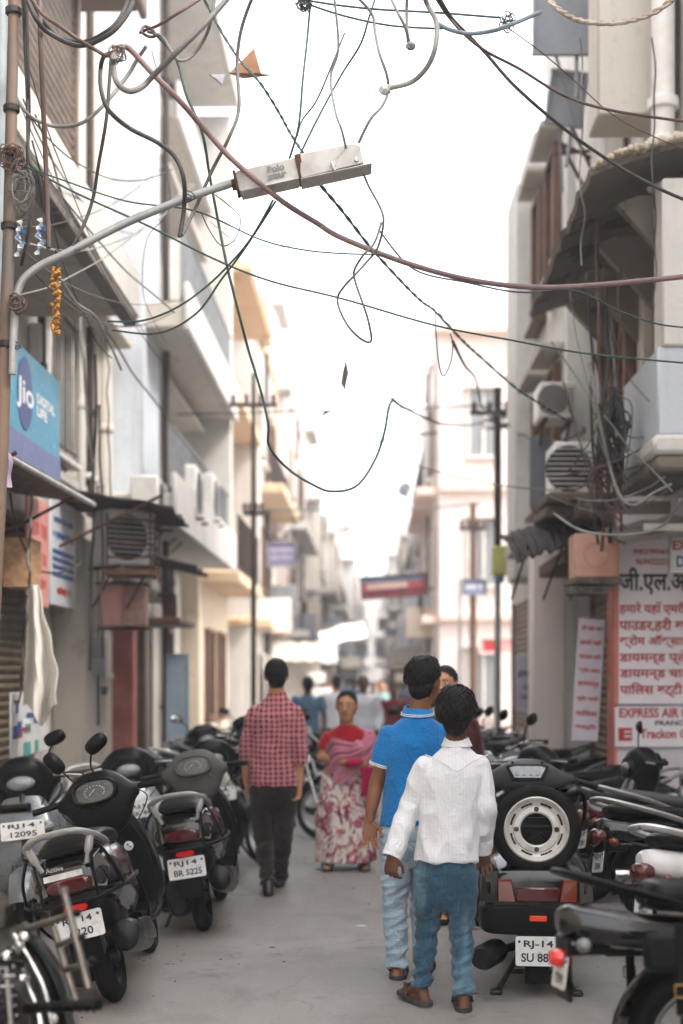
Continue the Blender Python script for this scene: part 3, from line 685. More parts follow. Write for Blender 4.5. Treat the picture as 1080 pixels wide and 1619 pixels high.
    m = MB(); m.lathe([(.006, .0), (.006, .0105)], 8, frame((.086, .846, .667), (1, 0, 0), (0, .15, 1))); m.lathe([(.005, .0), (.005, .0105)], 8, frame((.098, .846, .652), (1, 0, 0), (0, .15, 1))); m.build('keyhole', drk, k_)
    for sx in (-1, 1):
        m = MB(); m.ell((sx*.135, 1.045, .68), (.05, .03, .035)); m.build('turn_signal', clens, r)
    if front_lines:
        plate(r, frame((0, 1.088, .68), (-1, 0, 0), (0, -.25, 1)), .26, .11, front_lines)
    g = []
    for i in range(15):
        a = R(20+i*9.5); row = []
        for j in range(7):
            b = (j-3)/3; rr = .262-.035*b*b; row.append((.075*b, 1.24+rr*math.cos(a), .222+rr*math.sin(a)))
        g.append(row)
    m = MB(); m.sheet(g, -.006); m.build('front_fender', paint, r)
    m = MB()
    for sx in (-1, 1): m.tube([(sx*.07, 1.24, .222), (sx*.065, 1.12, .48)], .014, 8)
    m.tube([(0, 1.1, .5), (0, .9, .95)], .022, 8); m.build('fork', stl, r)
    # steering head, turned with the bars
    S = TR(0, .86, 0) @ rot(0, 0, steer) @ TR(0, -.86, 0)
    m = MB(); m.body([(-.225, .80, .03, .93, .985, 2.3), (-.185, .81, .055, .89, 1.01, 2.5), (-.13, .83, .085, .79, 1.065, 2.8), (-.06, .84, .105, .745, 1.10, 3), (.06, .84, .105, .745, 1.10, 3), (.13, .83, .085, .79, 1.065, 2.8), (.185, .81, .055, .89, 1.01, 2.5), (.225, .80, .03, .93, .985, 2.3)], 30, 5, 0, S, 'x')
    hd = m.build('handlebar_cowl', dash, r)
    TB = S @ frame((0, .728, 1.0), (1, 0, 0), (0, .3, 1))
    def oval(q, z, e=2.6): return [TB @ V((.122*q*math.copysign(abs(math.cos(a))**(2/e), math.cos(a)), .066*q*math.copysign(abs(math.sin(a))**(2/e), math.sin(a)), z)) for a in [2*math.pi*k/30 for k in range(30)]]
    m = MB(); m.loft([oval(1.08, -.06), oval(1.06, .0), oval(1.0, .008), oval(.9, .004), oval(.88, -.004)]); m.build('instrument_bezel', dash, hd)
    m = MB(); m.loft([oval(.87, -.002), oval(.86, .002)]); dl = m.build('dial', inst, hd)
    m = MB()
    for k in range(13):
        a = R(-30+20*k); m.box((.055*math.cos(a), .036*math.sin(a)-.004, .0028), (.009, .003, .001), 0, TB)
    m.box((-.012, .008, .003), (.045, .003, .001), 0, TB @ rot(0, 0, 40)); m.build('dial_marking', spk, dl)
    m = MB(); m.tube(crom([S @ V(p) for p in ((-.15, .762, .86), (-.09, .738, .93), (0, .730, .905), (.09, .738, .93), (.15, .762, .86))], 6), .008, 8); m.build('cowl_ridge', dash, hd)
    m = MB(); m.ell((0, .950, .95), (.088, .03, .046), S); m.build('headlight', clens, r)
    m = MB(); m.body([(.90, 0, .13, .885, 1.025, 2.5), (.95, 0, .118, .885, 1.03, 2.5)], 26, 1, 0, S); m.build('headlight_bezel', dash, r)
    for sx in (-1, 1):
        a0 = S @ V((sx*.2, .81, .972)); a1 = S @ V((sx*.365, .765, .962)); m = MB()
        m.tube([a0, a0.lerp(a1, .15), a0.lerp(a1, .16), a0.lerp(a1, .97), a0.lerp(a1, .98), a1], [.02, .02, .017, .017, .021, .019], 12)
        for q in range(9): m.lathe([(.0185, -.003), (.0185, .003)], 10, TR(*a0.lerp(a1, .25+.08*q)) @ rot(0, 90, -8))
        m.build('handgrip', vin, r)
        m = MB(); m.tube(crom([S @ V((sx*.18, .85, .975)), S @ V((sx*.25, .865, .972)), S @ V((sx*.36, .84, .955))], 5), .007, 7); m.build('brake_lever', alu, r)
    for sx in (-1, 1):
        m = MB(); m.tube(crom([S @ V(p) for p in ((sx*.21, .85, .97), (sx*.17, .93, .93), (sx*.12, .97, .82), (sx*.05, .93, .72))], 5), .0045, 5); m.tube(crom([S @ V(p) for p in ((sx*.2, .86, .96), (sx*.24, .94, .90), (sx*.17, .99, .80), (sx*.07, .95, .7))], 5), .004, 5); m.build('control_cable', pbd, r)
    if mirrors == 'std':
        for sx in (-1, 1): mirror(r, S @ V((sx*.15, .84, 1.02)), S @ V((sx*.17, .84, 1.1)), S @ V((sx*.22, .84, 1.16)), S @ V((sx*.27, .83, 1.2)), sx*-20)
    elif mirrors:
        for mm in mirrors: mirror(r, *mm)
    m = MB(); m.tube([(-.14, .22, .25), (-.27, .1, .02)], .011, 6); m.tube([(-.27, .1, .02), (-.30, .07, .01)], .016, 6); m.build('side_stand', stl, r)
    m = MB(); m.tube(crom([(-.2, .1, .2), (-.215, -.02, .16), (-.25, -.06, .19)], 4), .01, 6); m.tube([(-.25, -.075, .19), (-.29, -.075, .2)], .012, 6); m.build('kick_lever', stl, r)
    return r

def classic_scooter(label, paint, lines, loc, rz=0, lean=0, spare=True, group=None):
    r = thing('scooter', label, 'scooter', loc, rz, group, lean)
    wheel(r, 0, .215, .09, 'disc', stl); wheel(r, 1.22, .215, .09, 'disc', stl)
    m = MB(); m.body([(-.36, 0, .17, .36, .58, 4.5), (-.345, 0, .235, .33, .625, 4.6), (-.27, 0, .268, .30, .66, 4.4), (-.1, 0, .28, .27, .70, 4), (.15, 0, .275, .25, .70, 3.4), (.38, 0, .2, .27, .62, 3), (.48, 0, .1, .32, .5, 2.6)], 40, 5); m.build('body_cowl', paint, r)
    m = MB(); m.body([(-.372, 0, .20, .335, .45, 6), (-.36, 0, .262, .315, .462, 6), (-.28, 0, .285, .31, .466, 6), (-.1, 0, .292, .31, .455, 6)], 36, 3); m.build('bumper', pbd, r)
    for sx in (-1, 1):
        m = MB(); m.loft([[(sx*.105, -.368, .478), (sx*.198, -.366, .478), (sx*.198, -.36, .59), (sx*.125, -.36, .592)], [(sx*.11, -.392, .485), (sx*.19, -.388, .485), (sx*.192, -.38, .58), (sx*.13, -.38, .582)]]); m.build('turn_signal', alens, r)
        m = MB(); m.loft([[(sx*.205, -.35, .47), (sx*.268, -.30, .47), (sx*.262, -.28, .61), (sx*.2, -.35, .62)], [(sx*.21, -.375, .475), (sx*.28, -.31, .475), (sx*.272, -.29, .62), (sx*.205, -.372, .635)]]); m.build('corner_guard', glassy('clear_scuffed_plastic', '3c3a38', .18, coat=.6), r)
    m = MB(); m.box((0, -.376, .518), (.215, .03, .072), .008); m.build('tail_lamp', rlens, r)
    m = MB(); m.box((.004, -.376, .40), (.085, .012, .028), .003); m.build('reflector', glassy('orange_reflector', 'e0431a', .25, coat=.5), r)
    m = MB(); m.box((0, -.36, .26), (.2, .012, .16), .01); m.build('plate_bracket', pbd, r)
    plate(r, frame((.01, -.372, .238), (1, 0, 0), (0, .1, 1)), .235, .145, lines)
    m = MB(); m.box((.0, -.335, .15), (.12, .012, .16), .03); m.build('mudflap', rub, r)
    m = MB(); m.lathe([(.02, -.1), (.058, -.095), (.064, -.06), (.064, .12), (.05, .16)], 20, TR(-.225, -.22, .195) @ rot(90, 0, -20)); m.lathe([(.018, .0), (.018, .035)], 12, TR(-.225, -.33, .19) @ rot(90, 0, -20)); m.tube([(-.22, -.2, .2), (-.1, .1, .17), (0, .3, .2)], .022, 8); m.build('exhaust', mat('black_silencer', '191818', '2b2826', 10, .6, .3), r)
    m = MB()
    for sx in (-1, 1):
        m.tube(crom([(sx*.06, .1, .16), (sx*.12, -.1, .1), (sx*.19, -.26, .02)], 5), .015, 7); m.box((sx*.2, -.28, .015), (.06, .05, .028), .008)
    m.tube([(-.13, -.12, .085), (.13, -.12, .085)], .012, 6); m.build('centre_stand', stl, r)
    m = MB(); m.tube(crom([(-.29, .12, .28), (-.32, .0, .34), (-.325, -.02, .42)], 4), .014, 7); m.box((-.335, -.02, .36), (.03, .05, .16), .012); m.build('kick_lever', pbd, r)
    m = MB(); m.body([(-.2, 0, .14, .68, .74, 3), (.0, 0, .16, .69, .79, 3), (.3, 0, .15, .69, .78, 3), (.5, 0, .1, .66, .72, 2.6)], 22, 4); m.build('seat', vin, r)
    # spare wheel with its carrier
    if spare:
        w = thing('spare_wheel', 'x', 'x'); del w['category'], w['label']; w.parent = r; w.location = (0, -.27, .83); w.rotation_euler = (R(-6), 0, 0)
        TS = rot(90, 0, 0)
        t = MB(); tyre(t, (0, 0, 0), .222, .078, rot(0, 0, 90), True, 110); t.build('tyre', rub, w)
        d = MB(); d.lathe([(.158, -.012), (.163, .034), (.156, .040), (.148, .032), (.138, .012), (.118, .004), (.112, .012), (.088, .016), (.08, .01), (.08, -.004), (.112, -.008), (.135, -.01)], 48, TS, closed=True); rim = d.build('rim', mat('painted_silver_rim', 'd2cfca', 'a9a59e', 9, .45, .2), w)
        sl_ = MB()
        for k in range(8):
            for q in (-1, 0, 1): sl_.box((.1285, 0, .0075), (.010, .0205, .009), .002, TS @ rot(0, 0, k*45+22.5+q*9))
        sl_.build('rim_slot', drk, rim)
        bo = MB()
        for k in range(4):
            a = R(k*90+0); bo.lathe([(.013, .012), (.013, .02), (.008, .024)], 8, TS @ TR(.1*math.cos(a), .1*math.sin(a), 0))
        bo.build('bolt', stl, rim)
        m = MB()
        for sx in (-1, 1):
            m.tube(crom([(sx*.13, -.12, .66), (sx*.16, -.17, .8), (sx*.235, -.2, .86), (sx*.24, -.23, 1.0), (sx*.205, -.22, 1.02)], 5), .011, 8); m.tube([(sx*.15, -.15, .70), (sx*.02, -.17, .80)], .01, 7)
        m.tube([(-.16, -.17, .83), (.16, -.17, .83)], .012, 7); m.box((0, -.165, .80), (.2, .012, .16), .005); m.build('wheel_carrier', pbd, r)
    m = MB(); m.body([(.24, 0, .14, .93, 1.0, 3), (.36, 0, .27, .90, 1.04, 3), (.6, 0, .285, .88, 1.05, 3), (.78, 0, .2, .86, .99, 2.8), (.9, 0, .08, .84, .92, 2.5)], 26, 4, 0, None, 'z'); m.build('front_apron', paint, r)
    m = MB(); m.body([(.4, 0, .2, .22, .3, 4), (.7, 0, .21, .22, .28, 4), (.96, 0, .2, .24, .33, 4)], 16, 3); m.build('floorboard', pbd, r)
    g = []
    for i in range(13):
        a = R(15+i*12); g.append([(.09*(j-3)/3, 1.22+(.26-.05*((j-3)/3)**2)*math.cos(a), .215+(.26-.05*((j-3)/3)**2)*math.sin(a)) for j in range(7)])
    m = MB(); m.sheet(g, -.006); m.build('front_fender', paint, r)
    m = MB(); m.tube([(0, 1.2, .22), (0, .88, .98)], .024, 8); m.build('fork', stl, r)
    m = MB(); m.body([(-.265, .83, .03, .985, 1.03, 2.6), (-.2, .83, .045, .965, 1.05, 3), (-.14, .84, .07, .945, 1.085, 3), (-.06, .86, .10, .93, 1.115, 3.2), (.06, .86, .10, .93, 1.115, 3.2), (.14, .84, .07, .945, 1.085, 3), (.2, .83, .045, .965, 1.05, 3), (.265, .83, .03, .985, 1.03, 2.6)], 26, 4, 0, None, 'x'); hd = m.build('handlebar_cowl', mat('charcoal_cast_cowl', '3a3b3c', '2b2c2d', 8, .5, bump=.1, bsc=200), r)
    def trap(w0, w1, h, z, T): return [T @ V(p) for p in ((-w0, -h, z), (w0, -h, z), (w1, h*.7, z), (w1*.7, h, z), (-w1*.7, h, z), (-w1, h*.7, z))]
    TD = frame((0, .765, 1.045), (1, 0, 0), (0, .35, 1))
    m = MB(); m.loft([trap(.09, .125, .048, -.02, TD), trap(.09, .125, .048, .008, TD), trap(.082, .115, .042, .011, TD)]); m.build('instrument_bezel', pbd, hd)
    m = MB(); m.loft([trap(.075, .105, .036, .005, TD), trap(.073, .103, .034, .0135, TD)]); dl = m.build('dial', mat('pale_dial_face', '7f8385', '6b6f72', 30, .15, coat=1.0), hd)
    m = MB()
    for k in range(15):
        a = R(10+160*k/14); m.box((.07*math.cos(a), .045*math.sin(a)-.026, .0145), (.002, .008, .001), 0, TD)
    for dx in (-.06, -.02, .02, .055): m.box((dx, -.02, .0145), (.018, .006, .001), 0, TD)
    m.build('dial_marking', plk, dl)
    for sx in (-1, 1):
        m = MB(); m.lathe([(.008, 0), (.006, .004)], 10, TD @ TR(sx*.085, .06, .0)); m.build('screw', drk, hd)
        a0 = V((sx*.26, .83, 1.0)); a1 = V((sx*.40, .79, .965)); m = MB(); m.tube([a0, a0.lerp(a1, .12), a0.lerp(a1, .13), a0.lerp(a1, .95), a1], [.022, .022, .017, .018, .02], 12); m.build('handgrip', vin, r)
        m = MB(); m.tube(crom([(sx*.25, .87, .985), (sx*.33, .875, .965), (sx*.44, .84, .93)], 5), .008, 7); m.build('brake_lever', pbd, r)
    m = MB(); m.ell((0, .965, 1.02), (.085, .03, .06)); m.build('headlight', clens, r)
    return r
def motorcycle(label, paint, loc, rz=0, lean=-8, style='commuter', seatm=None, lines=None, front_lines=None, grab=None, bags=False, mirrors=True, panel=None, rack=False, steer=12, group='motorcycles parked along the street', wst='spoke', round_lamp=True):
    r = thing('motorcycle', label, 'motorcycle', loc, rz, group, lean); seatm = seatm or vin
    wheel(r, 0, .30, .105, wst, alu); wheel(r, 1.32, .30, .085, wst, alu)
    def fender(y, z, ro, hw, a0, a1, m_, nm, n=14):
        g = []
        for i in range(n+1):
            a = R(a0+(a1-a0)*i/n); g.append([(hw*(j-3)/3, y+(ro-.03*((j-3)/3)**2)*math.cos(a), z+(ro-.03*((j-3)/3)**2)*math.sin(a)) for j in range(7)])
        b = MB(); b.sheet(g, -.005); return b.build(nm, m_, r)
    fender(0, .30, .345, .072, 30, 195, pbd if style != 'cruiser' else paint, 'rear_fender'); fender(1.32, .30, .335, .058, 10, 165, chm if style == 'cruiser' else paint, 'front_fender')
    # frame, swing arm, forks, shocks
    m = MB()
    for pts in ([(0, 1.0, .92), (0, .85, .55), (0, .72, .28), (0, .4, .26)], [(0, 1.0, .93), (0, .7, .74), (0, .35, .70), (0, -.3, .72)], [(.1, .35, .70), (.11, .1, .66), (.1, -.32, .70)], [(-.1, .35, .70), (-.11, .1, .66), (-.1, -.32, .70)], [(0, .42, .28), (0, .38, .5), (0, .35, .70)]):
        m.tube(crom(pts, 5), .017, 8)
    for sx in (-1, 1): m.tube([(sx*.085, .42, .34), (sx*.085, -.03, .30)], .02, 8); m.tube([(sx*.1, .40, .3), (sx*.16, .25, .30), (sx*.24, .25, .30)], .012, 7)
    m.build('frame', pbd, r)
    m = MB()
    for sx in (-1, 1):
        m.tube([(sx*.075, 1.32, .30), (sx*.075, 1.2, .58)], .021, 10); m.tube([(sx*.075, 1.2, .58), (sx*.075, 1.04, .96)], .0155, 10)
    m.box((0, 1.06, .90), (.2, .05, .03), .01); m.box((0, 1.035, .97), (.2, .05, .03), .01); m.build('fork', chm, r)
    for sx in (-1, 1):
        m = MB(); m.tube([(sx*.115, -.02, .32), (sx*.115, .12, .66)], .013, 8); m.tube([V((sx*.115, .0, .36)).lerp(V((sx*.115, .115, .64)), k/70)+V((.027*math.cos(k*.8), .022*math.sin(k*.8), 0)) for k in range(70)], .005, 5); m.build('rear_shock', chm, r)
    # engine
    m = MB(); m.body([(-.15, .55, .11, .22, .42, 3), (-.1, .55, .16, .2, .46, 3), (.1, .55, .16, .2, .46, 3), (.16, .57, .09, .22, .42, 3)], 20, 3, 0, None, 'x')
    for k in range(8): m.box((0, .62+.018*k*.3, .46+.026*k), (.2-.008*k, .19, .012), .005)
    m.tube([(.0, .62, .44), (0, .67, .66)], .07, 12); m.build('engine', eng, r)
    for sx in (-1, 1):
        m = MB(); m.lathe([(.12, 0), (.118, .03), (.09, .045), (.02, .05)], 24, TR(sx*.14, .52, .33) @ rot(0, sx*90, 0)); m.build('engine_cover', alu if style != 'cruiser' else chm, r)
    m = MB(); m.tube(crom([(.05, .74, .60), (.09, .86, .5), (.11, .80, .3), (.13, .5, .22), (.15, .25, .26)], 6), .02, 10); m.tube([(.15, .3, .255), (.155, .24, .26), (.17, -.3, .33), (.17, -.36, .34)], [.024, .045, .05, .036], 14); m.build('exhaust', chm, r)
    m = MB(); m.body([(.30, 0, .06, .44, .62, 3), (.38, 0, .10, .40, .68, 3), (.5, 0, .09, .42, .68, 3)], 16, 3); m.build('air_box', pbd, r)
    for sx in (-1, 1):
        m = MB(); m.loft([[(sx*.09, .08, .60), (sx*.09, .42, .44), (sx*.09, .46, .68), (sx*.09, .12, .72)], [(sx*.13, .10, .60), (sx*.135, .40, .46), (sx*.135, .44, .66), (sx*.13, .14, .70)]]); m.build('side_panel', panel or paint, r)
    # tank and seat
    m = MB(); m.body([(.42, 0, .08, .74, .83, 2.6), (.5, 0, .115, .70, .90, 2.6), (.66, 0, .145, .70, .965, 2.5), (.84, 0, .145, .73, .985, 2.5), (.96, 0, .10, .80, .96, 2.4), (1.0, 0, .06, .84, .93, 2.2)], 26, 5); tk = m.build('fuel_tank', paint, r)
    m = MB(); m.lathe([(.035, 0), (.035, .012), (.026, .018)], 16, TR(0, .78, .978)); m.build('fuel_cap', chm, tk)
    m = MB()
    if style == 'cruiser': m.body([(-.22, 0, .08, .80, .84, 2.4), (-.18, 0, .125, .775, .885, 2.8), (-.06, 0, .14, .77, .885, 2.8), (.0, 0, .14, .765, .87, 2.8), (.06, 0, .15, .75, .855, 2.8), (.3, 0, .155, .74, .84, 2.8), (.46, 0, .1, .75, .84, 2.4)], 24, 5)
    else: m.body([(-.46, 0, .06, .845, .875, 2.4), (-.40, 0, .10, .81, .89, 2.6), (-.1, 0, .125, .78, .87, 2.8), (.1, 0, .135, .75, .835, 2.8), (.34, 0, .12, .74, .83, 2.8), (.48, 0, .08, .76, .86, 2.4)], 24, 5)
    st = m.build('seat', seatm, r)
    m = MB()
    for y in (-.25, -.05, .15): m.tube(crom([(-.13, y, .79), (-.12, y, .868), (0, y, .885 if y < 0 else .862), (.12, y, .868), (.13, y, .79)], 4), .004, 5)
    if style == 'cruiser': m.build('seat_seam', seatm, st)
    m = MB(); m.body([(-.52, 0, .04, .74, .81, 3), (-.46, 0, .085, .70, .83, 3), (-.25, 0, .12, .67, .80, 3), (.05, 0, .12, .66, .77, 3), (.25, 0, .1, .66, .75, 3)], 18, 4, 0, TR(0, .0, -.015 if style != 'cruiser' else -.03)); m.build('tail_cowl', panel or paint, r)
    m = MB(); kz = 1 if style != 'cruiser' else .62; m.body([(-.55, 0, .05*kz, .735-.035*kz, .735+.035*kz, 3), (-.53, 0, .075*kz, .735-.05*kz, .735+.05*kz, 3), (-.48, 0, .075*kz, .735-.045*kz, .735+.05*kz, 3)], 16, 2, 0, TR(0, .0, -.03 if style != 'cruiser' else -.12)); m.build('tail_lamp', blens if style == 'cruiser' else rlens, r)
    for sx in (-1, 1):
        m = MB(); m.tube([(sx*.06, -.44, .67), (sx*.13, -.46, .67)], .009, 6); b_ = m.build('turn_signal', pbd, r); m = MB(); m.ell((sx*.155, -.465, .67), (.04, .028, .026)); m.build('lens', alens if style != 'cruiser' else clens, b_)
        m = MB(); m.tube([(sx*.09, 1.1, .82), (sx*.15, 1.1, .82)], .009, 6); b_ = m.build('turn_signal', pbd, r); m = MB(); m.ell((sx*.175, 1.105, .82), (.04, .028, .026)); m.build('lens', alens, b_)
    m = MB(); m.box((0, -.50, .58), (.2, .015, .22), .01); m.box((0, -.42, .64), (.1, .16, .03), .01); m.build('plate_bracket', pbd, r)
    plate(r, frame((0, -.512, .57), (1, 0, 0), (0, .15, 1)), .2, .12, lines or ['RJ14', '7391'])
    gm = grab or alu
    m = MB(); m.tube(crom([(-.12, .05, .74), (-.165, -.12, .80), (-.16, -.34, .865), (-.1, -.50, .91), (.1, -.50, .91), (.16, -.34, .865), (.165, -.12, .80), (.12, .05, .74)], 6), .0155 if style == 'cruiser' else .02, 10, flat=.8); m.build('grab_rail', gm if style != 'cruiser' else pbd, r)
    # bars
    S = TR(0, 1.03, 0) @ rot(0, 0, steer) @ TR(0, -1.03, 0)
    m = MB(); m.tube(crom([S @ V(p) for p in ((-.36, .86, 1.06), (-.24, .92, 1.07), (-.12, .99, 1.03), (0, 1.01, 1.01), (.12, .99, 1.03), (.24, .92, 1.07), (.36, .86, 1.06))], 5), .0115, 9); hb = m.build('handlebar', chm if style == 'cruiser' else pbd, r)
    for sx in (-1, 1):
        a0 = S @ V((sx*.25, .915, 1.07)); a1 = S @ V((sx*.385, .85, 1.06)); m = MB(); m.tube([a0, a0.lerp(a1, .97), a1], [.0175, .0175, .02], 12); m.build('handgrip', vin, hb)
        m = MB(); m.tube(crom([S @ V((sx*.23, .95, 1.06)), S @ V((sx*.3, .955, 1.06)), S @ V((sx*.39, .905, 1.05))], 4), .007, 6); m.build('brake_lever', alu, hb)
        m = MB(); m.tube(crom([S @ V((sx*.2, .95, 1.06)), S @ V((sx*.14, 1.08, 1.04)), S @ V((sx*.05, 1.1, .9)), S @ V((sx*.04, 1.06, .8))], 5), .005, 5); m.build('control_cable', pbd, hb)
        if mirrors: mirror(r, S @ V((sx*.22, .94, 1.075)), S @ V((sx*.24, .94, 1.15)), S @ V((sx*.29, .95, 1.2)), S @ V((sx*.32, .94, 1.24)), sx*-15)
    m = MB()
    if round_lamp: m.lathe([(.03, -.12), (.075, -.09), (.092, -.02), (.094, .0), (.088, .012)], 24, S @ TR(0, 1.13, .93) @ rot(-90, 0, 0))
    else: m.body([(1.0, 0, .09, .86, 1.08, 2.6), (1.08, 0, .12, .84, 1.06, 2.6), (1.17, 0, .1, .84, .99, 2.6), (1.2, 0, .07, .86, .96, 2.6)], 22, 4, 0, S)
    hl = m.build('headlight', chm if style == 'cruiser' else paint, r)
    m = MB()
    if round_lamp: m.ell((0, 1.137, .93), (.082, .03, .082), S)
    else: m.ell((0, 1.178, .915), (.078, .035, .05), S)
    m.build('lens', clens, hl)
    m = MB()
    for sx in (-1, 1): m.lathe([(.036, -.03), (.042, 0), (.04, .012), (.03, .014)], 18, S @ TR(sx*.05, 1.03, 1.05) @ rot(30, 0, 0))
    m.build('gauge', pbd, r)
    if front_lines: plate(r, S @ frame((0, 1.19, .76), (-1, 0, 0), (0, -.1, 1)), .22, .09, front_lines)
    m = MB(); m.tube([(-.09, .5, .24), (-.24, .42, .02)], .012, 7); m.box((-.25, .42, .012), (.05, .05, .02), .006); m.build('side_stand', stl, r)
    m = MB(); m.box((-.095, .2, .36), (.03, .52, .1), .03); m.build('chain_case', pbd, r)
    if bags:
        for sx in (-1, 1):
            m = MB(); m.body([(.36, -.04, .215, .15, .25, 3), (.42, -.04, .255, .14, .285, 4), (.62, -.04, .265, .14, .30, 4), (.7, -.04, .255, .145, .285, 4), (.745, -.04, .22, .16, .25, 3)], 26, 4, 0, frame((0, 0, 0), (0, 1, 0), (sx, 0, 0)) @ MX(((1, 0, 0, 0), (0, 1, 0, 0), (0, 0, sx, 0), (0, 0, 0, 1))), 'z')
            bg_ = m.build('saddlebag', vin, r)
            m = MB(); m.box((sx*.285, -.04, .655), (.05, .51, .13), .02); m.build('bag_flap', vin, bg_)
            for yy in (-.18, .10):
                m = MB(); m.box((sx*.307, yy, .60), (.014, .032, .30), .004); sb = m.build('strap', pbd, bg_)
                m = MB(); m.tube([(sx*.318, yy-.022, .55), (sx*.318, yy+.022, .55), (sx*.318, yy+.022, .51), (sx*.318, yy-.022, .51), (sx*.318, yy-.022, .55)], .004, 6); m.build('buckle', mat('brass_buckle', '9a7a45', '6f552c', 9, .4, .8), sb)
    if rack:                                                      # side guard of welded tubes
        m = MB()
        for y in (-.10, -.28): m.tube([(-.22, y+.05, .86), (-.27, y-.05, .34)], .0135, 8)
        for z, e in ((.80, 0), (.64, .025), (.47, .05)): m.tube([(-.235-.25*(.8-z)*.3, .16, z), (-.235-e*.7, -.30-e, z)], .011, 7)
        m.tube([(-.24, -.30, .90), (-.285, -.40, .40)], .016, 8); m.build('side_guard', mat('tarnished_tube', 'a19a90', '6e675e', 12, .35, .8), r)
        for z in (.8, .6, .43):
            m = MB(); m.lathe([(.02, -.02), (.024, 0), (.02, .02)], 10, TR(-.28, -.38+.1*(z-.43), z) @ rot(0, 90, 0)); m.build('rubber_stop', pbd, r)
        m = MB(); m.tube(crom([(-.13, .62, .62), (-.27, .75, .5), (-.32, .72, .3), (-.15, .66, .24)], 6), .014, 8); m.build('leg_guard', chm, r)
    return r
# ------------------------------------------------------------------ people
def skin(name, c, c2):
    t = NT(name); col = t.mix(t.ramp(t.noise(14, 5), .35, .7), srgb(c), srgb(c2)); t.bump(t.noise(240, 3), .12, .002)
    t.b.inputs['Subsurface Weight'].default_value = .12; t.b.inputs['Subsurface Radius'].default_value = (.02, .008, .005); t.b.inputs['Subsurface Scale'].default_value = .3
    return t.out(col, .5, spec=.3)
sk1 = skin('brown_skin', '8a5d43', '754c36'); sk2 = skin('light_brown_skin', 'b98766', 'a87656'); sk3 = skin('dark_brown_skin', '6b4636', '59392c')
hairm = mat('black_hair', '050404', '14100e', 60, .42, rvar=.15, spec=.35, stretch=(1, 1, .15), bump=.5, bsc=160, dist=.006)
eyew = mat('eye_white', 'd8d2cc', 'c8c0ba', 9, .2); irism = mat('dark_iris', '1a0f0b', '0c0706', 9, .15); lipm = mat('lip_skin', '7d3f38', '6a332d', 20, .4)
def wrk(t, k=1.0):
    'soft wrinkles over a fine weave'
    w = t.math('ABSOLUTE', t.math('SUBTRACT', t.noise(7, 4, .55, t.vec((1.5, 1.5, 1)), 1.6), .5)); w2 = t.math('ABSOLUTE', t.math('SUBTRACT', t.noise(17, 3, .5, t.vec((.8, 1, 1.7), (3, 1, 2)), 1.2), .5))
    h = t.math('ADD', t.math('MULTIPLY', w, 1.0), t.math('MULTIPLY', w2, .45)); h = t.math('ADD', h, t.math('MULTIPLY', t.noise(900, 2), .02)); t.bump(h, .55*k, .045)
def cloth(name, c, c2, weave=900, rough=.9, sheen=.2, wear=None, sc=5):
    t = NT(name); col = t.mix(t.ramp(t.noise(sc, 6, .6), .35, .7), srgb(c), srgb(c2))
    if wear:
        col = t.mix(t.math('MULTIPLY', t.ramp(t.noise(3.2, 6, .6, t.vec((2.5, 2.5, .7))), .48, .72), .75), col, srgb(wear))
        col = t.mix(t.math('MULTIPLY', t.ramp(t.noise(60, 4, .7, t.vec((1, 1, .5))), .5, .8), .25), col, srgb(wear))
    wrk(t); t.b.inputs['Sheen Weight'].default_value = sheen
    return t.out(col, rough, spec=.15)
m_blue = cloth('blue_polo_knit', '1567a8', '1a75b8', 700); m_trim = cloth('white_trim_knit', 'e4e6e8', 'd5d8dc'); m_bluetrim = cloth('blue_collar_knit', '2a7fc0', '1f70ae')
m_lj = cloth('pale_washed_denim', 'a3b7c6', '899fb0', 800, wear='c8d5df'); m_dj = cloth('mid_blue_denim', '36566b', '2a4455', 800, wear='7796a8')
m_black = cloth('black_brown_cotton', '1d1817', '26201e', wear='3a302b')
def shirt_white():
    t = NT('white_striped_cotton'); x = t.sep()[0]
    s = t.math('SINE', t.math('MULTIPLY', x, 2*math.pi/.017)); s2 = t.math('SINE', t.math('MULTIPLY', x, 2*math.pi/.007))
    col = t.mix(t.ramp(s, .80, .98), srgb('dadade'), srgb('d0d1d6')); col = t.mix(t.math('MULTIPLY', t.ramp(s2, .7, 1.0), .35), col, srgb('cfd0d6'))
    wrk(t, .55); t.b.inputs['Sheen Weight'].default_value = .15; return t.out(col, .85, spec=.2)
m_white = shirt_white(); m_whitep = cloth('plain_white_cotton', 'e0e0e4', 'd2d2d8')
def plaid():
    t = NT('red_plaid_cotton'); s = t.sep(); per = .038
    def band(v, w, off=0.0): return t.ramp(t.math('SINE', t.math('ADD', t.math('MULTIPLY', v, 2*math.pi/per), off)), w, w+.25)
    diag = t.math('ADD', s[0], t.math('MULTIPLY', t.noise(4.5, 2, .5, t.vec((1, 1, 1), (3, 3, 3))), .05)); bx_ = band(diag, .1); bz = band(t.math('ADD', s[2], t.math('MULTIPLY', t.noise(5, 2), .05)), .1); both = t.math('MULTIPLY', bx_, bz)
    col = t.mix(t.math('MULTIPLY', t.math('ADD', bx_, bz), .5), srgb('b87a7f'), srgb('812f3c')); col = t.mix(both, col, srgb('351824'))
    wrk(t); t.b.inputs['Sheen Weight'].default_value = .15; return t.out(col, .9, spec=.15)
m_plaid = plaid()
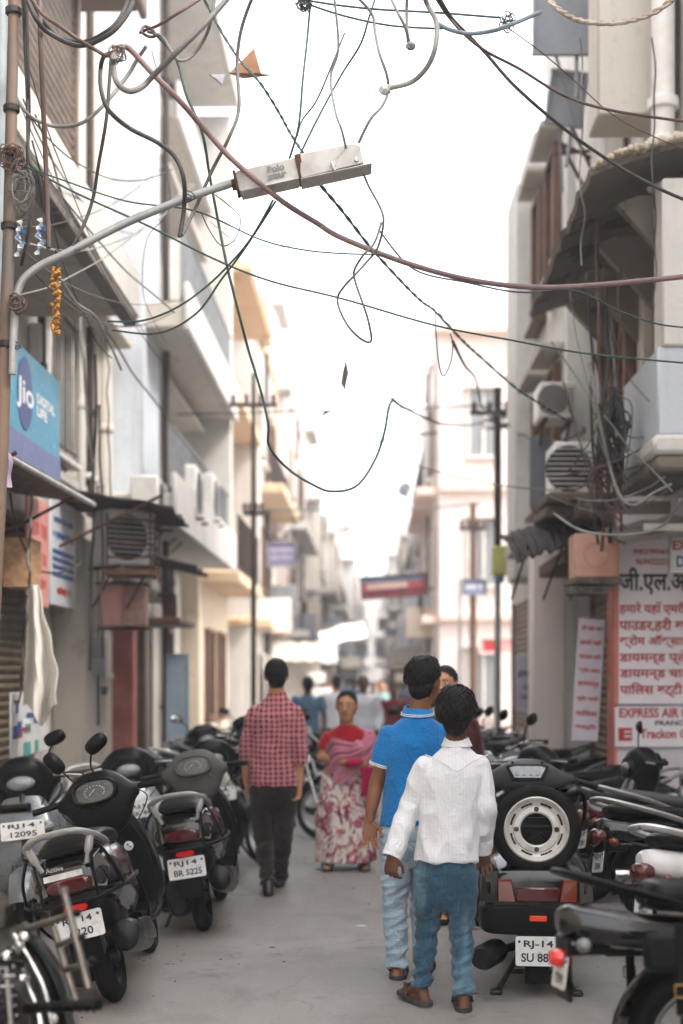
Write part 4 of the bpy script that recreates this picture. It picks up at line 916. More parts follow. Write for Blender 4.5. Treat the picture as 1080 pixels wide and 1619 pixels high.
def sari():
    t = NT('printed_sari_cloth'); v = t.n('TexVoronoi'); v.inputs['Scale'].default_value = 11; w = t.mix(.14, t.tc.outputs['Object'], t.n('TexNoise').outputs['Color']); t.put(v.inputs['Vector'], w)
    f = t.noise(7, 5, .7, dist=1.8); col = t.mix(t.ramp(f, .50, .56), srgb('dccfc6'), srgb('a75a68')); col = t.mix(t.ramp(t.noise(9, 4, .6, t.vec((1, 1, .6), (3, 1, 7)), 2.5), .55, .585), col, srgb('7d1f37'))
    col = t.mix(t.ramp(v.outputs['Distance'], .16, .2, (1, 1, 1, 1), (0, 0, 0, 1)), col, srgb('8f1b36')); t.b.inputs['Sheen Weight'].default_value = .3; return t.out(col, .75, spec=.25)
m_sari = sari(); m_pallu = cloth('rose_pink_sari_drape', 'bb7384', 'a35a70', wear='d3a0ac'); m_red = cloth('crimson_blouse', 'a3121f', '8a0c18'); m_mag = cloth('magenta_cloth', 'b01247', '8e0b38')
m_sand = mat('worn_sandal_rubber', '4a4541', '2c2825', 10, .8); m_strap = mat('brown_sandal_strap', '3d2a20', '241813', 10, .6); m_shoe = mat('black_shoe_leather', '141212', '221e1c', 8, .4)

def disp(me, fn):
    nm = [v.normal.copy() for v in me.vertices]
    for v, n in zip(me.vertices, nm): v.co += n*fn(v.co, n)
    me.update()
def folds(me, amp, f=(9, 9, 5), seed=0, zw=None, diag=.6):
    o = V((seed*7.3, seed*3.1, seed*5.7))
    def fn(c, n):
        p = V((c.x*f[0]+diag*c.z*f[0]*.6, c.y*f[1], c.z*f[2]-diag*c.x*f[2]))+o
        a = 1-abs(noise.noise(p))*2.2; b = noise.noise(p*2.1+V((4, 1, 2)))
        k = zw(c) if zw else 1
        return amp*k*(a*.7+b*.45-.35)
    disp(me, fn)
def finish(me, name, m, parent, label=None, sm=True):
    me.materials.clear(); me.materials.append(m); me.polygons.foreach_set('use_smooth', [True]*len(me.polygons)); me.update(); return link(name, me, parent, label)
def hand(mb, w, d, n, side, curl=.35, sc=1.0):
    """w wrist point, d finger direction, n palm normal, side +1 when the thumb lies towards d x n"""
    d = V(d).normalized(); n = V(n); n = (n-d*n.dot(d)).normalized(); s = d.cross(n)*side; w = V(w)
    T = MX(((s.x, d.x, n.x, w.x), (s.y, d.y, n.y, w.y), (s.z, d.z, n.z, w.z), (0, 0, 0, 1)))
    mb.body([(-.02*sc, 0, .024*sc, -.019*sc, .019*sc, 2), (.02*sc, 0, .031*sc, -.016*sc, .016*sc, 2.2), (.055*sc, .001, .040*sc, -.014*sc, .014*sc, 2.5), (.088*sc, .0, .040*sc, -.012*sc, .012*sc, 2.5)], 14, 3, 0, T)
    for i, (x, L, a) in enumerate(((.031, .068, .10), (.0105, .076, .03), (-.0105, .071, -.05), (-.031, .056, -.14))):
        p = V((x*sc, .083*sc, 0)); ang = .12+.05*i
        for k, (fr, rr) in enumerate(((.45, .0092), (.32, .0085), (.23, .0076))):
            ang += curl*(.75+.12*i) if k else curl*.6; q = p+V((math.sin(a), math.cos(a)*math.cos(ang), math.sin(ang)))*L*fr*sc
            mb.caps(T @ p, T @ q, rr*sc, rr*.93*sc, 8); p = q
    p = V((.028*sc, .018*sc, .006*sc)); q = V((.056*sc, .052*sc, .016*sc)); q2 = V((.060*sc, .085*sc, .024*sc))
    mb.caps(T @ p, T @ q, .0135*sc, .0105*sc, 8); mb.caps(T @ q, T @ q2, .0102*sc, .0085*sc, 8)
def strands(mb, T, rad, n, seed, tmax, jitter=.02, wid=.0022, length=(35, 75), whorl=0.0):
    rn = random.Random(seed)
    for i in range(n):
        ph = rn.uniform(0, 2*math.pi); t0 = rn.uniform(0, 1)**.6*100; L = rn.uniform(*length); lim = tmax(ph); t1 = min(t0+L, lim+rn.uniform(-4, 7))
        if t1-t0 < 12: t0 = t1-rn.uniform(14, 30)
        lift = rn.uniform(.0, jitter); pts = []; rs = []
        for k in range(5):
            q = k/4; th = R(t0+(t1-t0)*q); p = ph+.35*math.sin(3*q+i)+whorl*q; e = 1.0+lift*(.4+q)+(.02*rn.random() if k == 4 else 0)
            pts.append(T @ V((rad[0]*e*math.sin(th)*math.sin(p), rad[1]*e*math.sin(th)*math.cos(p), rad[2]*e*math.cos(th)))); rs.append(wid*(1-.75*q))
        mb.tube(pts, rs, 3, None, 0, False)
class Person:
    """pose given by joints in photo pixels at the person's distance (plus a step in depth)"""
    def __init__(s, label, Y, J, h=1.0, skin_=sk1, yaw=0, vox=.0046, group=None, rootpx=None, head=1.0):
        s.hd = head
        s.J0 = J; s.h = h; s.yaw = yaw; s.vox = vox; s.skin = skin_
        gx = sum(P(*J[k][:2], Y).x for k in ('la', 'ra'))/2
        s.root = thing('person', label, 'person', (gx, Y, 0), 0, group); o = V((gx, Y, 0))
        s.J = {k: P(v[0], v[1], Y+(v[2] if len(v) > 2 else 0))-o for k, v in J.items()}
        s.f = 1 if abs(yaw) < 90 else -1
    def spine(s, t): return s.J['pelvis'].lerp(s.J['neck'], t)
    def skinbody(s, fat=1.0, hands=((.35, None), (.35, None)), foot=True, bust=0):
        J, h, f = s.J, s.h, s.f; m = MB(); sw = (J['ls']-J['rs']).length/2
        secs = [(-.12, .125, .10), (0, .155, .11), (.18, .13*fat, .095*fat), (.45, .135*fat, .10), (.70, .145, .10), (.82, sw*.80, .08), (.92, sw*.50, .062), (.98, .062, .056), (1.05, .055, .055)]
        rings = []
        for (t, hw, dp) in crom(secs, 3):
            c = s.spine(t) if t >= 0 else J['pelvis']+V((0, 0, t*.5)); rings.append([(c.x+hw*h*math.cos(a), c.y+dp*h*math.sin(a), c.z) for a in [2*math.pi*k/20 for k in range(20)]])
        m.loft(rings); HT = TR(*J['head']) @ rot(0, 0, s.yaw) @ MX.Diagonal((s.hd, s.hd, s.hd, 1)); s.HT = HT
        m.caps(J['neck']+V((0, 0, -.04)), HT @ V((0, -.02, -.06)), .06*h, .054*h, 14)
        m.ell((0, -.008*h, .02*h), (.076*h, .094*h, .10*h), HT, n=24, m=16); m.body([(-.118*h, 0, .03*h, .035*h, .078*h, 2.2), (-.10*h, 0, .045*h, .0, .088*h, 2.3), (-.06*h, 0, .06*h, -.05*h, .092*h, 2.3), (0, 0, .07*h, -.07*h, .092*h, 2.2), (.05*h, 0, .07*h, -.07*h, .088*h, 2.1)], 24, 3, 0, HT, 'z')
        m.loft([[HT @ V((x*h, y*h, z*h)) for x, y, z in ((-.012, .085, .02), (.012, .085, .02), (.008, .095, .02), (-.008, .095, .02))], [HT @ V((x*h, y*h, z*h)) for x, y, z in ((-.019, .08, -.038), (.019, .08, -.038), (.012, .114, -.034), (-.012, .114, -.034))]])
        for sx in (-1, 1): m.ell((0, 0, 0), (.012*h, .021*h, .033*h), HT @ TR(sx*.078*h, -.01*h, -.005*h) @ rot(0, sx*12, sx*-20), n=12, m=8)
        for a, (cv, nrm) in zip('lr', hands):
            S_, E, Wr = J[a+'s'], J[a+'e'], J[a+'w']; m.caps(S_, E, .046*h*fat, .037*h*fat, 12); m.caps(E, E.lerp(Wr, .35), .039*h*fat, .038*h*fat, 12); m.caps(E.lerp(Wr, .35), Wr, .038*h*fat, .025*h, 12)
            d = J[a+'h']-Wr; n = V(nrm or (0, -1, 0)); sd = 1 if (d.cross(n)).x*(1 if a == 'l' else -1)*1 > 0 else -1; hand(m, Wr, d, n, sd, cv, h)
            H, K, A = J[a+'p'], J[a+'k'], J[a+'a']; m.caps(H, K, .072*h*fat, .044*h, 14); m.caps(K, K.lerp(A, .35), .043*h, .043*h, 14); m.caps(K.lerp(A, .35), A, .043*h, .033*h, 12)
            if foot:
                t_ = J[a+'t']; dd = (t_-A); dd.z = 0; dd.normalize(); z0 = .022*h
                hl = V((A.x, A.y, max(A.z-.055, z0)))-dd*.035*h; m.caps(A, hl, .034*h, .03*h, 10); m.caps(hl, V((t_.x, t_.y, max(t_.z, z0))), .029*h, .026*h, 12); m.caps(A, V((t_.x, t_.y, max(t_.z, z0)))*.6+A*.4, .03*h, .028*h, 10)
                sdv = V((dd.y, -dd.x, 0))
                for q in range(5):
                    b0 = V((t_.x, t_.y, max(t_.z, z0)-.005))+sdv*(q-2)*.0135*h; m.caps(b0, b0+dd*(.038-.004*abs(q-1))*h, .0095*h, .008*h, 8)
        me = remesh(m, s.vox, 2); s.skin_o = finish(me, 'body', s.skin, s.root); s.face(); return s
    def face(s):
        h, HT = s.h, s.HT
        for sx in (-1, 1):
            m = MB(); m.ell((sx*.031*h, .081*h, .008*h), (.0145*h, .010*h, .0075*h), HT, n=12, m=8); e = m.build('eye', eyew, s.root)
            m = MB(); m.ell((sx*.031*h, .0895*h, .008*h), (.0062*h, .003*h, .0062*h), HT, n=10, m=6); m.build('iris', irism, e)
            m = MB(); m.tube([HT @ V((sx*x*h, y*h, z*h)) for x, y, z in ((.012, .093, .026), (.028, .092, .031), (.048, .08, .025))], [.003*h, .004*h, .002*h], 6); m.build('eyebrow', hairm, s.root)
        m = MB(); m.tube(crom([HT @ V((x*h, y*h, z*h)) for x, y, z in ((-.024, .087, -.066), (-.01, .096, -.062), (.01, .096, -.062), (.024, .087, -.066))], 4), [.003*h]+[.0055*h]*11+[.003*h], 8); m.build('lips', lipm, s.root)
    def hair(s, n=900, seed=1, tmax=None, bulk=1.0, quiff=None, jit=.03, cap=None):
        h = s.h; HT = s.HT; m = MB()
        c = cap or [((0, -.022, .035), (.081, .092, .098)), ((0, -.046, -.015), (.068, .064, .085))]
        for (p, r) in c: m.ell([x*h for x in p], [x*h*bulk for x in r], HT, n=24, m=16)
        if quiff:
            for (p, r) in quiff: m.ell([x*h for x in p], [x*h for x in r], HT, n=16, m=10)
        me = remesh(m, .007, 10); folds(me, .007, (30, 30, 12), seed)
        q = MB(); tm = tmax or (lambda p: 62+58*(.5-.5*math.cos(p)))
        strands(q, HT @ TR(0, -.020*h, .030*h), (.084*h*bulk, .098*h*bulk, .102*h*bulk), n, seed, tm, jit); strands(q, HT @ TR(0, -.020*h, .030*h), (.083*h*bulk, .097*h*bulk, .101*h*bulk), n//7, seed+50, tm, jit*1.6, .006, (25, 60), .3)
        b = bmesh.new(); b.from_mesh(me); m2 = q.mesh('t', [], 180); b.from_mesh(m2); b.to_mesh(me); b.free(); bpy.data.meshes.remove(m2)
        return finish(me, 'hair', hairm, s.root)
    def top(s, name, m_, hem=-.12, sleeve='long', ease=1.0, amp=.006, seed=1, cuff=1.0, width=1.0, label=None, flare=1.0, fsc=(9, 9, 5), vox=None, off=0):
        J, h = s.J, s.h; m = MB(); sw = (J['ls']-J['rs']).length/2; v = (J['neck']-J['pelvis']); L = v.length
        secs = [(hem, .172*width*flare, .118), (0, .168*width*flare, .118), (.2, .158*width, .112), (.45, .160*width, .115), (.7, .172*width, .122), (.80, sw*1.06, .108), (.89, sw*.86, .092), (.96, sw*.55, .078), (1.01, .066, .062)]
        rings = []
        for (t, hw, dp) in crom(secs, 4):
            c = s.spine(t); c = c if t >= 0 else V((J['pelvis'].x, J['pelvis'].y, J['pelvis'].z+t*L))
            rings.append([(c.x+hw*h*ease*math.copysign(abs(math.cos(a))**.9, math.cos(a)), c.y+off+dp*h*ease*math.sin(a), c.z) for a in [2*math.pi*k/32 for k in range(32)]])
        m.loft(rings)
        for a in 'lr':
            S_, E, Wr = J[a+'s'], J[a+'e'], J[a+'w']
            if sleeve == 'short': m.tube([S_+(S_-E)*.1, S_.lerp(E, .2), S_.lerp(E, .62)], [.056*h, .067*h, .07*h*cuff], 16); m.ell(S_, (.060*h, .062*h, .056*h))
            else:
                W2 = E.lerp(Wr, .28) if sleeve == 'rolled' else Wr.lerp(E, .02)
                m.ell(S_, (.058*h, .062*h, .055*h)); m.tube(crom([S_+(S_-E)*.08, S_.lerp(E, .3), S_.lerp(E, .75), E, E.lerp(W2, .5), W2], 4), [x*h for x in [r0 for (r0,) in crom([(.056,), (.064,), (.060,), (.057,), (.050*cuff,), (.044*cuff,)], 4)]], 16)
        me = remesh(m, vox or s.vox*1.25, 4); 
        el = [J['le'], J['re']]
        def zw(c): return .55+.9*max(0, min(1, (J['pelvis'].z+.28-c.z)/.4))+1.1*max(math.exp(-((c-e).length/.11)**2) for e in el)
        folds(me, amp, fsc, seed, zw); s.top_o = finish(me, name, m_, s.root, label); return s.top_o
    def trousers(s, name, m_, amp=.006, seed=3, ankle=.058, wide=1.0, stop=None):
        J, h = s.J, s.h; m = MB(); rings = []; c0 = J['pelvis']; hp = (J['lp']+J['rp'])/2
        for q, hw, dp in ((1.0, .150, .104), (.6, .160, .112), (.25, .170, .116), (0, .172, .110), (-.3, .155, .094), (-.6, .11, .07), (-.85, .05, .04)):
            c = hp.lerp(c0, q) if q >= 0 else hp+V((0, 0, q*.2)); rings.append([(c.x+hw*h*wide*math.cos(a), c.y+dp*h*math.sin(a), c.z+(0.03 if q == 1.0 else 0)) for a in [2*math.pi*k/24 for k in range(24)]])
        m.loft(rings)
        for a in 'lr':
            H, K, A = J[a+'p'], J[a+'k'], J[a+'a']; B = A.lerp(K, .02); rr = crom([(.098,), (.088,), (.070,), (.066,), (ankle,), (ankle*1.04,)], 5)
            m.tube(crom([H+V((0, 0, .03)), H.lerp(K, .4), K.lerp(H, .08), K.lerp(A, .3), A.lerp(K, .3), B], 5), [x[0]*h*wide for x in rr], 20)
        me = remesh(m, s.vox*1.25, 9); ks = [(J[a+k], w, r) for a in 'lr' for k, w, r in (('k', 1.3, .13), ('a', 2.0, .16))]+[(hp+V((0, 0, -.1)), .9, .14)]
        def zw(c): return .4+sum(w*math.exp(-((c.z-p.z)/r)**2*(1 if True else 0)) for p, w, r in ks)*.55
        folds(me, amp, (6, 6, 17), seed, zw, .35); s.leg_o = finish(me, name, m_, s.root); return s.leg_o
    def sandals(s, soleM=m_sand, strapM=m_strap):
        J, h = s.J, s.h
        for a in 'lr':
            A, t_ = J[a+'a'], J[a+'t']; dd = t_-A; zt = max(t_.z, .022*h)-.02*h; zh = max(A.z-.055, .022*h)-.026*h; dd.z = 0; dd.normalize(); sd = V((dd.y, -dd.x, 0)); hl = V((A.x, A.y, 0))-dd*.075*h; L = (V((t_.x, t_.y, 0))-hl).length+.05*h
            po = []; 
            for k in range(20):
                q = 2*math.pi*k/20; y = .5-.5*math.cos(q); w = (.036+.012*math.sin(y*2.6)**2)*math.sin(q)*1.15; po.append((y, math.copysign(min(abs(w)*1.6, .044+.006*y), w) if abs(math.sin(q)) > .01 else 0))
            lo = []; hi = []
            for y, x in po:
                z = zh+(zt-zh)*y; p = hl+dd*(y*L)+sd*x*h; lo.append((p.x, p.y, max(z, .0082))); hi.append((p.x, p.y, max(z, .0082)+.020))
            m = MB(); m.loft([lo, hi]); so = m.build('sandal', soleM, s.root)
            m = MB(); f_ = hl+dd*L*.82; g_ = hl+dd*L*.48; zz = zh+(zt-zh)*.6+.02
            for sx in (-1, 1): m.tube(crom([(f_.x, f_.y, zz+.03), tuple((f_*.5+g_*.5+sd*sx*.034)+V((0, 0, zz+.052))), tuple(g_+sd*sx*.047+V((0, 0, zz+.01)))], 5), .0085, 7)
            m.build('sandal_strap', strapM, so)
    def shoes(s, m_=m_shoe):
        J, h = s.J, s.h
        for a in 'lr':
            A, t_ = J[a+'a'], J[a+'t']; dd = t_-A; dd.z = 0; dd.normalize(); zt = max(t_.z, .03*h); zh = max(A.z-.055, .03*h); hl = V((A.x, A.y, zh))-dd*.04*h; te = V((t_.x, t_.y, zt))+dd*.03*h
            m = MB(); m.caps(hl, te, .04*h, .036*h, 14); m.caps(hl, A, .04*h, .044*h, 12); m.caps(A*.7+te*.3+V((0, 0, -.01)), te, .036*h, .03*h, 12); me = remesh(m, .008, 2)
            for v in me.vertices: v.co.z = max(v.co.z, .009)
            finish(me, 'shoe', m_, s.root)
    def ring(s, name, p, d, r, th, m_, parent=None, hgt=.012, flat=1.0):
        d = V(d).normalized(); u = d.orthogonal().normalized(); w = d.cross(u); m = MB(); T = MX(((u.x, w.x, d.x, p[0]), (u.y, w.y, d.y, p[1]), (u.z, w.z, d.z, p[2]), (0, 0, 0, 1)))
        m.lathe([(r, -hgt/2), (r+th, -hgt/2), (r+th, hgt/2), (r, hgt/2)], 28, T @ MX.Diagonal((1, flat, 1, 1)), closed=True); return m.build(name, m_, parent or s.root)
    def collar(s, m_, r0=.062, r1=.072, hgt=.04, tilt=.25, parent=None, stripes=None):
        h = s.h; c = s.J['neck']+V((0, .0, -.012)); m = MB(); g = []
        for i, (q, r) in enumerate(((0, r0+.004), (.5, r0+.001), (1, r0), (1.06, r0+.004), (.55, r1), (.05, r1+.010))):
            g.append([(c.x+r*h*math.cos(a)*1.02, c.y+r*h*math.sin(a)*1.0, c.z+q*hgt*h-s.f*tilt*.05*math.sin(a)*.8) for a in [2*math.pi*k/30 for k in range(31)]])
        m.sheet(g, .003); co = m.build('collar', m_, parent or s.root)
        if stripes:
            for q in (.12, .3):
                m = MB(); r = r1+.010-.01*q+.0015; m.tube([(c.x+r*h*math.cos(a)*1.02, c.y+r*h*math.sin(a), c.z+(.05+q)*hgt*h-s.f*tilt*.05*math.sin(a)*.8) for a in [2*math.pi*k/40 for k in range(41)]], .0023, 6); m.build('stripe', stripes, co)
        return co
# --- boy in the white shirt
w_ = Person('person walking away in a white striped shirt with mid blue jeans and sandals', 6.85, dict(head=(722, 1128), neck=(722, 1176), pelvis=(706, 1352), ls=(671, 1212), rs=(757, 1210), le=(651, 1272, .03), lw=(620, 1352, -.05), lh=(618, 1378, -.05), re=(767, 1275, -.02), rw=(762, 1342, .08), rh=(764, 1362, .1), lp=(681, 1385), rp=(730, 1385), lk=(675, 1470, .1), la=(667, 1562, .06), lt=(642, 1566, .2), rk=(730, 1482, .02), ra=(733, 1575, -.05), rt=(729, 1590, .15)), h=.92, skin_=sk3, yaw=-12, head=1.05)
w_.skinbody(hands=((.75, (.5, .9, 0)), (.5, (0, -1, 0)))); w_.hair(2600, 4, lambda p: 72+58*(.5-.5*math.cos(p)), 1.08, [((0, -.055, -.065), (.056, .042, .055)), ((.0, -.02, .10), (.07, .07, .04))], jit=.10)
w_.top('shirt', m_white, hem=-.05, sleeve='long', ease=1.04, amp=.015, seed=4, cuff=1.12, width=.96, flare=.97)
w_.trousers('jeans', m_dj, .0075, 5, .058, .94); w_.sandals(); w_.collar(m_whitep, .055, .068, .042, -.1, w_.top_o)
for a in 'lr':
    W_, E2 = w_.J[a+'w'], w_.J[a+'e']; w_.ring('cuff', W_.lerp(E2, .09), W_-E2, .042, .006, m_whitep, w_.top_o, .07)
m = MB()                                                          # yoke seam across the back
pz = w_.spine(.83); m.tube(crom([(pz.x-.15, -.098, pz.z+.045), (pz.x-.07, -.118, pz.z+.01), (pz.x, -.122, pz.z-.03), (pz.x+.07, -.118, pz.z+.01), (pz.x+.15, -.098, pz.z+.045)], 6), .003, 6); m.build('yoke_seam', m_whitep, w_.top_o)
# --- young man in the blue polo
b_ = Person('person walking away in a bright blue polo shirt and pale washed jeans', 7.55, dict(head=(671, 1078), neck=(660, 1128), pelvis=(652, 1288), ls=(617, 1163), rs=(704, 1161), le=(595, 1238, .02), lw=(584, 1298, -.02), lh=(585, 1330, -.05), re=(722, 1236), rw=(716, 1300, .1), rh=(715, 1325, .1), lp=(629, 1322), rp=(672, 1322), lk=(624, 1430, .05), la=(629, 1533, -.02), lt=(632, 1543, .17), rk=(668, 1420, .2), ra=(670, 1520, .12), rt=(676, 1538, .3)), h=1.02, skin_=sk1, yaw=-28)
b_.skinbody(hands=((.22, (.15, -1, 0)), (.4, (0, -1, 0)))); b_.hair(2400, 7, lambda p: 60+54*(.5-.5*math.cos(p)), 1.0, [((.01, .035, .105), (.055, .05, .03)), ((.0, .075, .10), (.04, .03, .026)), ((.0, -.02, .115), (.06, .06, .03))], jit=.10)
b_.top('polo_shirt', m_blue, hem=-.10, sleeve='short', ease=1.0, amp=.010, seed=8, width=.98, cuff=.92)
b_.trousers('jeans', m_lj, .008, 9, .056); b_.sandals(); b_.collar(m_bluetrim, .060, .074, .045, -.3, b_.top_o, m_trim)
for a in 'lr':
    S_, E2 = b_.J[a+'s'], b_.J[a+'e']
    for q in (.60, .635): b_.ring('sleeve_stripe', S_.lerp(E2, q), E2-S_, .0655, .004, m_trim, b_.top_o, .006)
# --- man in the plaid shirt
p_ = Person('person walking away in a red plaid shirt with rolled sleeves and black trousers', 10.5, dict(head=(437, 1069), neck=(438, 1099), pelvis=(432, 1222), ls=(403, 1127), rs=(467, 1126), le=(390, 1180, .03), lw=(389, 1236, .1), lh=(396, 1258, .1), re=(476, 1184, -.02), rw=(473, 1240, -.02), rh=(470, 1264, -.03), lp=(414, 1252), rp=(451, 1252), lk=(417, 1330, .05), la=(424, 1398, -.15), lt=(422, 1410, .05), rk=(448, 1325, .05), ra=(442, 1386, .3), rt=(446, 1390, .5)), h=1.0, skin_=sk2, yaw=4)
p_.skinbody(hands=((.5, (.9, -.3, 0)), (.55, (-.7, -.6, 0)))); p_.hair(700, 3, None, 1.0, [((0, .03, .10), (.06, .055, .03))], jit=.04)
p_.top('plaid_shirt', m_plaid, hem=-.16, sleeve='rolled', ease=1.03, amp=.012, seed=2, cuff=1.1, width=1.06, fsc=(8, 8, 4)); p_.trousers('trousers', m_black, .008, 6, .056); p_.shoes(); p_.collar(m_plaid, .056, .064, .035, -.1, p_.top_o)
for a in 'lr':
    W_, E2 = p_.J[a+'w'], p_.J[a+'e']; p_.ring('rolled_cuff', E2.lerp(W_, .3), W_-E2, .046, .010, m_plaid, p_.top_o, .05)
# --- woman in the sari, walking towards us
s_ = Person('person in a printed maroon and cream sari with crimson blouse, holding a bundle', 11.8, dict(head=(548, 1117), neck=(549, 1146), pelvis=(549, 1228), ls=(519, 1166), rs=(582, 1165), le=(509, 1198, -.02), lw=(548, 1206, -.22), lh=(562, 1208, -.24), re=(588, 1198), rw=(568, 1212, -.2), rh=(555, 1211, -.22), lp=(534, 1245), rp=(564, 1245), lk=(527, 1310), la=(519, 1366), lt=(517, 1373, -.16), rk=(566, 1310), ra=(574, 1368), rt=(577, 1377, -.16)), h=.92, skin_=sk2, yaw=172, vox=.006, head=1.13)
s_.skinbody(fat=1.25, hands=((.9, (.2, .6, .6)), (.7, (-.3, .7, .4)))); s_.hair(500, 5, lambda p: 52+75*(.5-.5*math.cos(p)), 1.0, [((.0, -.10, -.06), (.045, .04, .05)), ((.05, -.10, -.12), (.02, .02, .10))], jit=.01)
s_.top('blouse', m_red, hem=.32, sleeve='short', ease=1.08, amp=.004, seed=5, width=1.12, cuff=.95)
J = s_.J; m = MB(); rings = []
zt = J['pelvis'].z+.10
for i in range(26):
    q = i/25; z = zt+(.075-zt)*q; cx = J['pelvis'].x*(1-q)+(J['la'].x+J['ra'].x)/2*q; hw = .185+.075*math.sin(min(1, q*1.6)*math.pi/2)-.02*q; dp = .15+.05*q
    rings.append([(cx+(hw+.024*q*math.sin(11*a+2*q))*math.cos(a), -.01+(dp+.03*q*math.sin(13*a+1+3*q))*math.sin(a), z) for a in [2*math.pi*k/90 for k in range(90)]])
m.loft(rings); me = remesh(m, .009, 2); folds(me, .014, (13, 13, 2.2), 4); finish(me, 'sari_skirt', m_sari, s_.root)
m = MB(); g = []
A0 = [(J['rs'].x+.05, -.02, J['rs'].z+.055), (J['rs'].x+.02, -.14, J['rs'].z-.06), (J['neck'].x+.05, -.20, J['neck'].z-.24), (J['neck'].x-.08, -.195, J['pelvis'].z+.16), (J['neck'].x-.17, -.10, J['pelvis'].z+.04)]
A1 = [(J['rs'].x-.10, .0, J['rs'].z+.07), (J['rs'].x-.11, -.13, J['rs'].z-.04), (J['neck'].x-.02, -.19, J['neck'].z-.13), (J['neck'].x-.13, -.17, J['pelvis'].z+.32), (J['neck'].x-.185, -.05, J['pelvis'].z+.22)]
A2 = [(J['rs'].x+.07, .10, J['rs'].z+.0), (J['rs'].x+.10, -.06, J['rs'].z-.12), (J['neck'].x+.19, -.12, J['neck'].z-.36), (J['neck'].x+.12, -.21, J['pelvis'].z+.08), (J['neck'].x-.06, -.2, J['pelvis'].z-.06)]
ra, rb, rc = crom(A1, 6), crom(A0, 6), crom(A2, 6)
for j in range(13):
    q = j/12; row = []
    for i in range(len(ra)):
        a, b, c = V(ra[i]), V(rb[i]), V(rc[i]); p = a.lerp(b, q*2) if q < .5 else b.lerp(c, q*2-1); row.append(p+V((0, -.012*math.sin(j*2.2), .006*math.cos(j*2.2))))
    g.append(row)
m.sheet(g, .006); m.build('sari_drape', m_pallu, s_.root)
m = MB(); m.ell((0, 0, 0), (.085, .05, .035), TR(*((J['lw']+J['rw'])/2+V((.01, -.03, .02)))) @ rot(0, -8, 10)); me = remesh(m, .008, 1); folds(me, .01, (20, 20, 20), 2); finish(me, 'bundle', m_mag, s_.root); bun = SC.objects[-1] if False else None
m = MB(); g = []
for i in range(12):
    q = i/11; g.append([J['rw']+V((.00+.02*j+.02*math.sin(q*3), -.05+.008*math.sin(j*2+q*4), .0-.24*q)) for j in range(8)])
m.sheet(g, .008); m.build('hanging_cloth', m_mag, s_.root); s_.sandals(m_shoe, m_shoe)
# --- woman behind the blue polo
q_ = Person('person with dark tied hair in a maroon top, half hidden behind the blue polo', 9.3, dict(head=(703, 1082), neck=(713, 1122), pelvis=(718, 1250), ls=(680, 1146), rs=(745, 1146), le=(676, 1205), lw=(690, 1255, -.1), lh=(694, 1272, -.1), re=(755, 1205), rw=(742, 1255, -.1), rh=(738, 1270, -.1), lp=(700, 1280), rp=(736, 1280), lk=(700, 1370), la=(702, 1445), lt=(700, 1452, -.16), rk=(735, 1370), ra=(735, 1445), rt=(737, 1452, -.16)), h=.95, skin_=sk2, yaw=160, vox=.007)
q_.skinbody(); q_.hair(400, 8, lambda p: 52+75*(.5-.5*math.cos(p)), 1.0, [((0, -.10, -.05), (.045, .045, .06))], jit=.01); q_.top('tunic', cloth('maroon_tunic', '4a1518', '3a0f12'), hem=-.3, width=1.05, flare=1.15); q_.trousers('trousers', m_black, .006, 5, .07); q_.sandals(m_shoe, m_shoe)
# --- people further down the street
def walker(px, Y, hgt, label, topm, botm, yaw, sk, seed, sleeve='short', hair=True, lean=0, kind='shirt'):
    rn = random.Random(seed); sc = F/Y; k = hgt/1.72; g0 = HY+EYE*sc; st = .22*rn.choice((-1, 1))
    def j(x, z, d=0): return (px+x*k*sc, g0-z*k*sc, d)
    D = dict(head=j(lean, 1.60), neck=j(lean, 1.46), pelvis=j(0, .98), ls=j(-.18+lean, 1.40), rs=j(.18+lean, 1.40), le=j(-.24, 1.14, .02), lw=j(-.23, .90, -st*.4), lh=j(-.22, .81, -st*.5), re=j(.24, 1.14, .02), rw=j(.23, .90, st*.4), rh=j(.22, .81, st*.5), lp=j(-.09, .88), rp=j(.09, .88), lk=j(-.1, .48, st*.5), la=j(-.1, .085, st), lt=j(-.1, .03, st+(.15 if abs(yaw) < 90 else -.15)), rk=j(.1, .48, -st*.3), ra=j(.1, .085, -st), rt=j(.1, .03, -st+(.15 if abs(yaw) < 90 else -.15)))
    w = Person(label, Y, D, k, sk, yaw, .012, 'people in the crowd down the street'); w.skinbody(); w.hair(60, seed, None, 1.0, jit=.02); w.top(kind, topm, hem=-.2, sleeve=sleeve, amp=.008, seed=seed); w.trousers('trousers', botm, .008, seed, .06); w.shoes(); return w
c_sky = cloth('sky_blue_shirt', '5a7a92', '46657d'); c_nav = cloth('dusty_navy', '2b3c52', '22303f'); c_wh = m_whitep; c_red = cloth('brick_red_shirt', '7a2226', '651a1e'); c_teal = cloth('pale_teal_shirt', '8fb3b0', '76a09d'); c_gr = cloth('grey_trousers', '3a3a3c', '2c2c2e'); c_pur = cloth('plum_shirt', '4b3a55', '3a2c44')
walker(487, 19, 1.60, 'person seen from behind in a pale blue shirt with dark blue shoulders', c_sky, m_black, 5, sk3, 1)
walker(527, 21, 1.62, 'person in a loose white shirt walking ahead of the sari wearer, back turned', c_wh, c_gr, 8, sk2, 2, 'long', lean=.05)
walker(575, 20, 1.60, 'dark skinned person in white facing the camera beyond the sari', c_wh, c_nav, 175, sk3, 3, 'long')
walker(622, 20.5, 1.52, 'person in a brick red shirt facing this way left of the blue polo', c_red, c_gr, 178, sk3, 4)
walker(603, 25, 1.55, 'person in pale teal between the white and red shirts far back', c_teal, c_gr, 170, sk2, 5)
walker(507, 30, 1.62, 'person in plum shirt far back near the white awning', c_pur, c_gr, 10, sk3, 6)
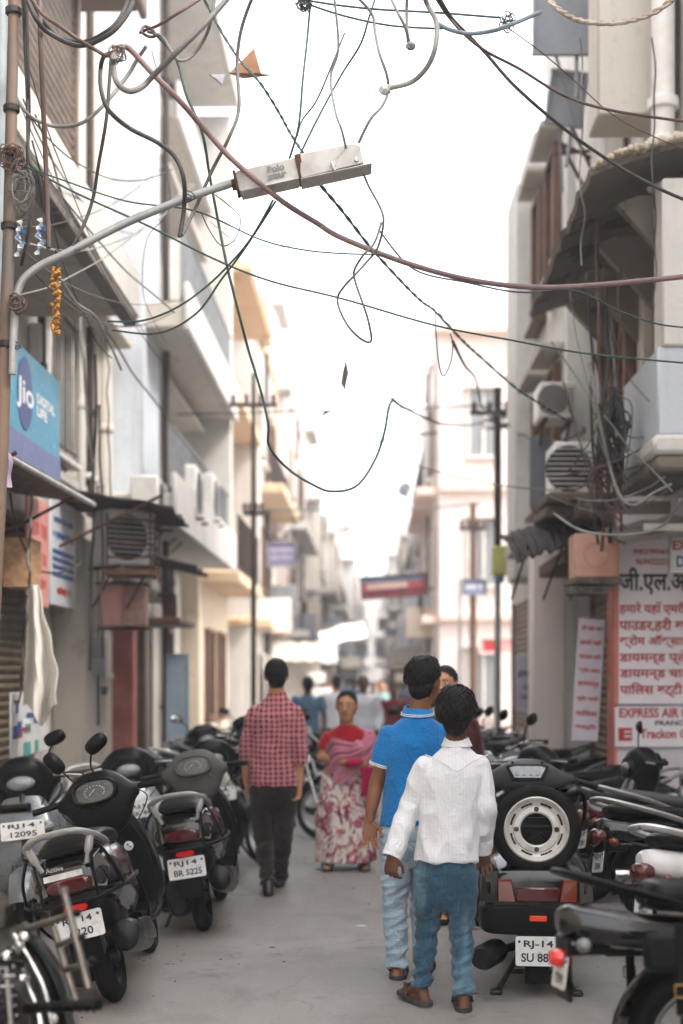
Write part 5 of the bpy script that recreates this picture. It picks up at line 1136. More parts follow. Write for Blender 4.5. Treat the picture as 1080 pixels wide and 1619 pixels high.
walker(550, 34, 1.6, 'tiny person in grey trousers and pale shirt at the street centre', c_sky, c_gr, 0, sk3, 7, 'long')
walker(648, 28, 1.6, 'person in dark navy shirt partly behind the polo wearer head', c_nav, c_gr, 175, sk2, 8)
walker(560, 27, 1.62, 'person in dark clothes just right of the white shirted walker, far off', c_nav, c_nav, 3, sk3, 9)
walker(590, 31, 1.5, 'person in dull red far back between two pale shirts', c_red, m_black, 172, sk3, 10)
walker(635, 36, 1.6, 'tiny person in white near the pink awning', c_wh, c_gr, 176, sk3, 11, 'long')
walker(520, 38, 1.6, 'tiny person in grey far down the left side', c_gr, c_nav, 0, sk3, 12)
walker(655, 24, 1.58, 'person in plum shirt glimpsed left of the polo wearer neck', c_pur, c_gr, 5, sk2, 13)
# ------------------------------------------------------------------ things on the fronts and over the street
UX, UZ = (1, 0, 0), (0, 0, 1)
def at(px, py, Y, ux=(1, 0, 0), uy=(0, 0, 1)): return frame(P(px, py, Y), ux, uy)
def sized(px0, px1, py0, py1, Y): return abs(px1-px0)*Y/F, abs(py1-py0)*Y/F
def board(name, label, cat, px0, px1, py0, py1, Y, m_, th=.03, roll=0, yaw=0, frame_m=None, group=None):
    """an upright board facing the camera side; returns root frame"""
    w, h = sized(px0, px1, py0, py1, Y); T = at((px0+px1)/2, (py0+py1)/2, Y) @ rot(0, yaw, 0) @ rot(0, 0, roll)
    r = thing(name, label, cat, (0, 0, 0), 0, group); r.matrix_world = T @ TR(0, -h/2, 0); l = r.matrix_world.decompose(); r.location = l[0]; r.rotation_euler = l[1].to_euler()
    L = TR(0, h/2, 0); m = MB(); m.box((0, h/2, -th/2), (w, h, th), .004); m.build('panel', m_, r)
    if frame_m:
        m = MB(); f = min(.03, h*.08); m.box((0, f/2, .004), (w+.012, f, th+.02), .003); m.box((0, h-f/2, .004), (w+.012, f, th+.02), .003); m.box((-w/2+f/2, h/2, .004), (f, h-2*f-.002, th+.018), .003); m.box((w/2-f/2, h/2, .004), (f, h-2*f-.002, th+.018), .003); m.build('board_frame', frame_m, r)
    return r, w, h
def letter(r, name, m_, lines):
    """(text, centre x, centre y, width, height) in the board's own plane"""
    m = MB()
    for t, x, y, w, h in lines:
        if not t:                                                   # writing too blurred to read: strokes only
            q = random.Random(int(x*977+y*1313+w*71)); u = x-w/2
            while u < x+w/2:
                a = h*q.uniform(.25, .6); m.box((u+a/2, y+h*q.uniform(-.1, .1), .002), (a, h*q.uniform(.5, 1), .003), 0); m.box((u+a*.6, y+h*.3, .0022), (a*1.3, h*.15, .003), 0); u += a*1.35+(h*.5 if q.random() < .2 else 0)
            continue
        m.text(t, .1, TR(x, y, .0035), 0, w=w, h=h, bold=.0028)
    return m.build(name, m_, r)
red_ink = mat('red_sign_paint', 'a81a20', 'bb3236', 20, .6); blk_ink = mat('black_sign_paint', '1c1518', '2b2226', 20, .6); blu_ink = mat('blue_sign_paint', '2b4a86', '37589a', 20, .6); wht_ink = mat('white_sign_paint', 'e8ebee', 'd8dcdf', 20, .5); prp_ink = mat('slate_sign_paint', '4a4a66', '5a5a76', 20, .6)
# --- lamp pole, arm and street lamp
def pole(name, label, pts, rs, m_, cat='pole', group=None, n=12, cap=True):
    b = V(pts[-1]); r = thing(name, label, cat, b, 0, group); m = MB(); m.tube([V(p)-b for p in pts], rs, n); m.build('shaft', m_, r); return r
rp = pole('street_lamp', 'rust brown lamp pole with long grey arm and boxy white lamp head, left edge', [P(24, -300, 7), P(22, 0, 7), P(14, 380, 7), P(3, 700, 7), P(-12, 1000, 7), V((-1.77, 7, 0))], [.024, .026, .03, .034, .036, .036], mat('rust_brown_pole', '7d6656', '66605a', 4, .7, .2, stretch=(1, 1, .6), bump=.2, bsc=40), 'street lamp')
pole('conduit', 'pale blue grey pipe beside the rusty pole, top left corner', [P(3, -300, 7.15), P(3, 0, 7.15), P(2, 140, 7.15), P(-3, 700, 7.15), V((-1.95, 7.15, 0))], [.03]*5, mat('pale_blue_pipe', 'a9b4b8', '8c9496', 5, .5, .1), 'pipe')
for py in (18, 172, 244, 358, 545):
    m = MB(); m.lathe([(.036, -.018), (.041, -.012), (.041, .012), (.036, .018)], 14, TR(*(P(22-py*.021, py, 7)-rp.location))); m.build('clamp_band', stl, rp)
ar = thing('arm', 'x', 'x', P(20, 592, 6.96))
m = MB(); ap = crom([tuple(P(*p)-ar.location) for p in ((20, 592, 6.96), (22, 520, 6.96), (30, 455, 6.96), (58, 424, 6.96), (110, 398, 6.96), (200, 352, 6.98), (300, 312, 7.0), (384, 284, 7.0))], 6); m.tube(ap, .0195, 14); m.build('pipe', mat('grey_galvanised_pipe', 'a3a6a6', '8a8c8b', 7, .45, .35, bump=.1), ar)
m = MB()
for (x, y) in ((24, 548), (24, 478), (96, 405), (120, 393), (300, 312)):
    c = P(x, y, 6.97)-ar.location
    for k in range(5): m.tube(crom([c+V((.026*math.cos(a), -.026*math.sin(a)*.9, .006*(k-2)+.014*math.cos(a+k))) for a in [2*math.pi*q/8 for q in range(9)]], 2), .0028, 5)
m.build('binding_wire', stl, ar)
a0, a1 = P(376, 291, 7), P(582, 246, 7); du = (a1-a0).normalized(); L = (a1-a0).length
lm = thing('lamp_head', 'x', 'x', a0)
TL = MX(((du.x, 0, -du.z, 0), (du.y, 1, 0, 0), (du.z, 0, du.x, 0), (0, 0, 0, 1)))
lmm = mat('chalky_lamp_enamel', 'bdbbb8', '98948e', 9, .6, bump=.15, bsc=90, lo=.4, hi=.75)
m = MB()
def trs(x, h, d, o=0): return [TL @ V(p) for p in ((x, -d, -h*.5+o), (x, d, -h*.5+o), (x, d*.8, h*.42+o), (x, d*.55, h*.5+o), (x, -d*.55, h*.5+o), (x, -d*.92, h*.40+o))]
m.loft([trs(0, .095, .05), trs(.012, .108, .055), trs(L*.47, .112, .06)], smooth=False); m.build('gear_box', lmm, lm)
m = MB(); m.loft([trs(L*.475, .122, .066, .004), trs(L*.49, .126, .068, .004), trs(L*.91, .112, .062, .006), trs(L*.95, .085, .05, .0)], smooth=False); m.build('lamp_cover', lmm, lm)
m = MB(); m.box((L*.72, 0, -.062), (L*.44, .11, .016), .006, TL); m.build('lamp_glass', glassy('cloudy_lamp_glass', 'a8a69f', .3), lm)
m = MB(); m.box((L*.735, 0, -.066), (L*.54, .15, .006), .002, TL); m.box((L*.23, 0, -.058), (L*.44, .135, .006), .002, TL); m.build('lower_lip', lmm, lm)
m = MB(); m.box((-.006, 0, 0), (.014, .112, .104), .003, TL); m.build('end_plate', rust, lm)
m = MB(); m.text('Polo', .05, TL @ frame((L*.30, -.0605, .016), UX, UZ), w=.085, h=.032, bold=.002); m.text('star', .05, TL @ frame((L*.30, -.0610, -.020), UX, UZ), w=.095, h=.032, bold=.0025); m.build('lettering', mat('grey_lamp_print', '666769', '77787a', 9, .6), lm)
m = MB(); m.tube([TL @ V((L*.72, -.055, -.03)), TL @ V((L*.72, -.08, -.03))], .012, 8); m.tube([TL @ V((L*.71, -.078, -.02)), TL @ V((L*.725, -.078, -.065))], .006, 6); m.build('latch', alu, lm); m = MB(); m.tube([TL @ V((L*.90, -.055, -.03)), TL @ V((L*.90, -.075, -.03))], .011, 8); m.build('latch', alu, lm)
m = MB(); m.lathe([(.026, -.03), (.03, 0), (.026, .05)], 14, TL @ rot(0, 90, 0)); m.build('clamp_sleeve', rust, lm)
m = MB()
for y in (.0,): m.box((L*.478, 0, 0), (.03, .129, .119), .002, TL)
m.build('rusty_seam', rust, lm)
for q in (ar, lm): del q['label'], q['category']; q.location = q.location-rp.location; q.parent = rp
# --- garland, ribbons, rag, cloth
def cloth_sheet(name, label, cat, rows, m_, group=None, th=.006, base=None):
    b = V(base) if base else V(rows[-1][len(rows[-1])//2]); m = MB(); m.sheet([[V(p)-b for p in r] for r in rows], th); o = m.build(name, m_); o.location = b; return tag(o, label, cat, group)
b = P(87, 530, 6.95); gd = thing('flower_garland', 'dried orange marigold garland hanging from the lamp arm', 'garland', b); m = MB(); rn = random.Random(4); th = MB(); th.tube([P(89, 405, 6.95)-b, P(87, 470, 6.95)-b, P(86, 528, 6.95)-b], .002, 5); th.build('thread', stl, gd)
for k in range(64):
    c = P(88+rn.uniform(-6, 6), 424+105*(k/64), 6.95+rn.uniform(-.02, .02))-b; m.ell((0, 0, 0), (rn.uniform(.008, .014),)*2+(rn.uniform(.006, .011),), TR(*c) @ rot(rn.uniform(-40, 40), rn.uniform(-40, 40), 0), n=8, m=5)
m.build('marigold_head', mat('dried_marigold', 'b8873a', '8a5a24', 30, .8), gd)['kind'] = 'stuff'
for nm, px, py, lb in (('plastic_streamer', 30, 375, 'twisted white and blue plastic streamer nearest the rusty pole'), ('plastic_streamer', 62, 372, 'twisted white and blue plastic streamer knotted over the arm')):
    b = P(px, py+30, 6.98); t = thing(nm, lb, 'streamer', b, 0, 'plastic streamers tied by the pole')
    for q, (cn, c) in enumerate((('white_plastic', 'd9dde2'), ('blue_plastic', '4a78b5'))):
        m = MB(); g = []
        for i in range(16):
            a = i*.9+q*1.5; c_ = P(px+4*math.sin(i*.8)+(3 if q else 0), py-28+i*(3.8 if not q else 2.6)+(10 if q else 0), 6.98)-b; g.append([c_+V((.014*math.cos(a), .014*math.sin(a), 0)), c_-V((.014*math.cos(a), .014*math.sin(a), .008))])
        m.sheet(g, .002); m.build('ribbon', mat(cn, c, None, 9, .4), t)
cloth_sheet('rag', 'faded lilac rag hanging at the left edge below the blue sign', 'cloth', [[P(-14+j*4.5+2*math.sin(i), 715+i*8-(6-j)*3*(i < 2), 7.2+.03*math.sin(j*1.7+i*.4)) for j in range(8)] for i in range(8)], mat('lilac_cotton', 'b3a3b8', '9a8ba2', 9, .9))
b = P(126, 1300, 8.0); rgm = MB(); rn = random.Random(41)
for k in range(90):
    a = rn.uniform(0, 6.28); x, y = rn.uniform(-5, 5), rn.uniform(0, 14); c = [P(118+x, 1246+y, 8.0+rn.uniform(-.03, .03))-b]
    for q in range(4): c.append(c[-1]+V((.012*math.cos(a)+.006, .012*math.sin(a), -rn.uniform(.02, .055))))
    rgm.tube(crom([tuple(p) for p in c], 3), [.0055*(1-.07*i) for i in range(13)], 4)
o = rgm.build('duster', mat('brown_duster_fibre', '5a3526', '3c2219', 20, .9)); o.location = b; tag(o, 'shaggy brown duster hanging from the leaning black scooter bar', 'duster')
rows = []
for i in range(22):
    q = i/21; x0 = 44-6*q; x1 = 60+30*min(1, q*1.5)-14*max(0, q-.66)*3*.0+(2*math.sin(i*.9)); row = []
    for j in range(14):
        u = j/13; row.append(P(x0+(x1-x0)*u, 925+(206*q-18*math.sin(u*7+1)*q), 10.6+.10*math.sin(u*9+q*2)*(.3+q)))
    rows.append(row)
cloth_sheet('hanging_cloth', 'cream white sheet hanging in folds on the left front below the wooden box', 'cloth', rows, mat('cream_sheet_cotton', 'e6e2db', 'd2ccc2', 5, .95, bump=.3, bsc=200))
# --- blue telecom sign on the left wall
def wallT(side_x, Yc, z): return frame((side_x, Yc, z), (.022, 1, 0), UZ)       # local x runs away along the left wall
def wallboard(name, label, cat, px0, px1, py0, py1, off, m_, th=.05, group=None, tilt=0):
    """a board lying against the left wall line; py0/py1 at its near end"""
    b_ = -3.12+off; Y0 = b_*F/(px0-590); Y1 = b_*F/(px1-590); z1 = EYE-(py0-HY)*Y0/F; z0 = EYE-(py1-HY)*Y0/F
    r = thing(name, label, cat, group=group); T = wallT(b_+.022*(Y0+Y1)/2, (Y0+Y1)/2, z0) @ rot(tilt, 0, 0); r.matrix_world = T; l = T.decompose(); r.location = l[0]; r.rotation_euler = l[1].to_euler()
    w, h = Y1-Y0, z1-z0; m = MB(); m.box((0, h/2, -th/2), (w, h, th), .006); m.build('panel', m_, r); return r, w, h
r, w, h = wallboard('shop_sign', 'sky blue telecom shop sign with a dark blue oval, left wall', 'sign', 12, 95, 525, 722, .5, mat('sky_blue_vinyl', '3c86a6', '4890ae', 3, .5))
m = MB(); m.box((0, h*.13, .006), (w-.02, h*.255, .008), .001); m.build('lower_band', mat('periwinkle_vinyl', '56648f', '606e98', 3, .5), r)
m = MB(); m.lathe([(h*.31, 0), (h*.31, .004)], 40, TR(-w*.20, h*.62, .001) @ MX.Diagonal((.82, 1, 1, 1))); ov = m.build('oval', mat('deep_blue_vinyl', '2a4077', '314880', 3, .5), r)
m = MB(); m.text('Jio', .5, TR(-w*.20, h*.60, .0065), w=w*.30, h=h*.27, bold=.008); m.build('lettering', wht_ink, ov)
m = MB(); m.text('DIGITAL', .2, TR(w*.20, h*.67, .004), w=w*.36, h=h*.09, bold=.008); m.text('LIFE', .2, TR(w*.12, h*.56, .004), w=w*.2, h=h*.09, bold=.008); m.build('lettering', wht_ink, r)
m = MB(); rn = random.Random(9)
for k in range(22): m.box((w*rn.uniform(-.45, .46), h*rn.uniform(.3, .96), .003), (.03, .03, .003), 0, None)
m.build('printed_mark', mat('pale_blue_print', '63b8d8', '63b8d8', 3, .5), r)
r = thing('shelf', 'slanted tin shade board under the blue telecom sign', 'shade', P(50, 745, 10.5)); m = MB(); q0, q1 = P(-10, 715, 8.6), P(104, 770, 11.2)
A_, B_, C_, D_ = V((-2.25, 8.2, 3.05)), V((-2.02, 11.6, 3.0)), V((-2.85, 11.6, 3.12)), V((-3.1, 8.2, 3.2))
lo = [p-r.location for p in (A_, B_, C_, D_)]; m.loft([lo, [p+V((0, 0, .035)) for p in lo]], smooth=False); m.build('board', mat('grimy_tin', '6f675e', '433c36', 6, .7, .2), r)
m = MB(); m.tube([A_-r.location, B_-r.location], .022, 8); m.build('front_rail', alu, r)
m = MB(); m.tube([V((-2.1, 9.2, 3.05))-r.location, V((-3.0, 9.2, 2.6))-r.location], .014, 6); m.tube([V((-2.1, 11.2, 3.02))-r.location, V((-2.9, 11.2, 2.6))-r.location], .014, 6); m.build('strut', rust, r)
board('plywood_box', 'water stained plywood box front on the left wall above the hanging sheet', 'box', 4, 50, 850, 928, 10.9, mat('stained_plywood', 'c39b74', '8d6644', 3, .7, stretch=(5, 5, 1)), .35)
r, w, h = wallboard('poster', 'salmon pink film poster fixed to the left wall', 'poster', 44, 78, 780, 955, .3, mat('salmon_poster_paper', 'd99a92', 'cf8a84', 4, .7), .02)
letter(r, 'lettering', mat('coral_ink', 'b65a5a', 'c26868', 9, .7), [('', 0, h*.72, w*.7, h*.14), ('', 0, h*.45, w*.7, h*.12), ('', 0, h*.22, w*.6, h*.1)])
r, w, h = wallboard('poster', 'white and navy printed service poster next to the pink one', 'poster', 80, 120, 782, 955, .3, mat('white_poster_paper', 'd8dde2', 'c6ccd2', 4, .7), .02)
letter(r, 'lettering', blu_ink, [('', 0, h*.80, w*.75, h*.06), ('', 0, h*.66, w*.8, h*.07)])
m = MB()
for k in range(4): m.box((0, h*(.5-.07*k), .002), (w*.84, h*.045, .003), 0)
m.build('printed_band', blu_ink, r); letter(r, 'lettering', red_ink, [('', 0, h*.14, w*.5, h*.08)])
r, w, h = wallboard('poster', 'torn pasted bills in white, red and blue low on the left shop wall', 'poster', 18, 76, 1095, 1200, .42, mat('pasted_bill_paper', 'cfd0cf', 'b9b9b6', 4, .8), .015)
rn = random.Random(12)
for c, mm in ((blu_ink, 5), (red_ink, 4), (mat('teal_print', '3a8f86', '4a9f96', 5, .7), 4), (wht_ink, 3)):
    m = MB()
    for k in range(mm): m.box((rn.uniform(-.42, .42)*w, h*rn.uniform(.08, .92), .002+.0007*mm), (w*rn.uniform(.06, .22), h*rn.uniform(.05, .22), .002), 0, rot(0, 0, 0))
    m.build('printed_patch', c, r)
# --- air conditioners
def ac(label, px, py, Y, w=.82, h=.56, d=.32, yaw=0, sc=1, rack=True, group='air conditioner units on the fronts'):
    r = thing('air_conditioner', label, 'air conditioner', P(px, py, Y)-V((0, 0, h/2)), yaw, group)
    m = MB(); m.box((0, 0, h/2), (w, d, h), .02); m.build('casing', wht, r)
    m = MB(); m.lathe([(h*.40, 0), (h*.42, .012), (h*.36, .015), (h*.05, .012)], 24, frame((-w*.14, -d/2-.001, h/2), UX, UZ))
    m.build('fan_guard', drk, r); m = MB()
    for k in range(9): m.box((-w*.14, -d/2-.018, h*(.14+.09*k)), (2*math.sqrt(max(.01, (h*.40)**2-(h*(.14+.09*k-.5))**2)), .006, .008), .001)
    m.build('grille', wht, r); m = MB()
    for k in range(7): m.box((w*.36, -d/2-.004, h*(.2+.1*k)), (w*.18, .01, .02), .002)
    for k in range(8): m.box((w/2+.003, 0, h*(.14+.1*k)), (.008, d*.8, .022), .002)
    m.build('vent_slat', gry, r)
    if rack:
        m = MB()
        for sx in (-1, 1): m.box((sx*w*.36, .05, -.02), (.04, d+.25, .035), .004); m.tube([(sx*w*.36, -d*.4, -.03), (sx*w*.36, d*.8, -.38)], .014, 6)
        m.build('bracket', rust, r)
    return r
ac('white air conditioner caged on a rusty rack over the pink boxes, left front', 196, 852, 13.5, .5, .52, .34, 38)
ac('small white air conditioner on top of the tin canopy, left front', 236, 795, 15.6, .8, .5, .3, 90)
ac('white air conditioner on the left balcony wall, nearest of the pair', 297, 782, 17.5, .8, .62, .3, 90)
ac('white air conditioner on the left balcony wall, farther of the pair', 325, 790, 19.5, .8, .62, .3, 90)
ac('white air conditioner by a barred opening high on the left house', 282, 440, 19.0, .8, .8, .3, 90)
ac('large off white air conditioner over the dark awning on the right', 901, 748, 12.6, .36, .48, .5, 0)
ac('white boxed air conditioner under a sunshade, right white house', 876, 640, 14.3, .36, .36, .5, 0)
def cage(label, px, py, Y):
    r = thing('iron_rack', label, 'rack', P(px, py, Y)); m = MB()
    for z in (0, .16, .32, .62):
        for a, b in (((-.1, -.5), (.55, -.5)), ((.55, -.5), (.55, .5)), ((-.1, .5), (.55, .5))): m.tube([(a[0], a[1], z), (b[0], b[1], z)], .016, 6)
    for x, y in ((.55, -.5), (.55, .5), (-.1, -.5), (.55, 0)): m.tube([(x, y, -.1), (x, y, .7)], .016, 6)
    for k in range(7): m.tube([(.55, -.45+.15*k, 0), (.55, -.45+.15*k, .16)], .007, 5)
    m.build('bar', rust, r); m = MB(); m.box((.2, 0, -.03), (.72, 1.06, .04), .008); m.build('tray', mat('old_crate_wood', '8a6242', '5c4029', 6, .8), r); r.scale = (.62, .62, .75); return r
cage('rusty iron rack of bars under the caged air conditioner', 188, 905, 13.5)
r = thing('tin_canopy', 'dark sagging tin canopy above the caged air conditioner', 'canopy', P(190, 800, 13.6)); m = MB(); g = [[(-.75+i*.22, -.85+j*.12, .10-.07*i*.5+.02*math.sin(j*2.6)+.02*math.sin(i*3+j)) for j in range(15)] for i in range(7)]; m.sheet(g, .012); m.build('sheet', mat('black_tarred_tin', '3a322c', '221d1a', 7, .8, .2), r); m = MB()
for y in (-.8, .8): m.tube([(.5, y, 0), (-.6, y, -.55)], .016, 6)
m.build('strut', rust, r)
for k, (px, lb) in enumerate(((176, 'dusty pink shop sign box over the door, red sided nearer one'), (214, 'pale stained shop sign box, the farther of the two over the shutters'))):
    w_b = .40; Yb = 13.9+k*.2; r = thing('sign_box', lb, 'sign box', P(px, 990, Yb), 0, 'sign boxes over the left doors'); m = MB(); m.box((0, 0, .2), (w_b*.58, .2, .4), .01); m.build('box', mat('faded_pink_tin', 'dca79f', 'c08981', 4, .7) if k == 0 else mat('peeling_pink_tin', 'cfa79c', '8f7468', 6, .8), r)
    m = MB(); m.box((0, -.02, .41), (w_b*.66, .3, .02), .004); m.box((0, .12, -.02), (w_b*.6, .2, .03), .006); m.build('cap', rust, r)
r = thing('junk_ledge', 'cluttered dark ledge of bundles and tins over the brown shutters', 'ledge', P(262, 985, 16)); rn = random.Random(7); m = MB(); m.box((0, 0, 0), (.5, 1.6, .06), .01); m.build('plank', bwn, r)
for k in range(9):
    m = MB(); x, y = rn.uniform(-.2, .2), rn.uniform(-.7, .7); s = rn.uniform(.1, .22)
    if k % 3: m.box((x, y, .03+s*.6), (s, s*1.3, s*1.2), .03, rot(0, 0, 0))
    else: m.lathe([(s*.5, 0), (s*.55, s*.3), (s*.5, s*1.3), (s*.3, s*1.4)], 14, TR(x, y, .03))
    m.build('bundle' if k % 3 else 'tin', (dkp, rust, bwn, wht, gry)[k % 5], r)
m = MB(); g = [[(-.3+.1*i, -.8+.2*j, .62+.03*math.sin(j*2)+.06*(5-i)*.4) for j in range(9)] for i in range(8)]; m.sheet(g, .015); m.build('tin_roof', mat('black_tarred_tin', '3a322c', '221d1a', 7, .8, .2), r)
r = thing('meter_box', 'grey electric meter box with cables on the left pillar', 'meter box', P(155, 1068, 14.2)); m = MB(); m.box((0, 0, .19), (.16, .16, .38), .015); m.build('case', gry, r); m = MB(); m.box((0, -.085, .24), (.1, .012, .12), .004); m.build('window', gl2, r); m = MB()
for x in (-.05, 0, .05): m.tube(crom([(x, 0, .38), (x*1.5, .02, .8), (x*.6, -.02, 1.3), (x, 0, 1.9)], 5), .012, 6)
m.tube([(0, 0, 0), (.0, .02, -.5)], .014, 6); m.build('feed_cable', pbd, r)
r, w, h = board('notice_board', 'paper notice with dark vertical lettering pasted on the left wall by the pink pillar', 'notice', 132, 168, 1040, 1150, 14.6, mat('yellowed_paper', 'bdb6aa', 'a39a8c', 5, .8), .02); letter(r, 'lettering', prp_ink, [('', .03, h*.75, w*.35, h*.16), ('', .03, h*.52, w*.38, h*.16), ('', .03, h*.28, w*.34, h*.14)]); letter(r, 'lettering', red_ink, [('', -w*.26, h*.7, w*.2, h*.12), ('', -w*.26, h*.35, w*.2, h*.12)])
board('metal_sheet', 'upright pale blue metal sheet leaning on the left front by the shutters', 'metal sheet', 262, 299, 1033, 1190, 16.3, mat('pale_blue_tin', 'a8b9c6', '95a8b7', 3, .5), .03, 0, 12, mat('pale_blue_tin', 'a8b9c6', '95a8b7', 3, .5))
# --- painted sign wall on the right
r, w, h = board('painted_sign', 'large lilac white wall sign with black and red Hindi lettering', 'sign', 973, 1140, 852, 1113, 11.94, mat('lilac_white_sign', 'efeaf0', 'e0d9e1', 3, .7), .03)
def sx(px): return (px-(973+1140)/2)*11.94/F
def sy(py): return (1113-py)*11.94/F
def ln(t, x0, x1, yc, hh): return (t, (sx(x0)+sx(x1))/2, sy(yc), sx(x1)-sx(x0), hh*11.94/F)
letter(r, 'lettering', blk_ink, [ln('जी.एल.अबरार', 979, 1135, 919, 44)])
letter(r, 'lettering', red_ink, [ln('9829065', 1000, 1060, 872, 8), ln('9694322211', 1005, 1062, 888, 10), ln('हमारे यहाँ एमरी, कार्बो', 979, 1136, 963, 23), ln('पाउडर,हरी बरी,टीसी', 979, 1136, 988, 23), ln('क्रोम ऑक्साइड,लाल', 979, 1136, 1014, 22), ln('डायमन्ड प्लेट,डाय', 979, 1136, 1040, 23), ln('डायमन्ड चाती,नाल', 980, 1136, 1065, 23), ln('पालिस बट्टी मिलती', 980, 1136, 1091, 24)])
m = MB(); m.box((-w*.5+.012, h/2, .003), (.03, h, .006), .001); m.build('edge_stripe', mat('salmon_jamb', 'd98577', 'b96a5c', 4, .7), r)
r, w, h = board('painted_sign', 'white courier sign reading EXPRESS AIR in red, right wall', 'sign', 973, 1140, 1118, 1181, 11.94, mat('lilac_white_sign', 'efeaf0', 'e0d9e1', 3, .7), .03)
def sy(py): return (1181-py)*11.94/F
letter(r, 'lettering', red_ink, [ln('EXPRESS AIR CARGO', 979, 1137, 1127, 15), ln('Trackon Couriers', 1012, 1136, 1160, 15)]); letter(r, 'lettering', blk_ink, [ln('FRANCHISE', 1036, 1110, 1143, 8)])
m = MB(); m.box(((sx(977)+sx(1000))/2, sy(1161), .003), (.115, .11, .004), .001); em = m.build('emblem', red_ink, r); m = MB(); m.box(((sx(977)+sx(1000))/2+.02, sy(1157), .0056), (.06, .014, .002), 0); m.box(((sx(977)+sx(1000))/2+.02, sy(1164), .0056), (.06, .014, .002), 0); m.build('emblem_stripe', wht_ink, em)
r, w, h = board('hanging_sign', 'small white board starting EX D in red and blue at the right edge', 'sign', 1058, 1094, 845, 906, 11.3, mat('white_board', 'e2e4e8', 'd2d5da', 3, .6), .02, 0, 0, alu)
letter(r, 'lettering', red_ink, [('EX', 0, h*.72, w*.7, h*.24)]); letter(r, 'lettering', blu_ink, [('D', 0, h*.3, w*.36, h*.3)])
r, w, h = board('banner', 'leaning white cloth banner with rows of red Hindi writing, right doorway', 'banner', 908, 953, 978, 1172, 12.4, mat('banner_cloth', 'd6d3da', 'c5c1ca', 3, .8), .012, -4, 12)
letter(r, 'lettering', red_ink, [(t, 0, h*(.92-.115*i), w*.8, h*.05) for i, t in enumerate(('जी एल अब', 'हमारे यहाँ', 'पाउडर हरी', 'क्रोम लाल', 'डायमन्ड', 'प्लेट चाती', 'पालिस', 'बट्टी'))])
r, w, h = board('wall_notice', 'faded lilac wall notice with dark slate lettering beyond the right bikes', 'notice', 815, 902, 1035, 1125, 17.5, mat('faded_lilac_wall', 'c9c3cf', 'b5aebc', 3, .8), .03); letter(r, 'lettering', prp_ink, [('', 0, h*.87, w*.4, h*.12), ('', 0, h*.66, w*.9, h*.15), ('', 0, h*.42, w*.7, h*.1), ('', 0, h*.25, w*.8, h*.08), ('', 0, h*.1, w*.5, h*.08)])
r = thing('sign_box', 'peach painted sign box bracketed above the right doorway', 'sign box', P(938, 915, 11.75)); m = MB(); m.box((0, 0, .18), (.36, .3, .36), .012); m.build('box', mat('peach_tin', 'd9ab98', 'b98572', 4, .7), r); m = MB(); m.tube([(.1*math.cos(a), -.153, .18+.1*math.sin(a)) for a in [2*math.pi*k/24 for k in range(25)]], .004, 5); m.build('painted_ring', mat('faded_rose_ink', 'b98070', 'b98070', 4, .7), r); m = MB(); m.box((0, .02, -.03), (.42, .4, .05), .01); m.box((-.05, .02, -.1), (.32, .3, .07), .01); m.build('corbel', dkp, r)
# --- awnings on the right
r = thing('tin_awning', 'black drooping corrugated awning over the right doorway', 'awning', P(880, 850, 12.6)); m = MB(); g = []
for i in range(9):
    q = i/8; row = []
    for j in range(34):
        u = j/33; x = -.40+.72*u; row.append((x, .9-1.3*q, .22-.32*q*q-.16*(1-u)**2+.018*math.sin(u*60)+.015*math.sin(i*2+j)))
    g.append(row)
m.sheet(g, .02); m.build('sheet', mat('black_tarred_tin', '3a322c', '221d1a', 7, .8, .2), r); m = MB(); m.box((.18, -.15, .30), (.66, .7, .09), .02); m.box((.16, .1, .20), (.6, .8, .10), .02); m.build('beam', mat('weathered_plank', '6f6152', '463b31', 6, .8, stretch=(1, 1, 4)), r); m = MB()
for x in (-.3, .0, .25): m.tube([(x, -.38, -.1), (x, .8, -.5)], .012, 6)
m.build('strut', rust, r)
r = thing('tin_awning', 'dark awning slab at the right edge above the courier signs', 'awning', P(1060, 815, 11.4)); m = MB(); m.sheet([[(-.48+.12*j, .5-.14*i, .05-.05*i*.5-.15*(1-j/9)**2+.02*math.sin(j*3)) for j in range(10)] for i in range(9)], .03); m.build('sheet', dkp, r); m = MB(); m.box((.05, -.62, -.16), (.8, .04, .06), .01); m.build('fascia', ww, r)
# --- grey boards standing on the right roofs, dish, panel
for (a, b, c, d, Y, lb, ry) in ((842, 936, -30, 88, 12.4, 'topmost grey sheet hoarding seen from behind, upper right', 0), (866, 926, 112, 200, 12.9, 'lower grey sheet hoarding tilted under the topmost one', 8)):
    r, w, h = board('hoarding', lb, 'hoarding', a, b, c, d, Y, mat('grey_hoarding_tin', '8f9399', '7b8087', 3, .6), .02, -ry, 0, gry, 'grey hoardings on the right'); m = MB(); m.tube([(w*.25, 0, -.03), (w*.25, -.35, -.03)], .018, 8); m.tube([(-w*.1, .02, -.03), (w*.3, -.5, -.25)], .014, 8); m.build('support', gry, r)
r = thing('iron_bracket', 'rusty angle bracket sticking out below the lower hoarding', 'bracket', P(905, 440, 13.4)); m = MB()
for a, b in (((-25, -20), (60, 30)), ((-5, -60), (40, 60)), ((-30, 5), (50, -5)), ((-20, -20), (25, 85))): m.tube([P(905+a[0], 240+a[1]*.8, 13.4)-r.location, P(905+b[0], 240+b[1]*.8, 13.4)-r.location], .018, 6)
m.build('angle_iron', rust, r); r.location = r.location
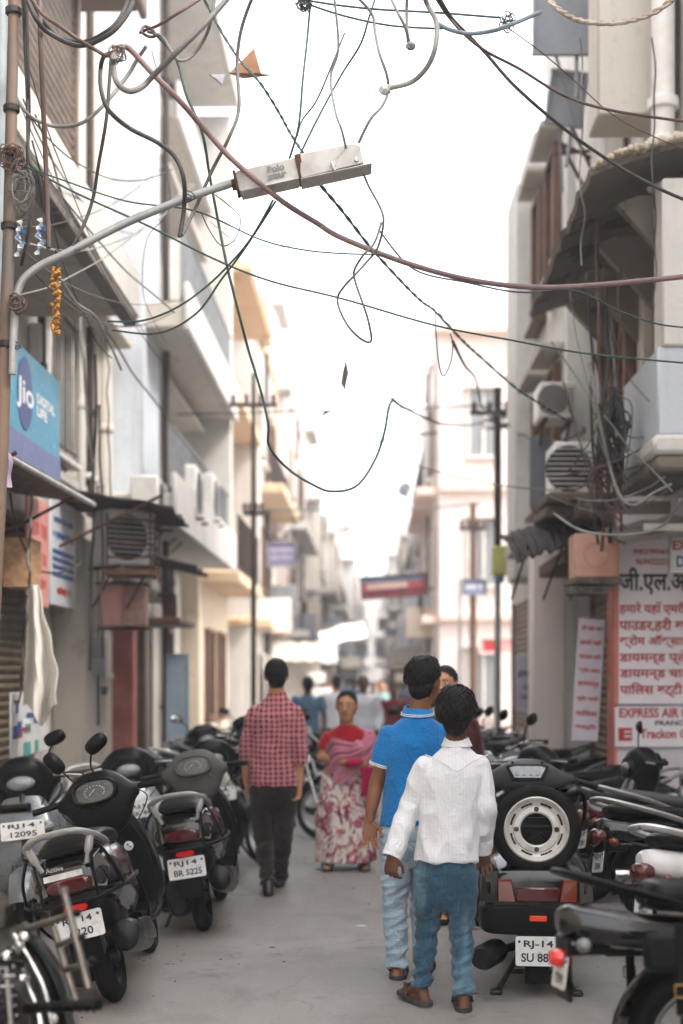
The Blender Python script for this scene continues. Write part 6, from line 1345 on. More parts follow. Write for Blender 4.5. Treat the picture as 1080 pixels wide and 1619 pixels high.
def dish(label, px, py, Y, R_, yaw):
    r = thing('satellite_dish', label, 'satellite dish', P(px, py, Y), yaw, 'satellite dishes'); m = MB(); T = rot(-70, 0, 0) @ rot(0, 0, 0); m.lathe([(R_*.02, 0), (R_*.4, R_*.04), (R_*.75, R_*.15), (R_, R_*.28), (R_*1.0, R_*.25), (R_*.74, R_*.12), (R_*.4, R_*.015), (R_*.02, -.02)], 26, TR(0, 0, 0) @ rot(75, 0, 0)); m.build('reflector', mat('grey_dish', '9a9ea4', '84888e', 4, .5), r); m = MB(); m.tube([(0, 0, 0), (0, .12, -R_*.6), (0, .15, -R_*1.8)], .03, 8); m.tube([(0, -.02, -R_*.9), (0, -R_*.9, -.05)], .018, 6); m.ell((0, -R_*.9, -.03), (.06, .08, .06)); m.build('mount', gry, r); return r
dish('grey satellite dish standing out left of the white right house', 828, 508, 21, .26, 25); dish('tiny satellite dish against the sky left of the pink building', 641, 775, 40, .22, -30)
board('metal_sheet', 'dark grey upright sheet fixed left of the large air conditioner', 'metal sheet', 838, 872, 690, 802, 14.4, mat('slate_tin', '6d7178', '5b5f66', 3, .6), .04)
# --- poles down the street
def street_pole(name, label, px, py0, Y, r0, m_, arms=(), group='poles along the street'):
    x = P(px, py0, Y); b = V((x.x, Y, 0)); r = thing(name, label, 'pole', b, 0, group); m = MB(); m.tube([(0, 0, 0), (0, 0, x.z*.5), (0, 0, x.z)], [r0, r0*.9, r0*.75], 12); m.build('shaft', m_, r)
    for z, w in arms:
        m = MB(); m.box((0, -.05, z), (w, .06, .06), .008); a = m.build('cross_arm', irn, r)
        for sx_ in (-.42, -.15, .15, .42): m = MB(); m.lathe([(.02, 0), (.045, .03), (.03, .06), (.045, .09), (.02, .13)], 10, TR(sx_*w, -.05, z+.03)); m.build('insulator', mat('brown_porcelain', '4a2c20', '3a2018', 5, .2), a)
    return r
street_pole('utility_pole', 'tall slim dark pole rising left of centre before the ochre house', 401, 590, 21, .045, irn, ((5.6, .7), (4.0, .3)))
sp = street_pole('utility_pole', 'tall pole with a yellow green box, dark above and grey below, right of centre', 787, 612, 20, .05, mat('grey_pole_paint', '8d9290', '7b807e', 3, .6), ((5.3, .8),))
m = MB(); m.tube([(0, 0, 3.2), (0, 0, 5.66)], .054, 12); m.build('upper_sleeve', irn, sp); m = MB(); m.box((.02, -.08, 3.22), (.22, .16, .42), .02); m.build('junction_box', mat('yellow_green_tin', 'b9b86a', '9da05a', 4, .6), sp); m = MB(); m.box((.02, -.07, 2.96), (.14, .1, .1), .02); m.build('switch_box', mat('blue_tin', '41618f', '35527c', 4, .6), sp)
street_pole('utility_pole', 'brown wooden pole with a bulky head, left of the yellow green box', 748, 795, 26, .075, mat('brown_pole_wood', '6d5240', '52392b', 5, .8, stretch=(4, 4, 1)), ((4.3, .5),))
street_pole('utility_pole', 'thin grey pole in front of the far pink building', 727, 915, 24, .03, gry)
street_pole('utility_pole', 'thin dark pole beside the purple board, left side', 424, 790, 31, .05, irn, ((4.6, .9),))
# --- boards over the street
def bd(px0, px1, py0, py1, Y, label, m_, fm, roll=0, posts=True):
    r, w, h = board('street_banner', label, 'banner', px0, px1, py0, py1, Y, m_, .05, roll, 0, fm, 'boards hung over the street')
    if posts: m = MB(); m.tube([(-w*.4, h, -.03), (-w*.42, h+.5, -.03)], .012, 6); m.tube([(w*.4, h, -.03), (w*.42, h+.5, -.03)], .012, 6); m.build('hanger', irn, r)
    return r, w, h
r, w, h = bd(570, 676, 909, 945, 24, 'long red and grey advertising banner tilted across the street centre', mat('faded_red_print', '8f3a44', 'a5525a', 2, .7), mat('dark_frame', '3c3436', '2c2628', 4, .6), 4)
m = MB(); m.box((-w*.02, h*.82, .004), (w*.94, h*.2, .004), 0); m.build('printed_band', mat('slate_blue_print', '6d7a90', '7a879d', 3, .7), r); m = MB(); m.box((-w*.1, h*.55, .004), (w*.6, h*.26, .004), 0); m.build('printed_band', mat('beige_print', 'c3a79d', 'b08f86', 3, .7), r); m = MB(); rn = random.Random(3)
for k in range(12): m.ell((w*(-.42+.075*k), h*.28, .005), (w*.03, h*rn.uniform(.1, .2), .004), n=10, m=6)
m.build('printed_figure', mat('deep_print', '5a2028', '3a1a30', 6, .7), r)
r, w, h = bd(421, 469, 856, 896, 30, 'slate purple shop board on the left side, higher', mat('slate_purple_board', '6a6480', '756e8b', 3, .7), gry); letter(r, 'lettering', mat('muted_lilac_ink', 'a9a3b8', 'a9a3b8', 3, .7), [('', 0, h*.66, w*.8, h*.18), ('', 0, h*.36, w*.7, h*.16)])
r, w, h = bd(424, 466, 940, 1000, 32, 'white and orange shop board low on the left side', mat('white_board', 'e2e4e8', 'd2d5da', 3, .6), gry); m = MB(); m.box((0, h*.55, .004), (w*.94, h*.42, .006), 0); ob = m.build('printed_band', mat('orange_red_print', 'd2603c', 'c5522f', 3, .7), r)
r, w, h = bd(731, 770, 915, 941, 25.7, 'small slate blue name board on the brown wooden pole', mat('slate_blue_board', '7e86a6', '747c9c', 3, .7), gry, 0, False); letter(r, 'lettering', wht_ink, [('', 0, h*.5, w*.7, h*.3)])
r, w, h = bd(758, 852, 1008, 1034, 29.4, 'pink and red shop fascia at the foot of the pale pink building', mat('rose_fascia', 'd9a09c', 'cf8f8c', 3, .7), pk, 0, False); m = MB(); m.box((-w*.3, h*.5, .004), (w*.25, h*.6, .006), 0); m.build('printed_band', red_ink, r)
cloth_sheet('awning_cloth', 'white cloth awning stretched out low on the far left', 'awning', [[P(503+j*8+i*1, 1000-2*j+i*3.5+2*math.sin(j), 31-i*.3) for j in range(10)] for i in range(8)], mat('white_tarpaulin', 'e6e8ec', 'd6d9de', 3, .8), None, .02)
cloth_sheet('awning_cloth', 'faded pink awning across the far end of the street', 'awning', [[P(610+j*6, 1058+i*2+1*math.sin(j*1.3), 42-i*.3) for j in range(8)] for i in range(6)], mat('faded_pink_tarpaulin', 'd6a2a4', 'c68e90', 3, .8), None, .02)
# shop stalls under the far awnings
rn = random.Random(21)
for k, (px, Y, lb) in enumerate(((500, 33, 'dark shop front opening with goods under the white awning'), (470, 29, 'dim shop doorway with stacked goods on the left'), (640, 34, 'dark green draped stall on the far right'), (655, 44, 'brown shaded stall front at the far right'), (545, 50, 'shaded stall front near the end of the left side'))):
    r = thing('stall', lb, 'stall', V(((px-CX)*Y/F, Y, 0)), 0, 'stalls far down the street'); w = (.9, .9, .7, .7, .9)[k]; m = MB(); m.box((0, .5, 1.1), (w, .8, 2.2), .03); m.build('booth', (dkp, gs, mat('dark_green_drape', '1f3a33', '162a25', 5, .8), bwn, pk)[k], r); m = MB(); m.sheet([[(-w*.55+w*.1*j, .2-.12*i, 2.3-.1*i+.02*math.sin(j*2)) for j in range(12)] for i in range(5)], .015); m.build('awning', (bw, gs, dkp, rust, oc)[k], r); m = MB()
    for q in range(6): m.box((rn.uniform(-.5, .5), .0, .3+.32*q), (rn.uniform(.2, .5), .2, .22), .02)
    m.build('goods', (red_ink, wht, oc, lw, bw)[k], r)
# --- paper kites caught in the wires
def kite(label, pts, Y, m_, tail=None):
    ps = [P(x, y, Y+dy) for x, y, dy in pts]; b = ps[0]; r = thing('paper_kite', label, 'kite', b, 0, 'torn paper kites in the wires'); m = MB(); lo = [p-b for p in ps]; m.loft([lo, [p+V((0, .004, 0)) for p in lo]], smooth=False); m.build('paper', m_, r)
    m = MB(); m.tube([lo[0], lo[len(lo)//2]], .003, 5); m.build('spar', bwn, r); return r
kite('torn ochre paper kite tangled above the street lamp', [(362, 116, 0), (402, 76, .05), (413, 116, -.03), (431, 119, 0), (384, 124, .05)], 8, mat('ochre_kite_paper', 'c79a7a', 'ac7c5c', 8, .8))
kite('pale grey torn paper kite beside the ochre one', [(332, 118, 0), (356, 117, .02), (351, 134, -.02), (345, 126, 0)], 8, mat('grey_kite_paper', '8f9499', '7b8085', 8, .8))
kite('dangling grey kite scrap in the middle of the sky', [(547, 568, 0), (551, 590, .03), (545, 617, 0), (539, 606, -.02), (542, 588, .02)], 9, mat('dusty_kite_paper', '6f6d66', '55544e', 8, .8))
kite('small dark kite scrap on the far span wire', [(506, 660, 0), (512, 650, .02), (524, 650, 0), (514, 655, .01)], 12, mat('dusty_kite_paper', '6f6d66', '55544e', 8, .8))
# --- litter on the road
patch(735, 1470, .10, .05, mat('dark_road_stain', '4b4743', '57534e', 9, .9), 'manhole', 'small sunken patch in the road by the blue jeans', 'road patch', None, .002, 4)
patch(572, 1466, .03, .012, wht, 'paper_scrap', 'white paper scrap on the road left of the walkers', 'litter', None, .004, 5)
patch(752, 1573, .012, .01, bwn, 'leaf', 'small dry leaf on the road near the right foot', 'leaf', None, .003, 6)
lf = patch(430, 1500, .016, .010, bwn, 'leaf', 'tiny dry leaf or scrap lying on the open road', 'leaf', 'tiny leaves and scraps on the road', .003, 8); rn = random.Random(77)
for k in range(9):
    c = lf.copy(); COL.objects.link(c); y = rn.uniform(6.6, 14); x = rn.uniform(-.7, .75); s_ = rn.uniform(.4, .9); c.scale = (s_, s_, 1); b0 = lf.data.vertices[0].co; c.location = (x+.21*s_, y-b0.y*s_, 0)
m = MB(); rn = random.Random(78)
for k in range(420):
    sd_ = rn.choice((-1, 1)); y = rn.uniform(5.5, 20); x = (-1.0-abs(rn.gauss(0, .35)) if sd_ < 0 else 1.0+abs(rn.gauss(0, .4))) if rn.random() < .8 else rn.uniform(-1, 1); q = rn.uniform(.002, .006)
    m.box((x+.02*y, y, .006+q*.4), (q*2, q*1.6, q), q*.2, None)
tag(m.build('grit', mat('road_grit', '6b655d', '4a453f', 30, .95)), 'loose grit and crumbs scattered along the road edges', 'grit', None, 'stuff')
hz = MB(); hz.box((0, 430, 5.2), (900, 960, 12.4)); nh = bpy.data.materials.new('haze_air'); nh.use_nodes = True; nh.node_tree.nodes.remove(nh.node_tree.nodes['Principled BSDF']); pv = nh.node_tree.nodes.new('ShaderNodeVolumePrincipled'); pv.inputs['Color'].default_value = (.95, .96, 1, 1); pv.inputs['Density'].default_value = HAZE; pv.inputs['Anisotropy'].default_value = .2
nh.node_tree.links.new(pv.outputs[0], nh.node_tree.nodes['Material Output'].inputs['Volume']); ho = hz.build('haze', nh); ho['kind'] = 'stuff'; ho['label'] = 'pale dusty haze filling the street'
# ------------------------------------------------------------------ cables
cbl = {k: mat('cable_'+k, a, b, 12, .6, bump=.2, bsc=200) for k, (a, b) in dict(mauve=('7d6468', '67534f'), grey=('6e6d6a', '55544f'), dark=('2c2a28', '3a3733'), green=('3f5a54', '2d4340'), brown=('5b443a', '463530'), teal=('2f4f4b', '243c3a'), rope=('b3a698', '93877a'), tape=('8694a0', '5f6a74'), light=('8a8a86', '73726d')).items()}
def cable(label, pts, r_px, m_, Y=6.8, Y1=None, twist=False, ends=None, jag=0, seed=0):
    """a cable through photo points, its distance going from Y to Y1"""
    Y1 = Y if Y1 is None else Y1; n = len(pts); rn = random.Random(len(label)+seed)
    ps = [P(p[0], p[1], (p[2] if len(p) > 2 else Y+(Y1-Y)*i/(n-1)+.06*math.sin(i*1.7+len(label)))) for i, p in enumerate(pts)]
    b = ps[0]; c = crom([tuple(p-b) for p in ps], 8)
    if jag: c = [tuple(V(p)+V((rn.uniform(-jag, jag), rn.uniform(-jag, jag), rn.uniform(-jag, jag)))) for p in c]
    Ym = (Y+Y1)/2; r = r_px*Ym/F; m = MB()
    if twist:
        for s_ in (0, math.pi): m.tube([V(p)+V((math.cos(i*1.3+s_), math.sin(i*1.3+s_), math.sin(i*1.3+s_)))*r*.8 for i, p in enumerate(c)], r*.75, 6)
    else: m.tube(c, r, 9)
    if ends: o = thing('cable', label, 'cable', b, 0, 'overhead cables'); m.build('sheath', cbl[m_], o); e = MB(); e.ell((0, 0, 0), (ends[2], ends[2], ends[2]*.8), TR(*(P(ends[0], ends[1], Y1)-b)), n=12, m=8); k = e.mesh('t', []); mm = MB(); mm.v, mm.f, mm.m, mm.s = e.v, e.f, e.m, e.s; me = remesh(mm, ends[2]*.18, 1); folds(me, ends[2]*.25, (60, 60, 60), 3); finish(me, 'taped_end', ends[3], o); return o
    o = m.build('cable', cbl[m_]); o.location = b; return tag(o, label, 'cable', 'overhead cables')
K = cable
K('thick mauve main cable sweeping from the upper left knot to the right edge', [(178, 92), (186, 80), (203, 76), (243, 118), (282, 157), (320, 200), (360, 245), (400, 281), (450, 321), (500, 352), (540, 376), (640, 415), (740, 442), (840, 454), (940, 451), (1095, 436)], 4.4, 'mauve', 6.6, 7.4)
K('brown cable dropping from the top left corner to the knot', [(38, -20), (65, 20), (95, 42), (125, 63), (150, 78), (168, 88), (180, 84)], 3.2, 'brown', 6.7)
K('thick grey cable looping under the knot then up to the top edge', [(180, 90), (179, 105), (185, 130), (203, 144), (224, 138), (243, 119), (280, 82), (322, 40), (368, -12)], 4.6, 'grey', 6.5)
K('dark S shaped cable hanging from the knot behind the lamp arm', [(176, 84), (164, 90), (159, 110), (160, 142), (172, 174), (204, 202), (250, 226), (278, 250), (291, 286), (291, 330), (284, 374)], 3.6, 'dark', 6.9)
K('black cable falling straight from the knot to the lamp arm elbow', [(176, 88), (173, 130), (168, 190), (156, 260), (146, 318), (126, 370), (106, 399)], 2.8, 'dark', 7.1)
K('outer black arc of the pair across the top left corner', [(40, -10), (56, 28), (78, 52), (125, 72), (170, 56), (200, 24), (214, -10)], 4.0, 'dark', 7.0)
K('inner black arc of the pair across the top left corner', [(47, -10), (66, 30), (92, 58), (132, 66), (168, 50), (190, 28), (206, -10)], 3.2, 'dark', 7.15)
K('grey cable curving low from the rusty pole up toward the ring knot', [(22, 148), (40, 176), (58, 190), (90, 200), (128, 195), (162, 168), (200, 122), (216, 96), (232, 72)], 3.0, 'light', 7.2)
K('green paired wire running from the top past the kite down to the lamp', [(318, -10), (350, 50), (380, 96), (412, 132), (440, 176), (460, 212), (482, 246)], 1.8, 'green', 7.3, None, True)
K('green paired wire continuing from the lamp down to the right wire bundle', [(500, 285), (540, 332), (585, 390), (630, 440), (665, 475), (688, 492), (730, 537), (757, 562), (815, 613), (847, 634), (903, 669)], 1.9, 'green', 7.3, 11.5, True)
K('grey S cable from the top edge down beside the lamp arm', [(402, -12), (382, 45), (375, 100), (378, 170), (362, 218), (336, 268), (311, 325), (288, 372)], 2.8, 'grey', 7.0)
K('ring knot cable slanting up from the left across the top', [(222, 52), (228, 42), (240, 46), (246, 56), (236, 58), (226, 50), (250, 40), (286, 18), (326, -8)], 2.4, 'brown', 6.9)
K('cable leaving the ring knot and bending back up to the top edge', [(234, 50), (256, 58), (270, 80), (284, 96), (304, 88), (324, 60), (334, 30), (341, -12)], 2.6, 'grey', 6.9)
K('long black cable dropping past the lamp arm into a deep hanging belly', [(246, 54), (278, 92), (295, 150), (320, 210), (331, 275), (345, 350), (360, 425), (380, 505), (393, 554), (413, 620), (424, 671), (426, 706), (455, 741), (494, 766), (525, 777), (564, 768), (592, 729), (607, 687), (615, 644), (622, 631)], 2.1, 'green', 7.0, 8.5)
K('sagging wire from the little peak to the yellow green pole', [(620, 631), (640, 645), (690, 668), (720, 672), (750, 671), (781, 662)], 1.5, 'dark', 8.5, 19.5)
K('upper thin wire from the rusty pole past the lamp arm to the right', [(36, 262), (100, 285), (200, 318), (310, 334), (410, 378), (480, 395), (545, 401), (600, 402)], 1.3, 'teal', 7.0)
K('lower thin wire from the rusty pole across the whole street to the right edge', [(40, 262), (120, 305), (230, 355), (340, 410), (430, 445), (540, 472), (690, 515), (815, 539), (913, 557), (995, 566), (1095, 575)], 1.6, 'teal', 7.1, 8)
K('upper wire of the left pair curving up from the balcony toward the lamp', [(170, 508), (225, 507), (280, 486), (330, 450), (370, 410), (400, 372), (432, 316)], 1.7, 'green', 8.0, 7.3)
K('lower wire of the left pair curving up from the balcony toward the lamp', [(178, 522), (250, 527), (310, 496), (350, 442), (385, 396), (436, 318)], 1.7, 'green', 8.2, 7.3)
K('thin green wire rising from behind the lamp to the top right tangle', [(466, 262), (500, 192), (540, 118), (570, 70), (584, 26), (596, -10)], 1.7, 'teal', 7.3)
K('thin green wire falling vertically left of the lamp to it', [(492, -10), (486, 60), (479, 125), (472, 200), (456, 256)], 1.8, 'teal', 7.2)
K('thin green wire crossing in an X above the lamp', [(545, 52), (522, 110), (500, 160), (478, 190), (470, 215)], 1.4, 'teal', 7.3)
K('wavy grey cable falling from the top edge onto the lamp', [(528, -10), (535, 75), (523, 122), (530, 175), (540, 205), (547, 234)], 2.0, 'light', 6.9)
K('teal wire running along the very top from the ring to the taped cable', [(462, -4), (500, 3), (540, 9), (600, 15), (690, 20), (792, 28)], 1.8, 'teal', 7.1)
K('thick grey cable wrapped in blue tape at the top right', [(690, 36), (712, 47), (740, 53), (772, 50), (800, 42), (855, 19)], 3.4, 'tape', 7.0)
K('lower teal wire along the top sagging under the taped cable', [(480, 4), (540, 24), (615, 40), (690, 45), (704, 44)], 1.7, 'teal', 7.2)
K('short pendant grey cable ending in a dark knob near the top', [(614, -12), (628, 18), (640, 42), (648, 70)], 2.4, 'light', 6.9, None, False, (649, 73, .024, cbl['light']))
K('short straight cable beside the pendant one near the top', [(644, -12), (643, 20), (645, 66)], 2.6, 'light', 6.95)
K('thick grey cable curling to a white taped end at the top', [(668, -12), (676, 8), (690, 36), (688, 76), (674, 108), (650, 130), (612, 140)], 4.0, 'light', 6.8, None, False, (609, 142, .030, mat('white_insulating_tape', 'd6d6d4', 'aaa8a4', 20, .6)))
K('grey cable winding from the top past the taped end to the lamp', [(560, -10), (588, 22), (593, 50), (600, 84), (612, 120), (613, 146), (604, 168), (585, 190), (567, 226)], 2.4, 'light', 6.9)
K('brown cable from the top centre sloping to the right edge', [(684, -12), (706, 22), (735, 55), (770, 82), (820, 108), (890, 150), (965, 174), (1095, 194)], 2.3, 'brown', 7.0, 7.6)
K('dark cable splitting off below the brown one down to the right edge', [(690, -12), (714, 28), (745, 60), (768, 84), (815, 137), (890, 202), (965, 255), (1040, 297), (1095, 321)], 2.7, 'dark', 7.1, 7.6)
K('frayed pale rope swagging across the top right corner', [(856, -12), (885, 16), (920, 33), (975, 36), (1030, 22), (1078, -12)], 4.2, 'rope', 6.9, None, True)
K('grey cable hanging under the lamp into a long narrow loop', [(570, 262), (582, 292), (603, 332), (606, 356), (597, 392), (580, 414), (560, 436), (545, 452), (534, 470), (538, 492), (553, 519), (574, 538), (587, 538), (582, 506), (573, 478), (562, 446), (560, 428), (574, 404), (592, 384), (603, 352)], 1.9, 'grey', 7.0)
K('brown conduit cable hanging down left of the shutters', [(62, -20), (64, 60), (68, 160), (73, 270), (77, 392)], 4.0, 'brown', 7.1)
K('black vertical cable nearest the rusty pole', [(36, -20), (39, 60), (43, 150), (46, 250), (60, 275), (68, 330)], 2.6, 'dark', 7.15)
K('black vertical cable second from the rusty pole', [(42, -20), (44, 90), (46, 180), (44, 250), (52, 300), (46, 360), (34, 420)], 2.8, 'dark', 7.2)
K('thin wire crossing from under the mauve cable to the right edge', [(600, 365), (655, 426), (740, 447), (820, 462), (910, 460), (980, 492), (1040, 512), (1095, 519)], 1.4, 'teal', 7.2, 8)
K('thick dark cable curling out of the right wire bundle', [(932, 574), (940, 620), (948, 667), (967, 749), (983, 788), (1004, 799), (1033, 780), (1062, 766)], 2.8, 'grey', 10.2, 9.8)
K('grey cable sagging in front of the dark right awning', [(876, 812), (917, 838), (971, 846), (1018, 842), (1052, 828), (1075, 790)], 2.2, 'light', 10.6, 10)
K('thin wire dangling in a loop before the far right buildings', [(688, 495), (692, 560), (700, 594), (712, 575), (716, 545), (712, 528)], 1.0, 'teal', 8.5)
K('black cable drooping from the green wire to the pole head', [(716, 540), (735, 578), (752, 600), (763, 645), (780, 640), (786, 655)], 1.6, 'dark', 9, 19)
K('far span wire stretched between the two poles at cross arm height', [(280, 655), (400, 652), (520, 648), (640, 646), (787, 640), (860, 636)], 1.3, 'dark', 20, 20)
K('second far span wire across the street lower down', [(424, 806), (540, 806), (660, 804), (760, 796)], 1.4, 'grey', 26, 26)
K('faint wire from the right poles toward the lower left', [(575, 702), (640, 690), (690, 684)], 2.2, 'grey', 20, 20)
K('drooping wire from the yellow green pole to the right bundle', [(787, 655), (815, 680), (840, 692), (875, 700), (905, 690), (925, 680)], 2.0, 'dark', 19, 11.8, jag=.02)
K('faint lower wire from the far left pole to the right bundle', [(655, 735), (740, 758), (830, 772), (900, 772), (980, 745), (1090, 715)], 1.2, 'grey', 14, 10)
K('left wall cable swinging from the balcony down past the window', [(100, 465), (128, 490), (152, 505), (180, 540), (210, 590), (238, 625), (270, 668)], 1.6, 'dark', 8.5, 14)
K('pale cable hooked under the left balcony', [(96, 440), (120, 478), (150, 500), (172, 540), (192, 585)], 2.0, 'light', 8.6, 10)
K('thin slack wire looping at the end of the lamp arm', [(340, 308), (362, 325), (380, 345), (372, 378), (350, 388), (330, 362), (318, 335)], .9, 'teal', 6.95)
K('fine drooping thread under the lamp', [(332, 350), (375, 385), (405, 398), (450, 390), (490, 378), (530, 332)], .6, 'light', 7)
K('thin vertical wire down the upper left wall', [(240, 80), (258, 160), (262, 250), (268, 330), (232, 380), (228, 470), (262, 540)], .9, 'grey', 9, 11)
K('thin wire from the top kite string to the upper edge', [(398, -10), (404, 30), (410, 60), (414, 100)], .5, 'light', 8)
K('thin wire from the rope end falling to the right wall', [(800, 42), (850, 78), (900, 120), (960, 175), (1010, 205), (1090, 240)], .9, 'brown', 7.2, 8)
# tangle of tied wire on the pole and on the top cable
def tangle(label, px, py, Y, r, n, seed, m_='dark', th=.003, sx_=1, sz=1):
    rn = random.Random(seed); m = MB()
    for k in range(n):
        pts = []; a0 = rn.uniform(0, 6.3); rr = r*rn.uniform(.4, 1)
        for i in range(9): a = a0+i*rn.uniform(.5, .9); pts.append((sx_*rr*math.cos(a)*rn.uniform(.7, 1.1), r*.6*math.sin(a+k), sz*rr*math.sin(a)*rn.uniform(.7, 1.2)))
        m.tube(crom(pts, 4), th*rn.uniform(.6, 1.3), 5)
    o = m.build('wire_tangle', cbl[m_]); o.location = P(px, py, Y); return tag(o, label, 'wire tangle', 'wire tangles')
tangle('knot of rusty binding wire round the pole at mid height', 18, 250, 6.95, .07, 16, 1, 'brown'); tangle('loose bundle of wire ends hanging below the pole knot', 34, 300, 6.95, .09, 12, 2, 'grey', .0025, .8, 1.4); tangle('coil of wire where the lamp arm meets the pole', 26, 480, 6.92, .05, 10, 3, 'brown', .003)
tangle('tied wire bundle on the top edge left of the pendants', 482, 4, 7.0, .045, 12, 4, 'dark'); tangle('small frayed knot where the mauve cable starts', 186, 86, 6.6, .04, 12, 5, 'brown', .002); tangle('twist of wire on the blue taped cable', 802, 34, 7.0, .05, 12, 6, 'dark', .002)
tangle('thick snarl of cables on the right column under the canopy', 968, 690, 10.6, .22, 26, 7, 'dark', .007, .7, 1.7); tangle('brown snarl of cables lower on the right column', 958, 770, 10.7, .18, 18, 8, 'brown', .006, .8, 1.4); tangle('snarl of wire on the yellow green pole head', 800, 665, 19.5, .22, 10, 9, 'dark', .012, 1.6, .8)
rn = random.Random(31)
def drop(label, px0, py0, px1, py1, Y, r, c, sway):
    pts = [(px0+(px1-px0)*k/9+rn.uniform(-sway, sway), py0+(py1-py0)*k/9) for k in range(10)]; return K(label, pts, r, c, Y)
for i, (x0, y0, x1, y1, c, r, lb) in enumerate(((932, 430, 944, 860, 'dark', 2.4, 'leftmost dark cable down the right column'), (945, 350, 952, 872, 'brown', 3.0, 'brown cable down the right column, under the canopy edge'), (958, 420, 962, 858, 'dark', 3.4, 'thickest black cable down the right column'), (968, 500, 972, 850, 'grey', 2.6, 'grey cable down the right column'), (980, 420, 980, 840, 'brown', 2.4, 'brown cable next to the parapet, right column'), (936, 560, 985, 760, 'dark', 2.2, 'dark cable slanting across the right column'), (1033, 60, 1034, 480, 'dark', 1.4, 'thin dark cable down the upper white bay'), (918, 60, 922, 420, 'grey', 1.2, 'thin wire falling beside the hoardings'))): drop(lb, x0, y0, x1, y1, 10.9 if i < 6 else 9.6, r, c, 4)
for i, (x0, y0, x1, y1, c, r, lb) in enumerate(((152, 560, 142, 1060, 'dark', 2.6, 'black cable down the left wall to the meter box'), (160, 640, 160, 1040, 'dark', 2.0, 'second black cable down the left wall by the meter box'), (128, 500, 150, 800, 'light', 2.0, 'pale cable down the left pilaster'), (44, 940, 30, 1110, 'dark', 2.0, 'dark cable below the plywood box'), (50, 780, 44, 940, 'grey', 2.2, 'grey cable past the pink poster'), (168, 480, 176, 790, 'grey', 1.5, 'grey cable down the blue wall edge'))): drop(lb, x0, y0, x1, y1, 13.0 if i < 3 or i == 5 else 10.4, r, c, 3)
K('dark wire looping round the posters on the left wall', [(16, 780), (24, 830), (40, 868), (58, 900), (96, 905), (128, 890)], 1.6, 'dark', 10.2, 12)
rn = random.Random(91)
for k in range(12):
    x0, y0 = rn.uniform(10, 60), rn.uniform(60, 520); x1, y1 = rn.uniform(150, 330), rn.uniform(200, 620); sg = rn.uniform(15, 70)
    o = K('thin slack wire sagging across the left fronts', [(x0+(x1-x0)*q/6+rn.uniform(-3, 3), y0+(y1-y0)*q/6+sg*4*(q/6)*(1-q/6)) for q in range(7)], rn.uniform(.7, 1.5), rn.choice(('dark', 'grey', 'light')), rn.uniform(7.3, 8.5), rn.uniform(10, 13)); o['group'] = 'thin slack wires along the left fronts'
for k in range(10):
    x0, y0 = rn.uniform(860, 960), rn.uniform(420, 800); x1, y1 = rn.uniform(960, 1085), rn.uniform(560, 850); sg = rn.uniform(10, 60)
    o = K('thin slack wire looping along the right front', [(x0+(x1-x0)*q/6+rn.uniform(-3, 3), y0+(y1-y0)*q/6+sg*4*(q/6)*(1-q/6)) for q in range(7)], rn.uniform(.8, 1.8), rn.choice(('dark', 'brown', 'grey')), rn.uniform(10.5, 11.5), rn.uniform(9.8, 10.4)); o['group'] = 'thin slack wires along the right front'
# ------------------------------------------------------------------ the parked two-wheelers
mir1 = [((-.10, .80, 1.06), (-.13, .80, 1.1), (-.16, .80, 1.15), (-.19, .79, 1.2), 60, 1), ((.02, .80, 1.08), (.0, .80, 1.13), (.02, .8, 1.2), (.06, .79, 1.25), -30, 1)]
mirL = [((-.15, .84, 1.02), (-.17, .84, 1.1), (-.22, .84, 1.16), (-.27, .83, 1.2), 20, -1)]; mirR = [((.15, .84, 1.02), (.17, .84, 1.1), (.22, .84, 1.16), (.27, .83, 1.2), -20, 1)]
scooter('black scooter leaning left with a plate ending 6220', lines=['RJ  14', ('6220', .5)], loc=(-1.1, 7.0, .006), lean=-14, tag_txt='Activa', mirrors=mir1)
scooter('black scooter with faded grey handlebar cowl, plate ending 5225', dash=pgr, lines=['RJ14', ('BR 5225', .75)], loc=(-.855, 8.95, .006), lean=-9, mirrors=None)
scooter('steel grey scooter facing the camera, front plate ending 12095', psl, front_lines=['RJ14', ('12095', .6)], loc=(-1.95, 9.6, .006), rz=186, lean=6, mirrors=[((-.15, .84, 1.02), (-.17, .84, 1.1), (-.2, .84, 1.16), (-.22, .83, 1.2), 20, -1)], steer=0)
scooter('silver scooter turned toward the street behind the leaning black one', psv, front_lines=['RJ14', ('SK 4471', .7)], loc=(-1.75, 10.9, .006), rz=205, lean=8, mirrors=None, steer=-18)
scooter('dark scooter with bright round mirror behind the grey cowled one', pb, loc=(-1.05, 12.2, .006), rz=190, lean=8, mirrors=mirL, front_lines=['RJ14', ('2217', .6)])
motorcycle('dark motorcycle with a big front wheel beside the plaid shirt', pb, (-1.5, 13.0, .006), -140, -8, round_lamp=False, wst='disc', mirrors=False, group='motorcycles parked on the left')
motorcycle('black motorcycle with red side panels farther along the left wall', pb, (-1.35, 14.6, .006), -120, -8, round_lamp=False, panel=mrn, group='motorcycles parked on the left')
scooter('steel grey scooter half hidden farther along the left wall', psl, loc=(-1.6, 15.8, .006), rz=200, lean=8, mirrors=mirR)
motorcycle('dark green motorcycle farthest along the left wall', grn, (-1.4, 17.2, .006), -125, -8, group='motorcycles parked on the left')
scooter('black scooter parked past the plaid shirt on the left', pb, loc=(-1.15, 19.2, .006), rz=185, lean=8)
lmc = motorcycle('chrome trimmed green motorcycle cut off by the bottom left corner', grn, (-1.36, 4.3, .006), 2, -9, 'cruiser', mirrors=False, group='motorcycles parked on the left')
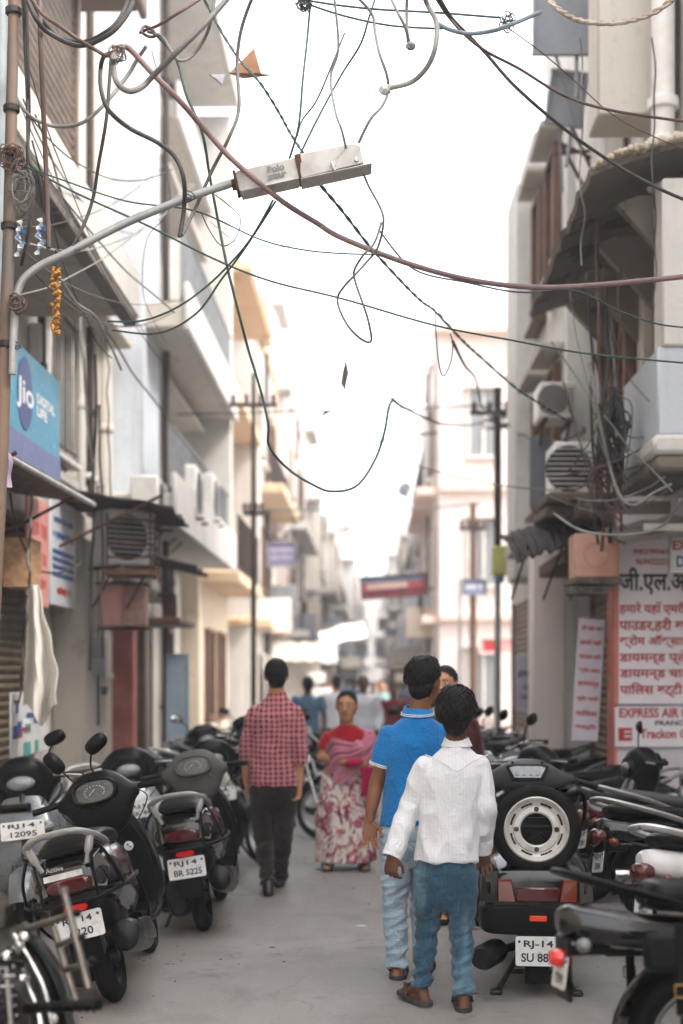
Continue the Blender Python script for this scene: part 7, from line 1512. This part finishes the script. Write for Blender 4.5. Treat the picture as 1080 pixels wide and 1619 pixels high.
# its welded side guard, footpeg and bright guard strip
def local(o, p): return (TR(*o.location) @ o.rotation_euler.to_matrix().to_4x4()).inverted() @ p
tt = mat('tarnished_tube', 'a19a90', '6e675e', 12, .35, .8)
m = MB()
def seg(a, b, r): m.tube([local(lmc, P(*a)), local(lmc, P(*a)).lerp(local(lmc, P(*b)), .5), local(lmc, P(*b))], r, 10)
seg((102, 1412, 4.75), (140, 1562, 4.7), .013); seg((84, 1464, 4.9), (122, 1590, 4.85), .012); seg((20, 1475, 5.0), (112, 1447, 4.78), .012); seg((92, 1494, 4.88), (122, 1482, 4.74), .0105); seg((104, 1533, 4.86), (144, 1522, 4.72), .0105); seg((102, 1412, 4.75), (100, 1403, 4.75), .015)
m.build('side_guard', tt, lmc)
for (x, y) in ((122, 1444), (130, 1482), (146, 1519)):
    m = MB(); m.ell((0, 0, 0), (.014, .014, .014), TR(*local(lmc, P(x, y, 4.7))), n=10, m=6); m.build('rubber_stop', pbd, lmc)
m = MB(); seg((40, 1594, 4.62), (158, 1588, 4.5), .018)
for k in range(9): m.lathe([(.0205, -.005), (.0205, .005)], 10, TR(*local(lmc, P(60+k*11, 1593-k*.4, 4.6-.012*k))) @ rot(0, 90, 0))
m.build('footpeg', vin, lmc)
m = MB(); c1 = crom([(28, 1462), (52, 1488), (78, 1525), (98, 1570), (116, 1640)], 6); m.sheet([[local(lmc, P(x-13, y+8, 5.05)), local(lmc, P(x-3, y+2, 4.96)), local(lmc, P(x+6, y-2, 4.96)), local(lmc, P(x+13, y-4, 5.05))] for x, y in c1], .004); m.build('guard_strip', grn, lmc)
m = MB(); m.tube([local(lmc, P(*p)) for p in crom([(22, 1478, 4.9), (48, 1520, 4.85), (72, 1570, 4.8), (84, 1640, 4.75)], 5)], .010, 10); m.tube([local(lmc, P(*p)) for p in crom([(34, 1530, 4.8), (44, 1560, 4.8), (60, 1600, 4.75), (66, 1640, 4.7)], 5)], .012, 10); m.build('exhaust_pipe', chm, lmc)
m = MB(); rn = random.Random(6)
for k in range(9): m.tube([local(lmc, P(-20+k*2, 1500+k*15, 4.85)), local(lmc, P(30+k*4, 1505+k*15, 4.85)), local(lmc, P(36+k*5, 1512+k*15, 4.95))], .011, 6)
m.build('cooling_fin', eng, lmc); m = MB()
for k in range(16):
    x, y = rn.uniform(0, 105), rn.uniform(1480, 1640)
    if x > (y-1440)*.55: x *= .5
    m.lathe([(.012, -.012), (.018, -.006), (.018, .006), (.008, .012)], 10, TR(*local(lmc, P(x, y, 4.8))) @ rot(rn.uniform(0, 90), rn.uniform(0, 90), 0))
m.build('fitting', chm, lmc); m = MB(); m.body([(-.3, 0, .10, -.16, .12, 3), (0, 0, .14, -.2, .2, 3), (.3, 0, .1, -.16, .14, 3)], 16, 3, 0, TR(*local(lmc, P(28, 1585, 5.02)))); m.build('gearbox', eng, lmc)
m = MB(); m.tube([local(lmc, P(8, 1530, 4.7)), local(lmc, P(18, 1650, 4.65))], .016, 8); m.tube([local(lmc, P(8+10*k/60, 1530+110*k/60, 4.7))+V((.028*math.cos(k*.75), .028*math.sin(k*.75), 0)) for k in range(61)], .006, 5); m.build('coil_spring', chm, lmc)
# right side
classic_scooter('black old square tailed scooter carrying a spare wheel', pb, ['RJ-14', ('SU 8804', .8)], (1.0, 7.4, .006), -5)
motorcycle('black cruiser with buckled leather saddlebags, bottom right corner', pb, (1.28, 4.95, .006), -86, -6, 'cruiser', bags=True, mirrors=False, group='motorcycles parked on the right')
motorcycle('white and red sport motorcycle with a broad silver grab rail, right edge', plw, (1.90, 6.5, .006), -78, -10, panel=mat('white_red_panel', 'd9d8d8', 'b9b8b8', 2, .3, coat=.6), round_lamp=False, grab=mat('satin_silver_rail', 'c9c9ca', 'b2b2b3', 5, .32, .6), lines=['RJ14', ('9021', .5)], wst='disc', group='motorcycles parked on the right', mirrors=False)
motorcycle('black motorcycle with long grooved seat behind the white and red one', pb, (1.95, 7.9, .006), -84, -9, panel=pb, round_lamp=False, wst='disc', group='motorcycles parked on the right', mirrors=False, lines=['RJ14', ('3384', .5)])
motorcycle('maroon motorcycle with worn glossy seat, third from the bottom right', mrn, (2.05, 9.0, .006), -86, -9, seatm=vin2, round_lamp=False, wst='disc', group='motorcycles parked on the right', mirrors=False)
scooter('black scooter facing the street with one raised mirror before the painted sign', pb, loc=(2.95, 9.9, .006), rz=84, lean=8, mirrors=[((.15, .84, 1.02), (.15, .84, 1.12), (.14, .84, 1.2), (.13, .83, 1.26), -20, -1)], steer=10)
scooter('steel grey scooter beside the spare wheel, nose toward the camera', psl, loc=(.98, 10.7, .006), rz=176, lean=6, mirrors=None)
motorcycle('black motorcycle with chrome headlight in the right row', pb, (2.2, 11.4, .006), 115, 8, 'cruiser', group='motorcycles parked on the right')
motorcycle('silver panelled motorcycle in the middle of the right row', psv, (2.15, 12.6, .006), 112, 8, round_lamp=False, panel=psv, wst='disc', group='motorcycles parked on the right')
scooter('dark fronted scooter in the right row before the red lettered banner', pb, loc=(2.2, 10.6, .006), rz=120, lean=8, mirrors=None)
motorcycle('black motorcycle with bright round lamp deeper in the right row', pb, (2.1, 13.9, .006), 118, 8, 'cruiser', group='motorcycles parked on the right')
scooter('dark scooter deeper in the right row by the lilac notice', pb, loc=(2.0, 15.2, .006), rz=128, lean=8)
motorcycle('steel grey motorcycle deeper in the right row', psl, (1.95, 16.4, .006), 118, 8, round_lamp=False, group='motorcycles parked on the right')
scooter('silver scooter far along the right row', psv, loc=(1.95, 17.8, .006), rz=130, lean=8)
motorcycle('black motorcycle far along the right row', pb, (1.9, 19.2, .006), 120, 8, round_lamp=False, group='motorcycles parked on the right')
scooter('black scooter last in the right row by the tall pole', pb, loc=(1.9, 20.6, .006), rz=132, lean=8, mirrors=mirL)
scooter('black scooter at the street edge of the right row, behind the spare wheel bars', pb, loc=(1.45, 13.2, .006), rz=150, lean=8, mirrors='std')
motorcycle('chrome lamped black motorcycle standing out of the right row', pb, (1.75, 14.6, .006), 140, 8, 'cruiser', group='motorcycles parked on the right')
scooter('silver scooter standing out of the right row before the brown pole', psv, loc=(1.5, 16.0, .006), rz=155, lean=8, mirrors='std')
motorcycle('dark motorcycle standing out of the right row, farther than the silver scooter', psl, (1.6, 17.6, .006), 145, 8, round_lamp=True, group='motorcycles parked on the right')
scooter('steel grey scooter standing out near the far end of the right row', psl, loc=(1.5, 19.4, .006), rz=150, lean=8, mirrors='std')
